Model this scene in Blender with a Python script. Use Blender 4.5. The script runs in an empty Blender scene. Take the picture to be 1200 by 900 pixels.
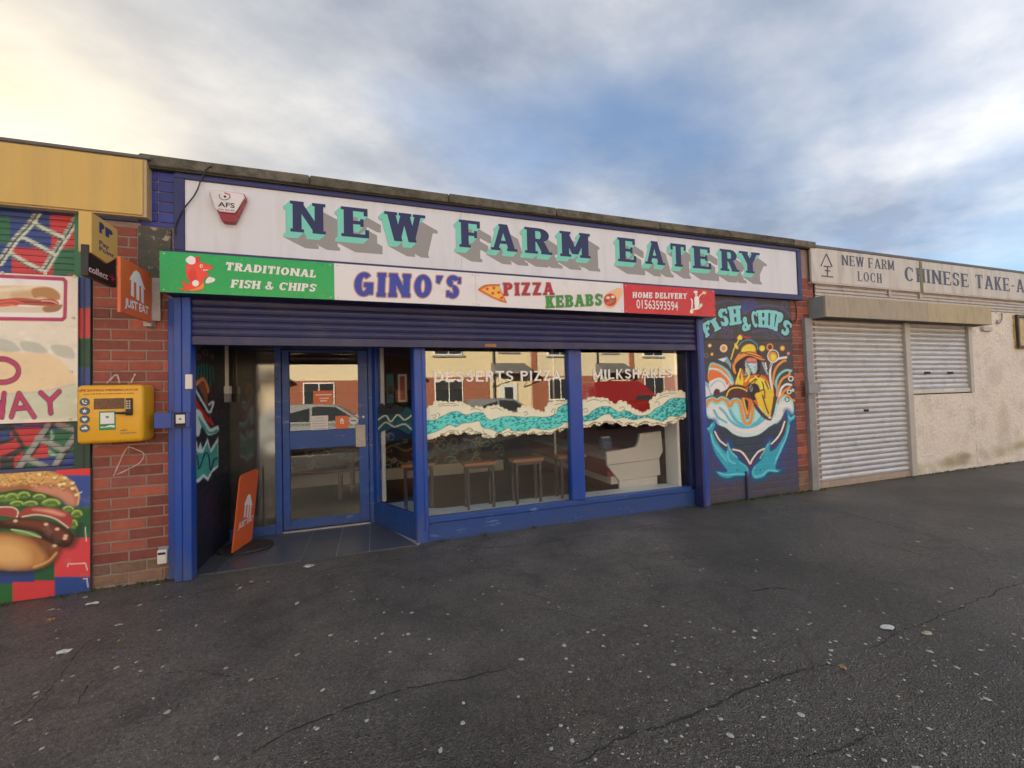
import bpy, bmesh, math, random
import numpy as np
from mathutils import Vector, Matrix
random.seed(7); np.random.seed(7)
PI = math.pi; RAD = math.radians
scene = bpy.context.scene
COL = scene.collection

# ------------------------------------------------------------------ camera, sky, sun, exposure
CAM = np.array([0.0, -4.2, 1.449]); YAW, PITCH, ROLL, FPX = RAD(18.55), RAD(1.635), RAD(1.57), 479.7
cf = np.array([math.sin(YAW)*math.cos(PITCH), math.cos(YAW)*math.cos(PITCH), math.sin(PITCH)])
cr0 = np.array([math.cos(YAW), -math.sin(YAW), 0.0]); cd0 = np.cross(cf, cr0)
cr = math.cos(ROLL)*cr0 + math.sin(ROLL)*cd0; cd = -math.sin(ROLL)*cr0 + math.cos(ROLL)*cd0
cam_data = bpy.data.cameras.new('camera'); cam = bpy.data.objects.new('camera', cam_data); COL.objects.link(cam)
cam.matrix_world = Matrix(((cr[0], -cd[0], -cf[0], CAM[0]), (cr[1], -cd[1], -cf[1], CAM[1]), (cr[2], -cd[2], -cf[2], CAM[2]), (0, 0, 0, 1)))
cam_data.sensor_fit = 'HORIZONTAL'; cam_data.sensor_width = 36.0; cam_data.lens = FPX/1200*36.0
cam_data.clip_start = 0.05; cam_data.clip_end = 1500
scene.camera = cam

SUN_AZ, SUN_EL = RAD(-43), RAD(12)          # azimuth from +Y towards +X
sund = Vector((math.sin(SUN_AZ)*math.cos(SUN_EL), math.cos(SUN_AZ)*math.cos(SUN_EL), math.sin(SUN_EL)))
world = bpy.data.worlds.new('World'); scene.world = world; world.use_nodes = True
wt = world.node_tree; wt.nodes.clear()
def WN(t, **k):
    n = wt.nodes.new(t)
    for a, b in k.items(): setattr(n, a, b)
    return n
def wl(a, b): wt.links.new(a, b)
def wmath(op, a, b=None, clamp=False):
    n = WN('ShaderNodeMath', operation=op, use_clamp=clamp)
    for i, v in enumerate((a, b)):
        if v is None: continue
        if isinstance(v, (int, float)): n.inputs[i].default_value = v
        else: wl(v, n.inputs[i])
    return n.outputs[0]
def wramp(fac, stops):
    n = WN('ShaderNodeValToRGB'); e = n.color_ramp.elements
    while len(e) < len(stops): e.new(0.5)
    for el, (p, c) in zip(e, stops): el.position = p; el.color = (c if len(c) == 4 else (*c, 1)) if not isinstance(c, float) else (c, c, c, 1)
    wl(fac, n.inputs[0]); return n.outputs[0]
def wmix(fac, a, b):
    n = WN('ShaderNodeMix', data_type='RGBA')
    if isinstance(fac, float): n.inputs[0].default_value = fac
    else: wl(fac, n.inputs[0])
    for i, v in ((6, a), (7, b)):
        if isinstance(v, tuple): n.inputs[i].default_value = (*v, 1)
        else: wl(v, n.inputs[i])
    return n.outputs[2]
sky = WN('ShaderNodeTexSky', sky_type='NISHITA'); sky.sun_disc = False
sky.sun_elevation = SUN_EL; sky.sun_rotation = SUN_AZ; sky.air_density = 1.0; sky.dust_density = 1.0; sky.ozone_density = 1.3
tc = WN('ShaderNodeTexCoord'); gen = tc.outputs['Generated']
sep = WN('ShaderNodeSeparateXYZ'); wl(gen, sep.inputs[0])
zz = wmath('ADD', wmath('MAXIMUM', sep.outputs[2], 0.0), 0.16)
comb = WN('ShaderNodeCombineXYZ'); wl(wmath('DIVIDE', sep.outputs[0], zz), comb.inputs[0]); wl(wmath('DIVIDE', sep.outputs[1], zz), comb.inputs[1])
mp = WN('ShaderNodeMapping'); wl(comb.outputs[0], mp.inputs[0]); mp.inputs['Rotation'].default_value = (0, 0, RAD(-38)); mp.inputs['Scale'].default_value = (0.75, 1.0, 1); mp.inputs['Location'].default_value = (3.1, 1.7, 0)
n1 = WN('ShaderNodeTexNoise'); n1.inputs['Scale'].default_value = 0.7; n1.inputs['Detail'].default_value = 9; n1.inputs['Roughness'].default_value = 0.48; n1.inputs['Distortion'].default_value = 0.25; wl(mp.outputs[0], n1.inputs[0])
n2 = WN('ShaderNodeTexNoise'); n2.inputs['Scale'].default_value = 1.6; n2.inputs['Detail'].default_value = 10; n2.inputs['Roughness'].default_value = 0.56; wl(mp.outputs[0], n2.inputs[0])
# how far a direction is from the sun
dt = WN('ShaderNodeVectorMath', operation='DOT_PRODUCT'); wl(gen, dt.inputs[0]); dt.inputs[1].default_value = sund
sunf = wmath('MAXIMUM', dt.outputs['Value'], 0.0)
# cloud cover thins out to the east (to the right)
east = wmath('MULTIPLY', wmath('DIVIDE', sep.outputs[0], zz), 0.10)
cov = wmath('ADD', wmath('SUBTRACT', n1.outputs[0], east), 0.18)
cmask = wramp(cov, [(0.40, 0.0), (0.60, 1.0)])
SKYK = 1.0
clouds = wramp(n2.outputs[0], [(0.36, (0.46, 0.54, 0.70)), (0.5, (0.78, 0.84, 0.95)), (0.66, (1.30, 1.28, 1.26))])
anti = wmath('MAXIMUM', wmath('MULTIPLY', dt.outputs['Value'], -1.0), 0.0)          # brightness added to clouds opposite the sun, mostly unseen, to lift the shaded facade
cloud_boost = WN('ShaderNodeVectorMath', operation='SCALE'); wl(clouds, cloud_boost.inputs[0]); wl(wmath('ADD', wmath('MULTIPLY', anti, 1.2), 1.0), cloud_boost.inputs['Scale']); clouds = cloud_boost.outputs[0]
warm = wmath('POWER', sunf, 5.0)
clouds = wmix(wmath('MULTIPLY', warm, 0.5, True), clouds, (1.4, 1.2, 0.88))
skyc = wmix(1.0, (0, 0, 0), sky.outputs[0])
skyb = WN('ShaderNodeVectorMath', operation='MULTIPLY'); wl(sky.outputs[0], skyb.inputs[0]); skyb.inputs[1].default_value = (0.30, 0.335, 0.39)
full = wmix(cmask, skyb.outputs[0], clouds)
glow = WN('ShaderNodeVectorMath', operation='SCALE'); glow.inputs[0].default_value = (1.9, 1.3, 0.40); wl(wmath('POWER', sunf, 24.0), glow.inputs['Scale'])
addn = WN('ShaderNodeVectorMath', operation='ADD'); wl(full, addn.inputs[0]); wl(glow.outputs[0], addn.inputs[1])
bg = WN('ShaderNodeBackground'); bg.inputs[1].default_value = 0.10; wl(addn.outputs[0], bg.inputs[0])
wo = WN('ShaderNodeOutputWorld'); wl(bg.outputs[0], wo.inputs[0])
sun_data = bpy.data.lights.new('sun', 'SUN'); sun_data.energy = 4.2; sun_data.angle = RAD(0.5); sun_data.color = (1.0, 0.87, 0.68)
sun = bpy.data.objects.new('sun', sun_data); COL.objects.link(sun); sun.rotation_euler = (-sund).to_track_quat('-Z', 'Y').to_euler()
scene.view_settings.view_transform = 'Standard'; scene.view_settings.look = 'None'; scene.view_settings.gamma = 1.0
scene.view_settings.exposure = 2.85
scene.cycles.max_bounces = 8; scene.cycles.transparent_max_bounces = 24

# ------------------------------------------------------------------ measuring: a pixel of the 1200x900 photograph onto a real plane
def ray(x, y): return cr*((x-600)/FPX) + cd*((y-450)/FPX) + cf
def pY(x, y, Y=0.0): r = ray(x, y); return CAM + r*((Y-CAM[1])/r[1])
def pZ(x, y, Z=0.0): r = ray(x, y); return CAM + r*((Z-CAM[2])/r[2])
def pX(x, y, X=0.0): r = ray(x, y); return CAM + r*((X-CAM[0])/r[0])
def proj(P):
    d = np.asarray(P)-CAM; w = d@cf
    return 600+FPX*(d@cr)/w, 450+FPX*(d@cd)/w

# ------------------------------------------------------------------ materials
def lin(c):
    c = [v/255 for v in c]
    return tuple((v/12.92 if v <= 0.04045 else ((v+0.055)/1.055)**2.4) for v in c)
MATS = {}
def mat(name, col, rough=0.6, var=0.12, scale=6.0, bump=0.0, bscale=80.0, metal=0.0, rnd=0.0, hue=None, spec=0.5, dirt=None, dscale=3.0, damt=0.5, dlo=0.5, dhi=0.68, low=None, attr=False, stretch=(1, 1, 1), coat=0.0):
    """Principled paint, brick, metal ... with noise in its colour, gloss and relief. col is linear."""
    if name in MATS: return MATS[name]
    m = bpy.data.materials.new(name); m.use_nodes = True; t = m.node_tree; N = t.nodes; L = t.links
    b = N['Principled BSDF']; b.inputs['Roughness'].default_value = rough; b.inputs['Metallic'].default_value = metal
    b.inputs['Specular IOR Level'].default_value = spec; b.inputs['Coat Weight'].default_value = coat
    g = N.new('ShaderNodeNewGeometry'); mpn = N.new('ShaderNodeMapping'); L.new(g.outputs['Position'], mpn.inputs[0]); mpn.inputs['Scale'].default_value = stretch
    def noise(s, d=5, r=0.6):
        n = N.new('ShaderNodeTexNoise'); n.inputs['Scale'].default_value = s; n.inputs['Detail'].default_value = d; n.inputs['Roughness'].default_value = r; L.new(mpn.outputs[0], n.inputs[0]); return n.outputs[0]
    def mth(op, a, bb, cl=False):
        n = N.new('ShaderNodeMath'); n.operation = op; n.use_clamp = cl
        for i, v in enumerate((a, bb)):
            if isinstance(v, (int, float)): n.inputs[i].default_value = v
            else: L.new(v, n.inputs[i])
        return n.outputs[0]
    if attr:
        a = N.new('ShaderNodeAttribute'); a.attribute_name = 'paint'; base = a.outputs['Color']
    else:
        a = N.new('ShaderNodeRGB'); a.outputs[0].default_value = (*col, 1); base = a.outputs[0]
    f = mth('ADD', mth('MULTIPLY', mth('SUBTRACT', noise(scale), 0.5), 3.2*var), 1.0)
    if rnd or hue:
        oi = N.new('ShaderNodeObjectInfo')
        f = mth('MULTIPLY', f, mth('ADD', mth('MULTIPLY', mth('SUBTRACT', oi.outputs['Random'], 0.5), 2*rnd), 1.0))
    if hue:
        mx = N.new('ShaderNodeMix'); mx.data_type = 'RGBA'; L.new(mth('FRACT', mth('MULTIPLY', oi.outputs['Random'], 7.31), 0), mx.inputs[0]); L.new(base, mx.inputs[6]); mx.inputs[7].default_value = (*hue, 1); base = mx.outputs[2]
    vm = N.new('ShaderNodeVectorMath'); vm.operation = 'SCALE'; L.new(base, vm.inputs[0]); L.new(f, vm.inputs['Scale']); out = vm.outputs[0]
    if dirt:
        r = N.new('ShaderNodeMapRange'); r.inputs[1].default_value = dlo; r.inputs[2].default_value = dhi; r.inputs[4].default_value = damt; L.new(noise(dscale, 8, 0.68), r.inputs[0])
        mx = N.new('ShaderNodeMix'); mx.data_type = 'RGBA'; L.new(r.outputs[0], mx.inputs[0]); L.new(out, mx.inputs[6]); mx.inputs[7].default_value = (*dirt, 1); out = mx.outputs[2]
    if low:                                          # road splash dried on near the ground, ragged upper edge
        sz = N.new('ShaderNodeSeparateXYZ'); L.new(g.outputs['Position'], sz.inputs[0])
        r = N.new('ShaderNodeMapRange'); r.inputs[1].default_value = 0.34; r.inputs[2].default_value = 0.0; r.inputs[4].default_value = 0.45
        L.new(mth('ADD', sz.outputs[2], mth('MULTIPLY', mth('SUBTRACT', noise(9, 8, 0.7), 0.5), 1.1)), r.inputs[0])
        mx = N.new('ShaderNodeMix'); mx.data_type = 'RGBA'; L.new(r.outputs[0], mx.inputs[0]); L.new(out, mx.inputs[6]); mx.inputs[7].default_value = (*low, 1); out = mx.outputs[2]
    L.new(out, b.inputs['Base Color'])
    rr = mth('ADD', mth('MULTIPLY', mth('SUBTRACT', noise(scale*2.3), 0.5), 0.3), rough, True); L.new(rr, b.inputs['Roughness'])
    if bump:
        bn = N.new('ShaderNodeBump'); bn.inputs['Strength'].default_value = min(1.0, bump); bn.inputs['Distance'].default_value = 0.004*max(1, bump); L.new(noise(bscale, 4, 0.65), bn.inputs['Height']); L.new(bn.outputs[0], b.inputs['Normal'])
    MATS[name] = m; return m
def glass_mat(name, refl, tint=(0.9, 0.93, 0.92), rough=0.0, body=None, bodyamt=0.0):
    m = bpy.data.materials.new(name); m.use_nodes = True; t = m.node_tree; N = t.nodes; L = t.links; N.clear()
    tr = N.new('ShaderNodeBsdfTransparent'); tr.inputs[0].default_value = (*tint, 1)
    gl = N.new('ShaderNodeBsdfGlossy'); gl.inputs[0].default_value = (0.96, 0.96, 0.94, 1); gl.inputs['Roughness'].default_value = rough
    fr = N.new('ShaderNodeLayerWeight'); fr.inputs[0].default_value = 0.5
    pw = N.new('ShaderNodeMath'); pw.operation = 'POWER'; L.new(fr.outputs['Facing'], pw.inputs[0]); pw.inputs[1].default_value = 4.0
    ad = N.new('ShaderNodeMath'); ad.operation = 'MULTIPLY_ADD'; ad.use_clamp = True; L.new(pw.outputs[0], ad.inputs[0]); ad.inputs[1].default_value = 0.8; ad.inputs[2].default_value = refl
    g = N.new('ShaderNodeNewGeometry'); no = N.new('ShaderNodeTexNoise'); no.inputs['Scale'].default_value = 1.3; L.new(g.outputs['Position'], no.inputs[0])
    bn = N.new('ShaderNodeBump'); bn.inputs['Strength'].default_value = 0.03; bn.inputs['Distance'].default_value = 0.01; L.new(no.outputs[0], bn.inputs['Height']); L.new(bn.outputs[0], gl.inputs['Normal'])
    base = tr.outputs[0]
    if body:
        df = N.new('ShaderNodeBsdfDiffuse'); n2 = N.new('ShaderNodeTexNoise'); n2.inputs['Scale'].default_value = 2.2; n2.inputs['Detail'].default_value = 6; L.new(g.outputs['Position'], n2.inputs[0])
        rp = N.new('ShaderNodeValToRGB'); rp.color_ramp.elements[0].position = 0.35; rp.color_ramp.elements[0].color = (*[c*0.55 for c in body], 1); rp.color_ramp.elements[1].position = 0.7; rp.color_ramp.elements[1].color = (*body, 1); L.new(n2.outputs[0], rp.inputs[0]); L.new(rp.outputs[0], df.inputs[0])
        mb = N.new('ShaderNodeMixShader'); mb.inputs[0].default_value = bodyamt; L.new(base, mb.inputs[1]); L.new(df.outputs[0], mb.inputs[2]); base = mb.outputs[0]
    mx = N.new('ShaderNodeMixShader'); L.new(ad.outputs[0], mx.inputs[0]); L.new(base, mx.inputs[1]); L.new(gl.outputs[0], mx.inputs[2])
    o = N.new('ShaderNodeOutputMaterial'); L.new(mx.outputs[0], o.inputs[0]); MATS[name] = m; return m

# ------------------------------------------------------------------ object helpers
WM = {}
def thing(name, label, cat, loc=(0, 0, 0), group=None, kind=None):
    o = bpy.data.objects.new(name, None); COL.objects.link(o); o.location = loc; o.empty_display_size = 0.1
    WM[o.name] = Matrix.Translation(loc)
    tag(o, label, cat, group, kind); return o
def tag(o, label=None, cat=None, group=None, kind=None):
    if label: o['label'] = label
    if cat: o['category'] = cat
    if group: o['group'] = group
    if kind: o['kind'] = kind
    return o
def place(name, me, m, parent=None, M=None, label=None):
    """link a mesh; its world matrix is M (identity: built in world coordinates)"""
    if m is not None and not me.materials:
        for q in (m if isinstance(m, (list, tuple)) else [m]): me.materials.append(q)
    o = bpy.data.objects.new(name, me); COL.objects.link(o); M = M or Matrix.Identity(4)
    o.matrix_basis = M
    if parent is not None:
        o.parent = parent; o.matrix_parent_inverse = WM[parent.name].inverted()
    WM[o.name] = M
    if label: o['label'] = label
    return o
def copy_tree(o, delta, parent=None, label=None):
    """copy a thing with its parts, moved by the matrix delta (in world space)"""
    c = o.copy(); COL.objects.link(c)
    M = delta @ WM[o.name]; WM[c.name] = M
    if parent is not None:
        c.parent = parent; c.matrix_parent_inverse = WM[parent.name].inverted()
    c.matrix_basis = M
    if label: c['label'] = label
    for ch in [x for x in KIDS.get(o.name, [])]: copy_tree(ch, delta, c)
    return c
KIDS = {}
_place = place
def place(name, me, m, parent=None, M=None, label=None):
    o = _place(name, me, m, parent, M, label)
    if parent is not None: KIDS.setdefault(parent.name, []).append(o)
    return o

class MB:
    def __init__(s): s.bm = bmesh.new(); s.mi = 0
    def _f(s, vs):
        try:
            f = s.bm.faces.new(vs); f.material_index = s.mi; return f
        except ValueError: return None
    def box(s, x0, x1, y0, y1, z0, z1, bev=0.0, seg=1):
        x0, x1 = sorted((x0, x1)); y0, y1 = sorted((y0, y1)); z0, z1 = sorted((z0, z1))
        v = [s.bm.verts.new(p) for p in ((x0, y0, z0), (x1, y0, z0), (x1, y1, z0), (x0, y1, z0), (x0, y0, z1), (x1, y0, z1), (x1, y1, z1), (x0, y1, z1))]
        fs = [s._f([v[i] for i in q]) for q in ((3, 2, 1, 0), (4, 5, 6, 7), (0, 1, 5, 4), (1, 2, 6, 5), (2, 3, 7, 6), (3, 0, 4, 7))]
        if bev > 0:
            es = {e for f in fs for e in f.edges}
            bmesh.ops.bevel(s.bm, geom=list(es), offset=bev, segments=seg, affect='EDGES', profile=0.5)
        return s
    def prism(s, pts, axis, a, b, bev=0.0, seg=1):
        """pts: outline in the two other axes; swept from a to b along axis ('x','y' or 'z')"""
        def mk(p, h): return {'y': (p[0], h, p[1]), 'x': (h, p[0], p[1]), 'z': (p[0], p[1], h)}[axis]
        A = [s.bm.verts.new(mk(p, a)) for p in pts]; B = [s.bm.verts.new(mk(p, b)) for p in pts]; n = len(pts)
        fs = [s._f(A), s._f(B[::-1])] + [s._f([A[i], B[i], B[(i+1) % n], A[(i+1) % n]]) for i in range(n)]
        fs = [f for f in fs if f]
        bmesh.ops.recalc_face_normals(s.bm, faces=fs)
        if bev > 0: bmesh.ops.bevel(s.bm, geom=list({e for f in fs for e in f.edges}), offset=bev, segments=seg, affect='EDGES', profile=0.5)
        return s
    def poly(s, pts3): s._f([s.bm.verts.new(p) for p in pts3]); return s
    def tube(s, path, r, n=8):
        path = [Vector(p) for p in path]; rings = []
        for i, p in enumerate(path):
            d = (path[min(i+1, len(path)-1)]-path[max(i-1, 0)]).normalized()
            u = d.orthogonal().normalized(); 
            if i and abs(u.dot(pu)) < 0.999: u = (pu - d*pu.dot(d)).normalized()
            pu = u; w = d.cross(u); rr = r[i] if isinstance(r, (list, tuple)) else r
            rings.append([s.bm.verts.new(p + (u*math.cos(2*PI*k/n)+w*math.sin(2*PI*k/n))*rr) for k in range(n)])
        for a, b in zip(rings, rings[1:]):
            for k in range(n): s._f([a[k], a[(k+1) % n], b[(k+1) % n], b[k]])
        s._f(rings[0][::-1]); s._f(rings[-1]); return s
    def cyl(s, c, axis, r, h, n=20, r2=None):
        c = Vector(c); a = Vector(axis).normalized(); return s.tube([c-a*h/2, c+a*h/2], [r, r if r2 is None else r2], n)
    def build(s, name, m, parent=None, M=None, label=None, smooth=False):
        me = bpy.data.meshes.new(name); s.bm.to_mesh(me); s.bm.free()
        if smooth: me.polygons.foreach_set('use_smooth', [True]*len(me.polygons))
        return place(name, me, m, parent, M, label)
def mbox(*a, **k): return MB().box(*a, **k)

# ------------------------------------------------------------------ painting by numbers: flat prints and murals as coloured vertices of a fine sheet
def crom(p, closed=True, n=6):
    p = [tuple(map(float, q)) for q in p]; m = len(p)
    if m < 3: return p
    out = []
    for i in range(m if closed else m-1):
        g = lambda k: p[k % m] if closed else p[min(max(k, 0), m-1)]
        a, b, c, d = g(i-1), g(i), g(i+1), g(i+2)
        for j in range(n):
            t = j/n; out.append(tuple(0.5*((2*b[k])+(-a[k]+c[k])*t+(2*a[k]-5*b[k]+4*c[k]-d[k])*t*t+(-a[k]+3*b[k]-3*c[k]+d[k])*t**3) for k in (0, 1)))
    if not closed: out.append(p[-1])
    return out
def segdist(X, Y, P, closed):
    d = np.full(X.shape, 1e9); n = len(P)
    for i in range(n if closed else n-1):
        ax, ay = P[i]; bx, by = P[(i+1) % n]; vx, vy = bx-ax, by-ay; L = vx*vx+vy*vy+1e-12
        t = np.clip(((X-ax)*vx+(Y-ay)*vy)/L, 0, 1); d = np.minimum(d, (X-ax-t*vx)**2+(Y-ay-t*vy)**2)
    return np.sqrt(d)
GAIN = 1.38
class Canvas:
    def __init__(s, f, u0, u1, v0, v1, res, base, px=True):
        nu, nv = max(2, int(round((u1-u0)/res))+1), max(2, int(round((v1-v0)/res))+1)
        s.nu, s.nv = nu, nv; U, V = np.meshgrid(np.linspace(u0, u1, nu), np.linspace(v0, v1, nv))
        s.U, s.V = U.ravel(), V.ravel(); s.f = f; s.P = np.array(f(s.U, s.V)).T.astype(float)
        if px: s.x, s.y = proj(s.P)
        else: s.x, s.y = s.U.copy(), s.V.copy()
        s.c = np.tile(np.array(base, float), (len(s.x), 1)) if base is not None else np.zeros((len(s.x), 3)); s.a = np.ones(len(s.x)) if base is not None else np.zeros(len(s.x))
    def _mix(s, idx, k, col):
        s.c[idx] = s.c[idx]*(1-k[:, None])+np.array(col)*k[:, None]; s.a[idx] = np.maximum(s.a[idx], k)
    def fill(s, pts, col, soft=0.5, smooth=True, op=1.0):
        P = crom(pts) if smooth else pts; A = np.array(P); m = soft+1
        idx = np.where((s.x > A[:, 0].min()-m) & (s.x < A[:, 0].max()+m) & (s.y > A[:, 1].min()-m) & (s.y < A[:, 1].max()+m))[0]
        if not len(idx): return
        X, Y = s.x[idx], s.y[idx]; ins = np.zeros(len(idx), bool); n = len(P)
        for i in range(n):
            ax, ay = P[i]; bx, by = P[(i+1) % n]
            if ay == by: continue
            ins ^= ((ay > Y) != (by > Y)) & (X < (bx-ax)*(Y-ay)/(by-ay)+ax)
        d = segdist(X, Y, P, True); sd = np.where(ins, d, -d); s._mix(idx, np.clip(sd/(2*soft)+0.5, 0, 1)*op, col)
    def stroke(s, pts, w, col, soft=0.35, smooth=True, closed=False, op=1.0):
        P = crom(pts, closed) if smooth else pts; A = np.array(P); m = w/2+soft+0.5
        idx = np.where((s.x > A[:, 0].min()-m) & (s.x < A[:, 0].max()+m) & (s.y > A[:, 1].min()-m) & (s.y < A[:, 1].max()+m))[0]
        if not len(idx): return
        d = segdist(s.x[idx], s.y[idx], P, closed and len(P) > 2); s._mix(idx, np.clip((w/2-d)/(2*soft)+0.5, 0, 1)*op, col)
    def ell(s, cx, cy, rx, ry, col, soft=0.4, op=1.0):
        s.fill([(cx+rx*math.cos(a*PI/6), cy+ry*math.sin(a*PI/6)) for a in range(12)], col, soft, True, op)
    def ring(s, cx, cy, rx, ry, w, col): s.stroke([(cx+rx*math.cos(a*PI/6), cy+ry*math.sin(a*PI/6)) for a in range(12)], w, col, closed=True)
    def build(s, name, m, parent=None, relief=None, normal=(0, -1, 0), mask=False, label=None):
        P = s.P.copy()
        if relief is not None: P += np.outer(relief(s.U, s.V), normal)
        I = np.arange(s.nu*s.nv).reshape(s.nv, s.nu); q = np.stack([I[:-1, :-1], I[:-1, 1:], I[1:, 1:], I[1:, :-1]], -1).reshape(-1, 4)
        nn = np.cross(P[q[0, 1]]-P[q[0, 0]], P[q[0, 3]]-P[q[0, 0]])
        if nn@np.array(normal) < 0: q = q[:, ::-1]
        if mask: q = q[s.a[q].min(1) > 0.5]; 
        c = np.minimum(s.c*GAIN, 0.86)
        if mask:
            used = np.unique(q); re = np.full(len(P), -1); re[used] = np.arange(len(used)); P = P[used]; q = re[q]; c = c[used]
        me = bpy.data.meshes.new(name); me.vertices.add(len(P)); me.vertices.foreach_set('co', P.ravel())
        me.loops.add(len(q)*4); me.loops.foreach_set('vertex_index', q.ravel().astype(np.int32)); me.polygons.add(len(q)); me.polygons.foreach_set('loop_start', np.arange(0, len(q)*4, 4, dtype=np.int32))
        try: me.polygons.foreach_set('loop_total', np.full(len(q), 4, dtype=np.int32))
        except Exception: pass
        me.update(calc_edges=True)
        at = me.attributes.new('paint', 'FLOAT_COLOR', 'POINT'); at.data.foreach_set('color', np.hstack([c, np.ones((len(c), 1))]).ravel().astype(np.float32))
        return place(name, me, m, parent, None, label)

# ------------------------------------------------------------------ lettering: glyphs from stems, bars and bowls
def glyph(c, w, t, p):
    P = []
    def R(x0, y0, x1, y1): P.append([(x0, y0), (x1, y0), (x1, y1), (x0, y1)])
    def D(x0, y0, x1, y1, ww): P.append([(x0, y0), (x0+ww, y0), (x1+ww, y1), (x1, y1)])
    def A(cx, cy, rx, ry, a0, a1, ww, tt, n=14):
        o, i = [], []
        for k in range(n+1):
            a = RAD(a0+(a1-a0)*k/n); o.append((cx+rx*math.cos(a), cy+ry*math.sin(a))); i.append((cx+(rx-ww)*math.cos(a), cy+(ry-tt)*math.sin(a)))
        P.append(o+i[::-1])
    def S(x0, x1, y):
        if p: R(x0-p, 0 if y == 0 else 1-t*0.85, x1+p, t*0.85 if y == 0 else 1)
    def stem(x): R(x, 0, x+w, 1); S(x, x+w, 0); S(x, x+w, 1)
    W = 0.6
    if c == 'I': stem(0); W = w
    elif c in 'EF':
        stem(0); W = 0.58; R(w*.5, 1-t, W, 1); R(w*.5, .5-t/2, W-.1, .5+t/2)
        if c == 'E': R(w*.5, 0, W+.03, t)
        if p:
            R(W-t*.8, 1-t-.14, W, 1); R(W-.1-t*.7, .5-.13, W-.1, .5+.13)
            if c == 'E': R(W+.03-t*.8, 0, W+.03, t+.16)
    elif c == 'L':
        stem(0); W = .55; R(w*.5, 0, W, t)
        if p: R(W-t*.8, 0, W, t+.18)
    elif c == 'N': W = .56+w; stem(0); stem(W-w); D(W-w, 0, 0, 1, w)
    elif c == 'H': W = .44+w; stem(0); stem(W-w); R(w*.5, .5-t/2, W-w*.5, .5+t/2)
    elif c == 'M': W = .62+w; stem(0); stem(W-w); D(W/2-w/2, .12, 0, 1, w*.9); D(W/2-w/2, .12, W-w*.95, 1, w*.9)
    elif c in 'WV':
        W = 1.0 if c == 'W' else .66; k = 2 if c == 'W' else 1; h = (W-w)/k
        for q in range(k): D(h*q+h*.5, 0, h*q, 1, w); D(h*q+h*.5, 0, h*q+h-(0 if q == k-1 else 0), 1, w*(.75 if t < w else 1))
        S(0, w, 1); S(W-w, W, 1)
        if k == 2: S(h, h+w, 1)
    elif c == 'A':
        W = .74; D(0, 0, W/2-w/2, 1, w*(.75 if t < w else 1)); D(W-w, 0, W/2-w/2, 1, w); R(.17, .26, W-.17, .26+t); S(0, w*.8, 0); S(W-w, W, 0)
        if p: R(W/2-w/2-p, 1-t*.8, W/2+w/2, 1)
    elif c == 'Y':
        W = .7; D(W/2-w/2, .42, 0, 1, w); D(W/2-w/2, .42, W-w, 1, w*.9); R(W/2-w/2, 0, W/2+w/2, .46); S(0, w, 1); S(W-w, W, 1); S(W/2-w/2, W/2+w/2, 0)
    elif c == 'T':
        W = .66; R(W/2-w/2, 0, W/2+w/2, 1); R(0, 1-t, W, 1); S(W/2-w/2, W/2+w/2, 0)
        if p: R(0, 1-t-.16, t*.8, 1); R(W-t*.8, 1-t-.16, W, 1)
    elif c == 'Z': W = .6; R(0, 1-t, W, 1); R(0, 0, W, t); D(0, t*.5, W-w*1.1, 1-t*.5, w*1.1)
    elif c == 'K': W = .62; stem(0); D(W-w, 0, w*.7, .58, w); D(w*.6, .38, W-w, 1, w*.8); S(W-w, W, 0); S(W-w, W, 1)
    elif c in 'PRB':
        W = .6; stem(0); A(W-.27, .73, .27, .27, -90, 90, w, t); R(w*.5, 1-t, W-.27, 1); R(w*.5, .46, W-.27, .46+t)
        if c == 'R': D(W-w+.04, 0, W-.36, .48, w); S(W-w+.06, W+.02, 0)
        if c == 'B': A(W-.25, .255, .28, .255, -90, 90, w, t); R(w*.5, 0, W-.25, t)
    elif c == 'D': W = .66; stem(0); A(W-.4, .5, .4, .5, -90, 90, w, t, 20); R(w*.5, 1-t, W-.4, 1); R(w*.5, 0, W-.4, t)
    elif c in 'OCG':
        W = .74; A(.37, .5, .37, .5, *((0, 360) if c == 'O' else (48, 318)), w, t, 26)
        if c == 'G': R(.37, .38, .74, .38+t); R(.74-w, .08, .74, .42)
        if c == 'C' and p: R(.58, .66, .58+t*.9, .92)
    elif c == 'S':
        W = .56; u = (w+t)/2; A(.28, .73+u*.12, .28, .27-u*.12+u*.12, 15, 262, w*.92, t*1.05); A(.28, .27+u*.12, .28, .27+u*.12, 95, -165, w*.92, t*1.05)
        if p: R(.5, .66, .5+t*.7, .95); R(0, .06, t*.7, .34)
    elif c == '&':
        W = .78; A(.32, .78, .2, .22, 0, 360, w*.7, t); A(.3, .28, .3, .28, 60, 330, w*.8, t); D(.72-w, 0, .18, .72, w*.8); A(.4, .3, .34, .26, -60, 20, w*.6, t*.8)
    elif c == 'J': W = .42; R(W-w, .2, W, 1); A(.42-.24, .24, .24, .24, -170, 0, w, t)
    elif c == 'U': W = .62; R(0, .3, w, 1); R(W-w, .3, W, 1); A(.31, .31, .31, .31, 180, 360, w, t)
    elif c == "'": W = w; P.append([(0, .98), (w*1.1, .98), (w*.5, .62), (0, .68)])
    elif c == '-': W = .34; R(0, .4, W, .4+t)
    elif c == '.': W = w; R(0, 0, w, w)
    elif c == ' ': W = .26
    return P, W
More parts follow.
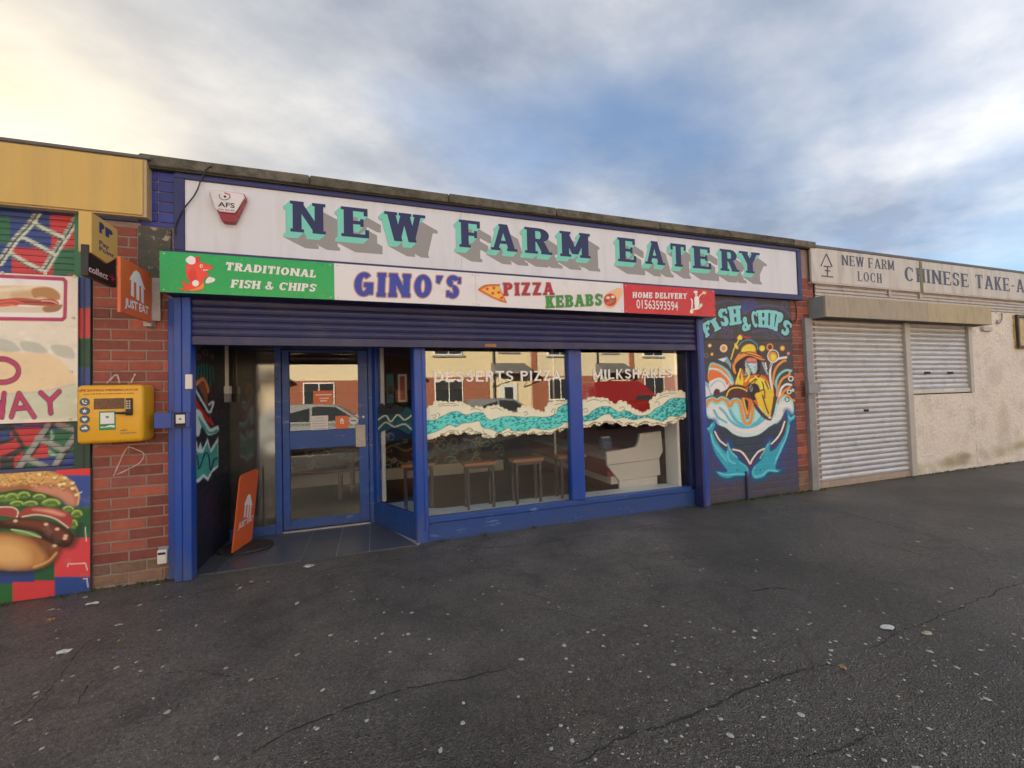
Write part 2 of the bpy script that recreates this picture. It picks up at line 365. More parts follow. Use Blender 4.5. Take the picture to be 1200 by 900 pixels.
def layout(txt, w=.2, t=.12, p=.07, gap=.14, slant=0.0):
    """list of (char, polygons, x0, x1) with cap height 1, and the whole width"""
    out, x = [], 0.0
    for c in txt:
        P, W = glyph(c, w, t, p); pad = p if c not in ' .' else 0
        if c != ' ': out.append((c, [[(x+pad+a+slant*b, b) for a, b in q] for q in P], x, x+W+2*pad))
        x += W+2*pad+gap
    return out, x-gap
def flat(polys, f, step=2e-5):
    """polygons -> 3-D faces; every piece a hair prouder than the one before (no coincident faces). f(u, v, lift)"""
    V, F = [], []
    for k, q in enumerate(polys):
        F.append(list(range(len(V), len(V)+len(q)))); V += [tuple(f(a, b, k*step)) for a, b in q]
    me = bpy.data.meshes.new('letters'); me.from_pydata(V, [], F); me.update(); return me
def sweep(polys, v0, v1):
    out = []
    for q in polys:
        n = len(q)
        for d in (v0, v1): out.append([(a+d[0], b+d[1]) for a, b in q])
        for i in range(n):
            a, b = q[i], q[(i+1) % n]
            out.append([(a[0]+v0[0], a[1]+v0[1]), (b[0]+v0[0], b[1]+v0[1]), (b[0]+v1[0], b[1]+v1[1]), (a[0]+v1[0], a[1]+v1[1])])
    return out
def words(name, txt, m, parent, Y, bl, tl, br, lift=0.003, style=None, sub=None, outline=None, per_letter=True, X=None):
    """capitals on a wall facing -Y; bl / tl / br: pixels of base-left, top-left, base-right of the line"""
    st = dict(w=.2, t=.12, p=.07, gap=.14, slant=0.0); st.update(style or {})
    L, W = layout(txt, **st); a, b, c = pY(*bl, Y), pY(*tl, Y), pY(*br, Y); h = b[2]-a[2]; kx = (c[0]-a[0])/W; dz = (c[2]-a[2])/W
    fn = lambda u, v, e: (a[0]+u*kx, Y-lift-e, a[2]+v*h+u*dz)
    if outline:
        off = outline[1]; polys = [[(u+dx*off, v+dy*off) for u, v in q] for g in L for q in g[1] for dx, dy in ((1, 0), (-1, 0), (0, 1), (0, -1), (.7, .7), (-.7, .7), (.7, -.7), (-.7, -.7))]
        me = flat(polys, lambda u, v, e: (a[0]+u*kx, Y-lift+0.0022-e, a[2]+v*h+u*dz), 2e-6); me.name = name+'_edge'; place('lettering_edge', me, outline[0], parent)
    if per_letter:
        for g in L:
            me = flat(g[1], fn); place(name, me, m, parent)
    else:
        place(name, flat([q for g in L for q in g[1]], fn), m, parent)
def btext(name, txt, m, parent, f, x0, x1, z0, h, bold=0.0, shear=0.0):
    """one line in the built-in face. f(u, v) -> point; spans x0..x1, baseline z0, cap height about h"""
    cu = bpy.data.curves.new('txt', 'FONT'); cu.body = txt; cu.offset = bold; cu.shear = shear; cu.resolution_u = 3
    ob = bpy.data.objects.new('txt', cu); me = bpy.data.meshes.new_from_object(ob)
    n = len(me.vertices)
    if n == 0: return None
    co = np.zeros(n*3); me.vertices.foreach_get('co', co); co = co.reshape(-1, 3); u0, u1 = co[:, 0].min(), co[:, 0].max()
    cap = 0.73
    uu = x0+(co[:, 0]-u0)/(u1-u0)*(x1-x0); vv = z0+co[:, 1]/cap*h
    Q = np.array([f(a, b) for a, b in zip(uu, vv)]); me.vertices.foreach_set('co', Q.ravel()); me.update(); me.name = name
    me.materials.clear(); bpy.data.objects.remove(ob)
    return place(name, me, m, parent)
# ------------------------------------------------------------------ materials
C = lin
blue = mat('blue_gloss_paint', (0.007, 0.066, 0.38), 0.38, 0.16, 5, 0.2, 30, dirt=(0.05, 0.075, 0.16), dscale=3.5, damt=0.6, dlo=0.5, dhi=0.72, stretch=(2, 1, .5), low=(0.12, 0.13, 0.17))
blue_b = mat('blue_painted_board', (0.007, 0.068, 0.31), 0.42, 0.15, 6, 0.25, 40, dirt=(0.26, 0.29, 0.40), dscale=9, damt=0.6, dlo=0.60, dhi=0.66, stretch=(0.45, 1, 2.0), low=(0.07, 0.085, 0.15))
navy = mat('navy_powder_coat', (0.018, 0.022, 0.095), 0.42, 0.10, 4, 0.1, 60, dirt=(0.07, 0.07, 0.11), dscale=3, damt=0.4)
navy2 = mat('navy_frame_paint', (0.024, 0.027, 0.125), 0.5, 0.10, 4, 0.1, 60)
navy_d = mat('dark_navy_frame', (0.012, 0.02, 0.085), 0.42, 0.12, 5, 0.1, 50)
brick_m = mat('red_brick', (0.35, 0.095, 0.062), 0.85, 0.2, 14, 0.6, 120, rnd=0.3, hue=(0.23, 0.075, 0.062), dirt=(0.30, 0.20, 0.16), dscale=18, damt=0.4, dlo=0.56, dhi=0.72)
mortar_m = mat('mortar', (0.30, 0.235, 0.20), 0.95, 0.28, 10, 0.8, 150)
brick_low = mat('dirty_brick', (0.23, 0.135, 0.09), 0.88, 0.2, 12, 0.6, 110, rnd=0.2, dirt=(0.10, 0.10, 0.05), dscale=9, damt=0.6)
bluebrick = mat('blue_painted_brick', (0.03, 0.045, 0.28), 0.45, 0.15, 8, 0.5, 60, rnd=0.25)
conc = mat('weathered_coping', (0.155, 0.145, 0.115), 0.95, 0.22, 5, 0.9, 60, dirt=(0.05, 0.05, 0.035), dscale=7, damt=0.85, dlo=0.42, dhi=0.62, rnd=0.12)
signw = mat('white_sign_panel', (0.70, 0.73, 0.78), 0.42, 0.03, 1.5, 0.0, dirt=(0.50, 0.49, 0.47), dscale=2.2, damt=0.55, dlo=0.5, dhi=0.78, stretch=(2.2, 1, 0.3))
signw2 = mat('white_print', (0.76, 0.76, 0.79), 0.3, 0.02, 2)
l_navy = mat('letter_navy', (0.014, 0.018, 0.105), 0.45, 0.05); l_mint = mat('letter_mint', (0.19, 0.66, 0.54), 0.5, 0.05); l_grey = mat('letter_grey', (0.30, 0.30, 0.30), 0.5, 0.03)
g_green = mat('print_green', (0.018, 0.42, 0.105), 0.28, 0.03, 2); g_red = mat('print_red', (0.60, 0.018, 0.028), 0.28, 0.04, 2); white_ink = mat('white_ink', (0.80, 0.80, 0.80), 0.4, 0.02)
blue_ink = mat('blue_ink', (0.022, 0.05, 0.40), 0.35, 0.03); peach_ink = mat('peach_ink', (0.55, 0.30, 0.22), 0.4, 0.02); red_ink = mat('red_ink', (0.42, 0.012, 0.03), 0.35, 0.03); green_ink = mat('green_ink', (0.035, 0.27, 0.03), 0.35, 0.03); grey_ink = mat('pale_grey_ink', (0.5, 0.5, 0.53), 0.4, 0.03)
black_ink = mat('black_ink', (0.02, 0.02, 0.022), 0.4, 0.05); mint_ink = mat('mint_ink', (0.12, 0.30, 0.28), 0.5, 0.1)
slatey = mat('faded_slate_ink', (0.075, 0.095, 0.155), 0.6, 0.3, 22)
paint_wall = mat('mural_paint', None, 0.62, 0.07, 9, 0.35, 90, attr=True)
print_m = mat('printed_sheet', None, 0.4, 0.05, 7, 0.0, attr=True, dirt=(0.42, 0.40, 0.36), dscale=6, damt=0.3, dlo=0.55, dhi=0.75)
decal_m = mat('window_paint', None, 0.6, 0.05, 12, attr=True)
slat_paint = mat('painted_slat', None, 0.5, 0.08, 8, 0.1, 60, attr=True)
steel = mat('galvanised_steel', (0.58, 0.585, 0.59), 0.42, 0.08, 3, 0.1, 40, metal=0.35, dirt=(0.33, 0.32, 0.31), dscale=4, damt=0.5, rnd=0.05)
alu = mat('dull_aluminium', (0.48, 0.47, 0.45), 0.4, 0.08, 6, metal=0.6)
greymetal = mat('grey_painted_metal', (0.27, 0.29, 0.31), 0.5, 0.1, 6, dirt=(0.16, 0.12, 0.09), dscale=7, damt=0.5)
white_pl = mat('white_plastic', (0.70, 0.69, 0.66), 0.4, 0.04, 8); black_pl = mat('black_plastic', (0.02, 0.02, 0.022), 0.4, 0.1)
glass = glass_mat('shop_glass', 0.08, (0.96, 0.97, 0.96)); 
glass_frost = glass_mat('frosted_glass', 0.16, (0.6, 0.62, 0.58), 0.09, (0.10, 0.10, 0.085), 0.6)
glass_far = glass_mat('house_glass', 0.12, (0.3, 0.32, 0.34))
stone_t = mat('dark_granite_tile', (0.075, 0.082, 0.10), 0.35, 0.25, 60, 0.2, 200, rnd=0.1, dirt=(0.11, 0.10, 0.09), dscale=9, damt=0.5)
dark = mat('dark_void', (0.02, 0.018, 0.016), 0.8, 0.2, 4)
inner = mat('brown_interior_wall', (0.16, 0.11, 0.09), 0.8, 0.15, 3)
innerw = mat('pale_interior', (0.62, 0.60, 0.55), 0.7, 0.05, 3)

# ------------------------------------------------------------------ the eatery building
eat = thing('eatery_building', 'flat-roofed fish and chip shop with blue frames, mural wall and concrete coping', 'shop', (1.9, 0, 0))
CO, Z0 = 0.0863, 0.012
def wallbox(name, m, *a, parent=eat, **k): return mbox(*a).build(name, m, parent, **k)
wallbox('wall', mortar_m, -2.158, -1.60, 0.0055, 0.93, -0.1, 3.44)
wallbox('wall', mortar_m, 3.97, 6.07, 0.0055, 0.45, -0.1, 3.44)
wallbox('lintel', navy2, -1.60, 3.97, 0.03, 0.40, 2.12, 3.44)
wallbox('wall', inner, -1.60, -1.50, 0.94, 6.5, 0, 2.6); wallbox('wall', inner, 5.2, 5.3, 0.45, 6.5, 0, 2.6); wallbox('wall', inner, -1.6, 5.3, 6.5, 6.6, 0, 2.6)
wallbox('ceiling', innerw, -1.6, 5.3, 0.40, 6.6, 2.60, 2.66)
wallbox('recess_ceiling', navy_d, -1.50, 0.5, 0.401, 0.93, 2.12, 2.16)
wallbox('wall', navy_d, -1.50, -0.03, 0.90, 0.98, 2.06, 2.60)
wallbox('roof', conc, -2.16, 6.06, 0.15, 9.0, 3.40, 3.46)
wallbox('wall', mortar_m, -2.16, 6.06, 8.8, 9.0, 0, 3.4)
wallbox('floor', mat('brown_lino', (0.10, 0.08, 0.065), 0.5, 0.25, 30), -1.5, 5.2, 0.99, 6.5, -0.05, 0.04)
wallbox('floor', MATS['brown_lino'], 0.42, 5.2, 0.12, 0.989, -0.05, 0.04)

def bricks(parent, x0, x1, rows, L=0.235, y=0.0, m=None, off=0.0, name='brick', hole=None, low=2, cutx=None, xlow=None):
    """running bond; every brick an object, sharing a mesh per length"""
    meshes = {}
    for k in range(rows):
        z = Z0+k*CO; x = x0-(L/2 if (k % 2) else 0)+off
        xe = cutx if (cutx is not None and z > 2.42) else (xlow if (xlow and z < 2.40) else x1)
        while x < xe-0.012:
            a, b = max(x, x0), min(x+L, xe); cut = round(b-a-0.012, 3); x += L
            if cut < 0.02: continue
            if hole and hole(a, b, z): continue
            mm = m or (brick_low if k < low else brick_m); key = (cut, mm.name, random.randrange(3))
            if key not in meshes:
                bb = MB(); bb.box(0.005, cut+0.005, 0, 0.05, 0.006, CO-0.0065, 0.0035)
                for v in bb.bm.verts: v.co += Vector((random.uniform(-1, 1), random.uniform(-0.6, 0.6), random.uniform(-1, 1)))*0.0013
                me = bpy.data.meshes.new(name); bb.bm.to_mesh(me); bb.bm.free(); me.materials.append(mm); meshes[key] = me
            place(name, meshes[key], None, parent, Matrix.Translation((a, y+random.uniform(-0.0022, 0.0022), z)))
bricks(eat, -2.158, -1.645, 34, cutx=-1.86)
def ribbon(name, pts, Y, w, m_, parent):
    P = [pY(*p, Y) for p in crom(pts, False, 5)]; V, F_ = [], []
    for i, p in enumerate(P):
        d = P[min(i+1, len(P)-1)]-P[max(i-1, 0)]; L_ = math.hypot(d[0], d[2])+1e-9; nx, nz = -d[2]/L_, d[0]/L_; ww = w*random.uniform(.6, 1.2)/2
        V += [(p[0]+nx*ww, Y, p[2]+nz*ww), (p[0]-nx*ww, Y, p[2]-nz*ww)]
        if i: F_.append((2*i-2, 2*i-1, 2*i+1, 2*i))
    me = bpy.data.meshes.new(name); me.from_pydata(V, [], F_); me.update(); place(name, me, m_, parent)
chalk = mat('chalky_paint', (0.50, 0.42, 0.38), .9, .3, 40)
ribbon('graffiti', [(125, 449), (130, 444), (135, 439.5), (138, 441), (140, 449)], -.0035, .012, chalk, eat); ribbon('graffiti', [(153.5, 449), (156, 443), (158.5, 438)], -.0035, .012, chalk, eat); ribbon('graffiti', [(133, 558), (140, 542), (149, 525), (160, 527), (168.5, 532), (164, 542), (150, 550), (137, 556)], -.0037, .009, chalk, eat)
bricks(eat, 5.60, 6.07, 35, low=3, xlow=pY(946.5, 470, -.02)[0])
# blue painted bricks above the peeling padstone
for k in range(5):
    for j in range(2):
        x = -1.835+j*0.118; mbox(x, x+0.112, -0.004, 0.04, 3.005+k*0.088, 3.005+k*0.088+0.081, bev=0.004).build('painted_brick', bluebrick, eat)
mbox(-1.84, -1.60, -0.002, 0.05, 2.965, 3.0).build('painted_ledge', bluebrick, eat)
peel = mat('peeling_padstone', (0.085, 0.085, 0.07), 0.9, 0.3, 14, 0.8, 70, dirt=(0.42, 0.38, 0.30), dscale=11, damt=0.9, dlo=0.56, dhi=0.62)
mbox(-1.855, -1.625, -0.012, 0.05, 2.50, 2.955, bev=0.006).build('padstone', peel, eat)
# coping stones: one beside the other
mbox(-1.83, 6.06, -0.05, 0.30, 3.442, 3.535).build('coping_bed', mat('dark_joint', (0.05, 0.05, 0.04), .95, .3), eat)
x = -1.83
while x < 6.02:
    L = random.uniform(1.1, 1.5); x1 = min(x+L, 6.07); b = MB(); b.box(x+0.0015, x1-0.0015, -0.070, 0.32, 3.456, 3.548, 0.012, 2)
    for v in b.bm.verts: v.co.z += random.uniform(-0.005, 0.005)
    b.build('coping_stone', conc, eat); x = x1
# shopfront: stall riser, sill, posts, mullion
def bx(name, m, *a, bev=0.004, label=None): return mbox(*a, bev=bev).build(name, m, eat, label=label)
YG = 0.075
bx('stall_riser', blue_b, 0.42, 3.86, 0.045, 0.12, -0.02, 0.178, bev=0.006)
bx('bottom_rail', blue_b, 0.44, 3.84, 0.030, 0.115, 0.178, 0.238, bev=0.008)
bx('corner_post', blue, 0.372, 0.492, 0.022, 0.118, -0.01, 2.12, bev=0.01)
bx('post_bead', blue, 0.455, 0.494, 0.010, 0.03, 0.12, 2.12, bev=0.004)
xm0, xm1 = pY(667.9, 500, 0.03)[0], pY(683.5, 500, 0.03)[0]
bx('mullion', blue, xm0, xm1, 0.020, 0.118, 0.238, 2.12, bev=0.008)
xr = pY(804.5, 500, YG)[0]
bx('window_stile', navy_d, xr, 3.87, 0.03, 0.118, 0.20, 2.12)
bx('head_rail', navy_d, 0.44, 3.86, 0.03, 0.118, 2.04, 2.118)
mull = xm0-0.0
def pane(name, x0, x1, z0, z1, y, m=None): return mbox(x0, x1, y, y+0.006, z0, z1).build(name, m or glass, eat)
pane('window_pane', 0.492, xm0, 0.238, 2.04, YG); pane('window_pane', xm1, xr, 0.238, 2.04, YG)
# display platform behind the glass, white reveal
platm = mat('pale_blue_sill', (0.78, 0.85, 0.90), 0.4, 0.06, 5, dirt=(0.35, 0.38, 0.42), dscale=8, damt=0.5)
MB().prism([(0.45, 0.12), (3.70, 0.12), (3.70, 0.33), (0.66, 0.36), (0.52, 0.44), (0.40, 0.84), (0.02, 0.84), (0.40, 0.12)], 'z', 0.041, 0.235).build('display_ledge', platm, eat)
bx('window_reveal', mat('white_reveal', (0.88, 0.89, 0.88), 0.5, 0.03, 5), 3.66, 3.70, 0.12, 0.36, 0.236, 2.1)
# splayed return beside the door
A2, B2 = Vector((0.385, 0.075)), Vector((-0.035, 0.925)); dv = (B2-A2).normalized(); nv = Vector((dv.y, -dv.x))*-1
def strip(name, m, t0, t1, z0, z1, th=0.05, o=0.0):
    Lr = (B2-A2).length; p0, p1 = A2+dv*t0*Lr, A2+dv*t1*Lr; q = nv*o; w = nv*-th
    return MB().prism([(p0+q)[:], (p1+q)[:], (p1+q+w)[:], (p0+q+w)[:]], 'z', z0, z1, 0.003 if th > .01 else 0).build(name, m, eat)
strip('return_riser', blue_b, 0.0, 1.0, -0.01, 0.262); strip('return_stile', blue, 0.0, 0.07, 0.262, 2.12); strip('return_stile', blue, 0.9, 1.0, 0.262, 2.12)
strip('window_pane', glass, 0.07, 0.90, 0.262, 2.05, 0.006, -0.022); strip('return_head', navy_d, 0.07, 0.9, 2.05, 2.12)
strip('inner_jamb', MATS['white_reveal'], 0.85, 0.885, 0.262, 2.05, 0.04, -0.05)
# door screen, plane Y = 0.93
YD = 0.93
def dx(px, py=520): return pY(px, py, YD)[0]
def dz(py, px): return pY(px, py, YD)[2]
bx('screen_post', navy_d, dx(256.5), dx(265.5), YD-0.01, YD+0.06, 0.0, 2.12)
bx('screen_post', blue_b, dx(322.5), dx(330.5), YD-0.012, YD+0.06, 0.0, 2.12)
bx('screen_post', blue_b, dx(432.5), dx(441.5), YD-0.012, YD+0.06, 0.0, 2.12)
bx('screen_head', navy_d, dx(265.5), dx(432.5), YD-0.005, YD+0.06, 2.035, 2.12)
bx('screen_rail', blue_b, dx(265.5), dx(322.5), YD-0.008, YD+0.06, 0.0, 0.10)
mbox(dx(265.5), dx(322.5), YD+0.02, YD+0.026, 0.10, 2.035).build('side_pane', glass_frost, eat)
bx('threshold', alu, dx(330.5), dx(432.5), YD-0.03, YD+0.05, 0.0, 0.022)
door = None
xs0, xs1, xg0, xg1 = dx(331), dx(432), dx(339.5), dx(420.5)
zrb, zrt, zg2 = dz(524.5, 380), dz(503.5, 380), dz(412.5, 380)
b = MB(); b.box(xs0, xg0, YD, YD+0.045, 0.03, 2.03, 0.004).box(xg1, xs1, YD+0.0001, YD+0.0451, 0.03, 2.03, 0.004)
b.box(xg0-.002, xg1+.002, YD+0.003, YD+0.042, 0.03, 0.13, 0.004).box(xg0-.002, xg1+.002, YD+0.003, YD+0.042, zrb, zrt, 0.004).box(xg0-.002, xg1+.002, YD+0.003, YD+0.042, zg2, 2.03, 0.004)
door = b.build('door', blue_b, eat)
mbox(xg0, xg1, YD+0.02, YD+0.026, 0.13, zrb).build('pane', glass, door); mbox(xg0, xg1, YD+0.02, YD+0.026, zrt, zg2).build('pane', glass, door)
mbox(dx(417), dx(428.5), YD-0.012, YD-0.001, dz(523.5, 422), dz(498, 422), bev=0.003).build('push_plate', mat('worn_cream_plate', (0.5, 0.46, 0.40), 0.5, 0.3, 30), door)
MB().cyl((dx(426.3), YD-0.006, dz(488.5, 426)), (0, 1, 0), 0.014, 0.012).build('lock', white_pl, door)
MB().cyl((dx(325.8), YD-0.018, dz(443.5, 326)), (0, 1, 0), 0.014, 0.014).build('door_stop', black_pl, eat)
# recess: granite tiles, left wall with its painting
jx = [-1.50, -1.31, -0.99, -0.67, -0.365, -0.075, 0.37]
for i in range(6):
    for (ya, yb) in ((-0.02, 0.55), (0.555, 0.915)):
        x0, x1 = jx[i]+0.004, jx[i+1]-0.004; lim = lambda Y: 0.385-(Y-0.075)*0.494
        pts = [(x0, ya), (min(x1, lim(ya)-.005), ya), (min(x1, lim(yb)-.005), yb), (x0, yb)]
        if pts[1][0]-x0 < 0.02 or pts[2][0] <= x0: pts = [p for p in [(x0, ya), (min(x1, lim(ya)-.005), ya), (x0+0.001, yb)]]
        MB().prism(pts, 'z', -0.03, 0.008+random.uniform(0, 0.0015)).build('floor_tile', stone_t, eat)
mbox(-1.5, 0.40, -0.0, 0.93, -0.05, 0.003).build('recess_bed', mat('pale_grout', (0.40, 0.38, 0.36), 0.9), eat)
XL = -1.485
cv = Canvas(lambda u, v: (np.full(u.shape, XL), u, v), 0.02, 0.925, 0.01, 2.11, 0.010, C((22, 24, 36)))
def T3(p): return [(220+x/4.86, 395+y/4.865) for x, y in p]
G3 = C((60, 150, 135)); W3 = C((190, 210, 205))
for cx, cy, r in ((102, 88, 12), (62, 112, 9), (60, 55, 9), (140, 110, 8)): x_, y_ = T3([(cx, cy)])[0]; cv.ring(x_, y_, r/4.86, r/3.6, 0.9, C((120, 95, 90)))
for k in range(7): cv.stroke(T3([(48+k*15, 150+abs(3-k)*6), (42+k*17, 190), (38+k*18, 250+(k % 3)*18)]), 1.3, C((25, 110, 95)))
cv.fill(T3([(42, 262), (90, 230), (122, 300), (112, 318), (88, 252), (50, 280)]), C((205, 120, 70)))
cv.fill(T3([(60, 280), (88, 262), (112, 320), (108, 380), (85, 330)]), C((120, 75, 45)))
cv.fill(T3([(36, 340), (70, 390), (110, 430), (146, 490), (142, 505), (95, 470), (36, 425)]), C((170, 32, 30)))
cv.stroke(T3([(38, 285), (50, 310), (90, 380), (125, 430), (145, 370), (120, 385)]), 2.2, W3); cv.stroke(T3([(40, 330), (80, 400), (120, 455)]), 1.6, C((30, 25, 30)))
cv.fill(T3([(36, 420), (70, 420), (95, 470), (130, 520), (172, 505), (172, 540), (120, 560), (92, 520), (80, 500), (65, 560), (48, 560), (36, 520)]), W3)
cv.fill(T3([(60, 450), (90, 490), (125, 540), (168, 525), (168, 545), (120, 552), (85, 515), (72, 500)]), G3)
cv.fill(T3([(36, 620), (50, 590), (58, 640), (72, 600), (85, 640), (112, 575), (130, 640), (172, 570), (174, 740), (140, 770), (115, 820), (90, 800), (60, 830), (36, 825)]), W3, smooth=False)
cv.fill(T3([(40, 635), (60, 660), (85, 660), (112, 600), (130, 660), (170, 600), (172, 730), (140, 750), (115, 800), (90, 780), (55, 810), (40, 812)]), G3, smooth=False)
cv.stroke(T3([(40, 690), (55, 680), (62, 750), (85, 700), (100, 660), (120, 680), (130, 760), (150, 700), (170, 690)]), 2.0, C((20, 60, 80)))
for k in range(6): cv.stroke(T3([(60+k*20, 850+k % 3*30), (75+k*18, 960), (85+k*17, 1080)]), 3, C((70, 22, 28)) if k % 2 else C((25, 30, 80)), soft=2, op=0.5)
def brick_relief(d=0.004, L=0.235):
    def f(U, V):
        k = np.floor((V-Z0)/CO); zf = (V-Z0)/CO-k; xf = ((U/L+0.5*(k % 2)) % 1.0)
        j = np.clip(1-np.minimum(zf, 1-zf)*CO/0.009, 0, 1); jx_ = np.clip(1-np.minimum(xf, 1-xf)*L/0.009, 0, 1)
        h = np.sin(k*12.9898+np.floor(U/L+0.5*(k % 2))*78.233)*43758.5453; h -= np.floor(h)
        return -d*np.maximum(j, jx_)+h*0.0018
    return f
recess_mural = cv.build('recess_mural', paint_wall, eat, relief=brick_relief(), normal=(1, 0, 0))
# ------------------------------------------------------------------ wall painting beside the shopfront
cv = Canvas(lambda u, v: (u, np.full(u.shape, 0.0), v), 3.965, 5.60, 0.0, 2.74, 0.0065, C((66, 63, 64)))
k = np.clip((1.45-cv.V)/0.9, 0, 1)[:, None]*np.clip((cv.V-0.05)/0.4, 0.25, 1)[:, None]; cv.c = cv.c*(1-k)+np.array(C((56, 62, 98)))*k
rs = np.random.RandomState(3)
for q in range(60): x_, y_ = rs.uniform(820, 938), rs.uniform(485, 592); cv.ell(x_, y_, rs.uniform(2, 6), rs.uniform(1, 3), C((44, 50, 120)) if q % 2 else C((70, 66, 74)), soft=2, op=.35)
M1 = lambda p: [(810+x/6.923, 340+y/6.923) for x, y in p]
M2 = lambda p: [(810+x/5.623, 440+y/5.625) for x, y in p]
pu = C((74, 74, 110)); CY = C((120, 190, 195)); OR = C((226, 138, 58)); YE = C((236, 196, 62)); DK = C((42, 34, 40)); WH = C((214, 224, 226)); TE = C((44, 150, 176)); MA = C((80, 42, 44)); CR = C((225, 205, 165))
for pts in ([(200, 110), (300, 85), (390, 105), (430, 180)], [(430, 190), (520, 135), (640, 125), (740, 150), (820, 230)], [(150, 390), (230, 320), (330, 280), (410, 290)], [(500, 340), (620, 320), (700, 350), (750, 400)]): cv.stroke(M1(pts), 2.4, pu, soft=.6)
for cx, cy, r in ((755, 118, 22), (290, 350, 45), (640, 345, 48), (480, 95, 30), (640, 345, 26), (290, 350, 24)): x_, y_ = M1([(cx, cy)])[0]; cv.ring(x_, y_, r/6.9, r/6.9, 1.3, pu)
cv.fill(M1([(420, 80), (520, 90), (540, 140), (450, 180), (400, 130)]), C((62, 66, 128)), soft=2, op=.8)
LT = [('F', (122, 388), (168, 352), (150, 238), (72, 288)), ('I', (195, 338), (243, 312), (196, 222), (148, 250)), ('S', (246, 302), (318, 284), (278, 138), (205, 172)), ('H', (314, 288), (408, 272), (402, 124), (296, 136)), ('&', (410, 346), (498, 312), (474, 200), (400, 226)), ('C', (500, 308), (550, 300), (532, 162), (476, 178)), ('H', (546, 300), (628, 306), (634, 160), (530, 164)), ('I', (630, 312), (676, 322), (692, 168), (634, 162)), ('P', (670, 328), (716, 340), (760, 192), (694, 172)), ('S', (722, 356), (790, 378), (820, 268), (748, 232))]
for ps, colr, wd in ((1, C((38, 36, 48)), 2.4), (0, CY, 0)):
    for c_, bl, br, tr, tl in LT:
        Pg, Wg = glyph(c_, .30, .19, .07)
        for q in Pg:
            pts = []
            for u, v in q:
                u = (u+.05)/(Wg+.1); pts.append((bl[0]*(1-u)*(1-v)+br[0]*u*(1-v)+tr[0]*u*v+tl[0]*(1-u)*v, bl[1]*(1-u)*(1-v)+br[1]*u*(1-v)+tr[1]*u*v+tl[1]*(1-u)*v))
            pts = M1(pts)
            if ps: cv.stroke(pts, wd, colr, smooth=False, closed=True)
            else: cv.fill(pts, colr, soft=.3, smooth=False)
cv.stroke(M1([(70, 397), (850, 412)]), 0.9, C((28, 28, 34)), smooth=False)
for cx, cy, r, a, bb in ((150, 450, 14, OR, CR), (263, 472, 30, CR, OR), (575, 472, 22, YE, None), (638, 462, 28, OR, MA), (740, 472, 20, OR, YE), (788, 514, 12, C((214, 130, 120)), None), (122, 530, 16, C((120, 110, 110)), DK), (168, 520, 12, OR, YE)):
    x_, y_ = M1([(cx, cy)])[0]; cv.ell(x_, y_, r/6.9, r/6.5, a)
    if bb is not None: cv.ell(x_, y_, r/11, r/10.5, bb)
x_, y_ = M1([(263, 472)])[0]; cv.ell(x_, y_, 1.3, 1.4, C((225, 120, 100)))
# boat, pole with flag, seated fisherman
cv.fill(M1([(160, 590), (220, 600), (290, 640), (330, 700), (345, 760), (300, 790), (150, 740), (138, 650)]), CY)
cv.fill(M1([(165, 600), (215, 610), (280, 655), (325, 735), (300, 720), (230, 650), (160, 625)]), OR); cv.fill(M1([(150, 650), (220, 660), (290, 720), (320, 790), (150, 750)]), C((222, 110, 48)))
cv.stroke(M1([(150, 640), (220, 645), (290, 700), (330, 760)]), 1.2, WH)
cv.fill(M1([(215, 560), (290, 540), (325, 600), (320, 640), (300, 600), (270, 580)]), C((120, 160, 175)), smooth=False); cv.fill(M1([(222, 562), (286, 550), (262, 582)]), WH, smooth=False)
cv.stroke(M1([(322, 560), (345, 480), (395, 385)]), 1.3, YE, smooth=False); cv.fill(M1([(372, 390), (395, 362), (412, 380), (408, 402), (385, 400)]), YE); cv.fill(M1([(412, 362), (440, 375), (490, 382), (450, 392), (415, 380)]), C((170, 50, 60)))
cv.fill(M1([(352, 430), (365, 435), (385, 470), (372, 480), (350, 455)]), YE, smooth=False)
cv.fill(M1([(340, 680), (330, 600), (370, 540), (430, 480), (520, 450), (560, 520), (560, 620), (540, 690), (420, 740)]), DK)
cv.fill(M1([(395, 500), (410, 460), (450, 435), (500, 440), (528, 470), (530, 510), (600, 560), (560, 565), (470, 530), (400, 560), (355, 610), (365, 680), (340, 660), (335, 600), (365, 545)]), OR)
cv.fill(M1([(405, 480), (450, 445), (500, 448), (515, 490), (460, 500), (420, 515)]), YE); cv.stroke(M1([(395, 520), (460, 500), (530, 515), (590, 548)]), 1.0, MA); cv.stroke(M1([(385, 450), (420, 415), (480, 405), (530, 440), (540, 480)]), 1.2, C((70, 140, 160)))
cv.fill(M1([(440, 570), (520, 555), (528, 590), (500, 600), (450, 590)]), C((206, 110, 100))); cv.fill(M1([(445, 590), (500, 595), (530, 620), (525, 665), (505, 675), (475, 650), (440, 620)]), C((130, 165, 180))); cv.stroke(M1([(480, 610), (510, 620), (505, 650), (490, 655)]), .9, WH); cv.stroke(M1([(450, 570), (525, 585)]), .9, DK, smooth=False)
cv.fill(M1([(440, 650), (480, 660), (470, 720), (435, 710)]), C((105, 160, 170)))
cv.fill(M1([(370, 700), (420, 640), (440, 700), (520, 680), (600, 690), (640, 740), (665, 830), (665, 920), (620, 1040), (600, 1035), (530, 960), (470, 830), (430, 860), (350, 800)]), C((196, 100, 34)))
cv.fill(M1([(470, 730), (540, 705), (600, 730), (640, 790), (655, 880), (640, 980), (615, 1025), (560, 960), (530, 880), (500, 780)]), YE)
for pts in ([(540, 720), (580, 760), (590, 830)], [(600, 740), (625, 800), (640, 880)], [(560, 860), (585, 930), (610, 1010)], [(430, 800), (500, 740), (560, 690)], [(395, 700), (400, 760), (420, 800)]): cv.stroke(M1(pts), 1.6, MA)
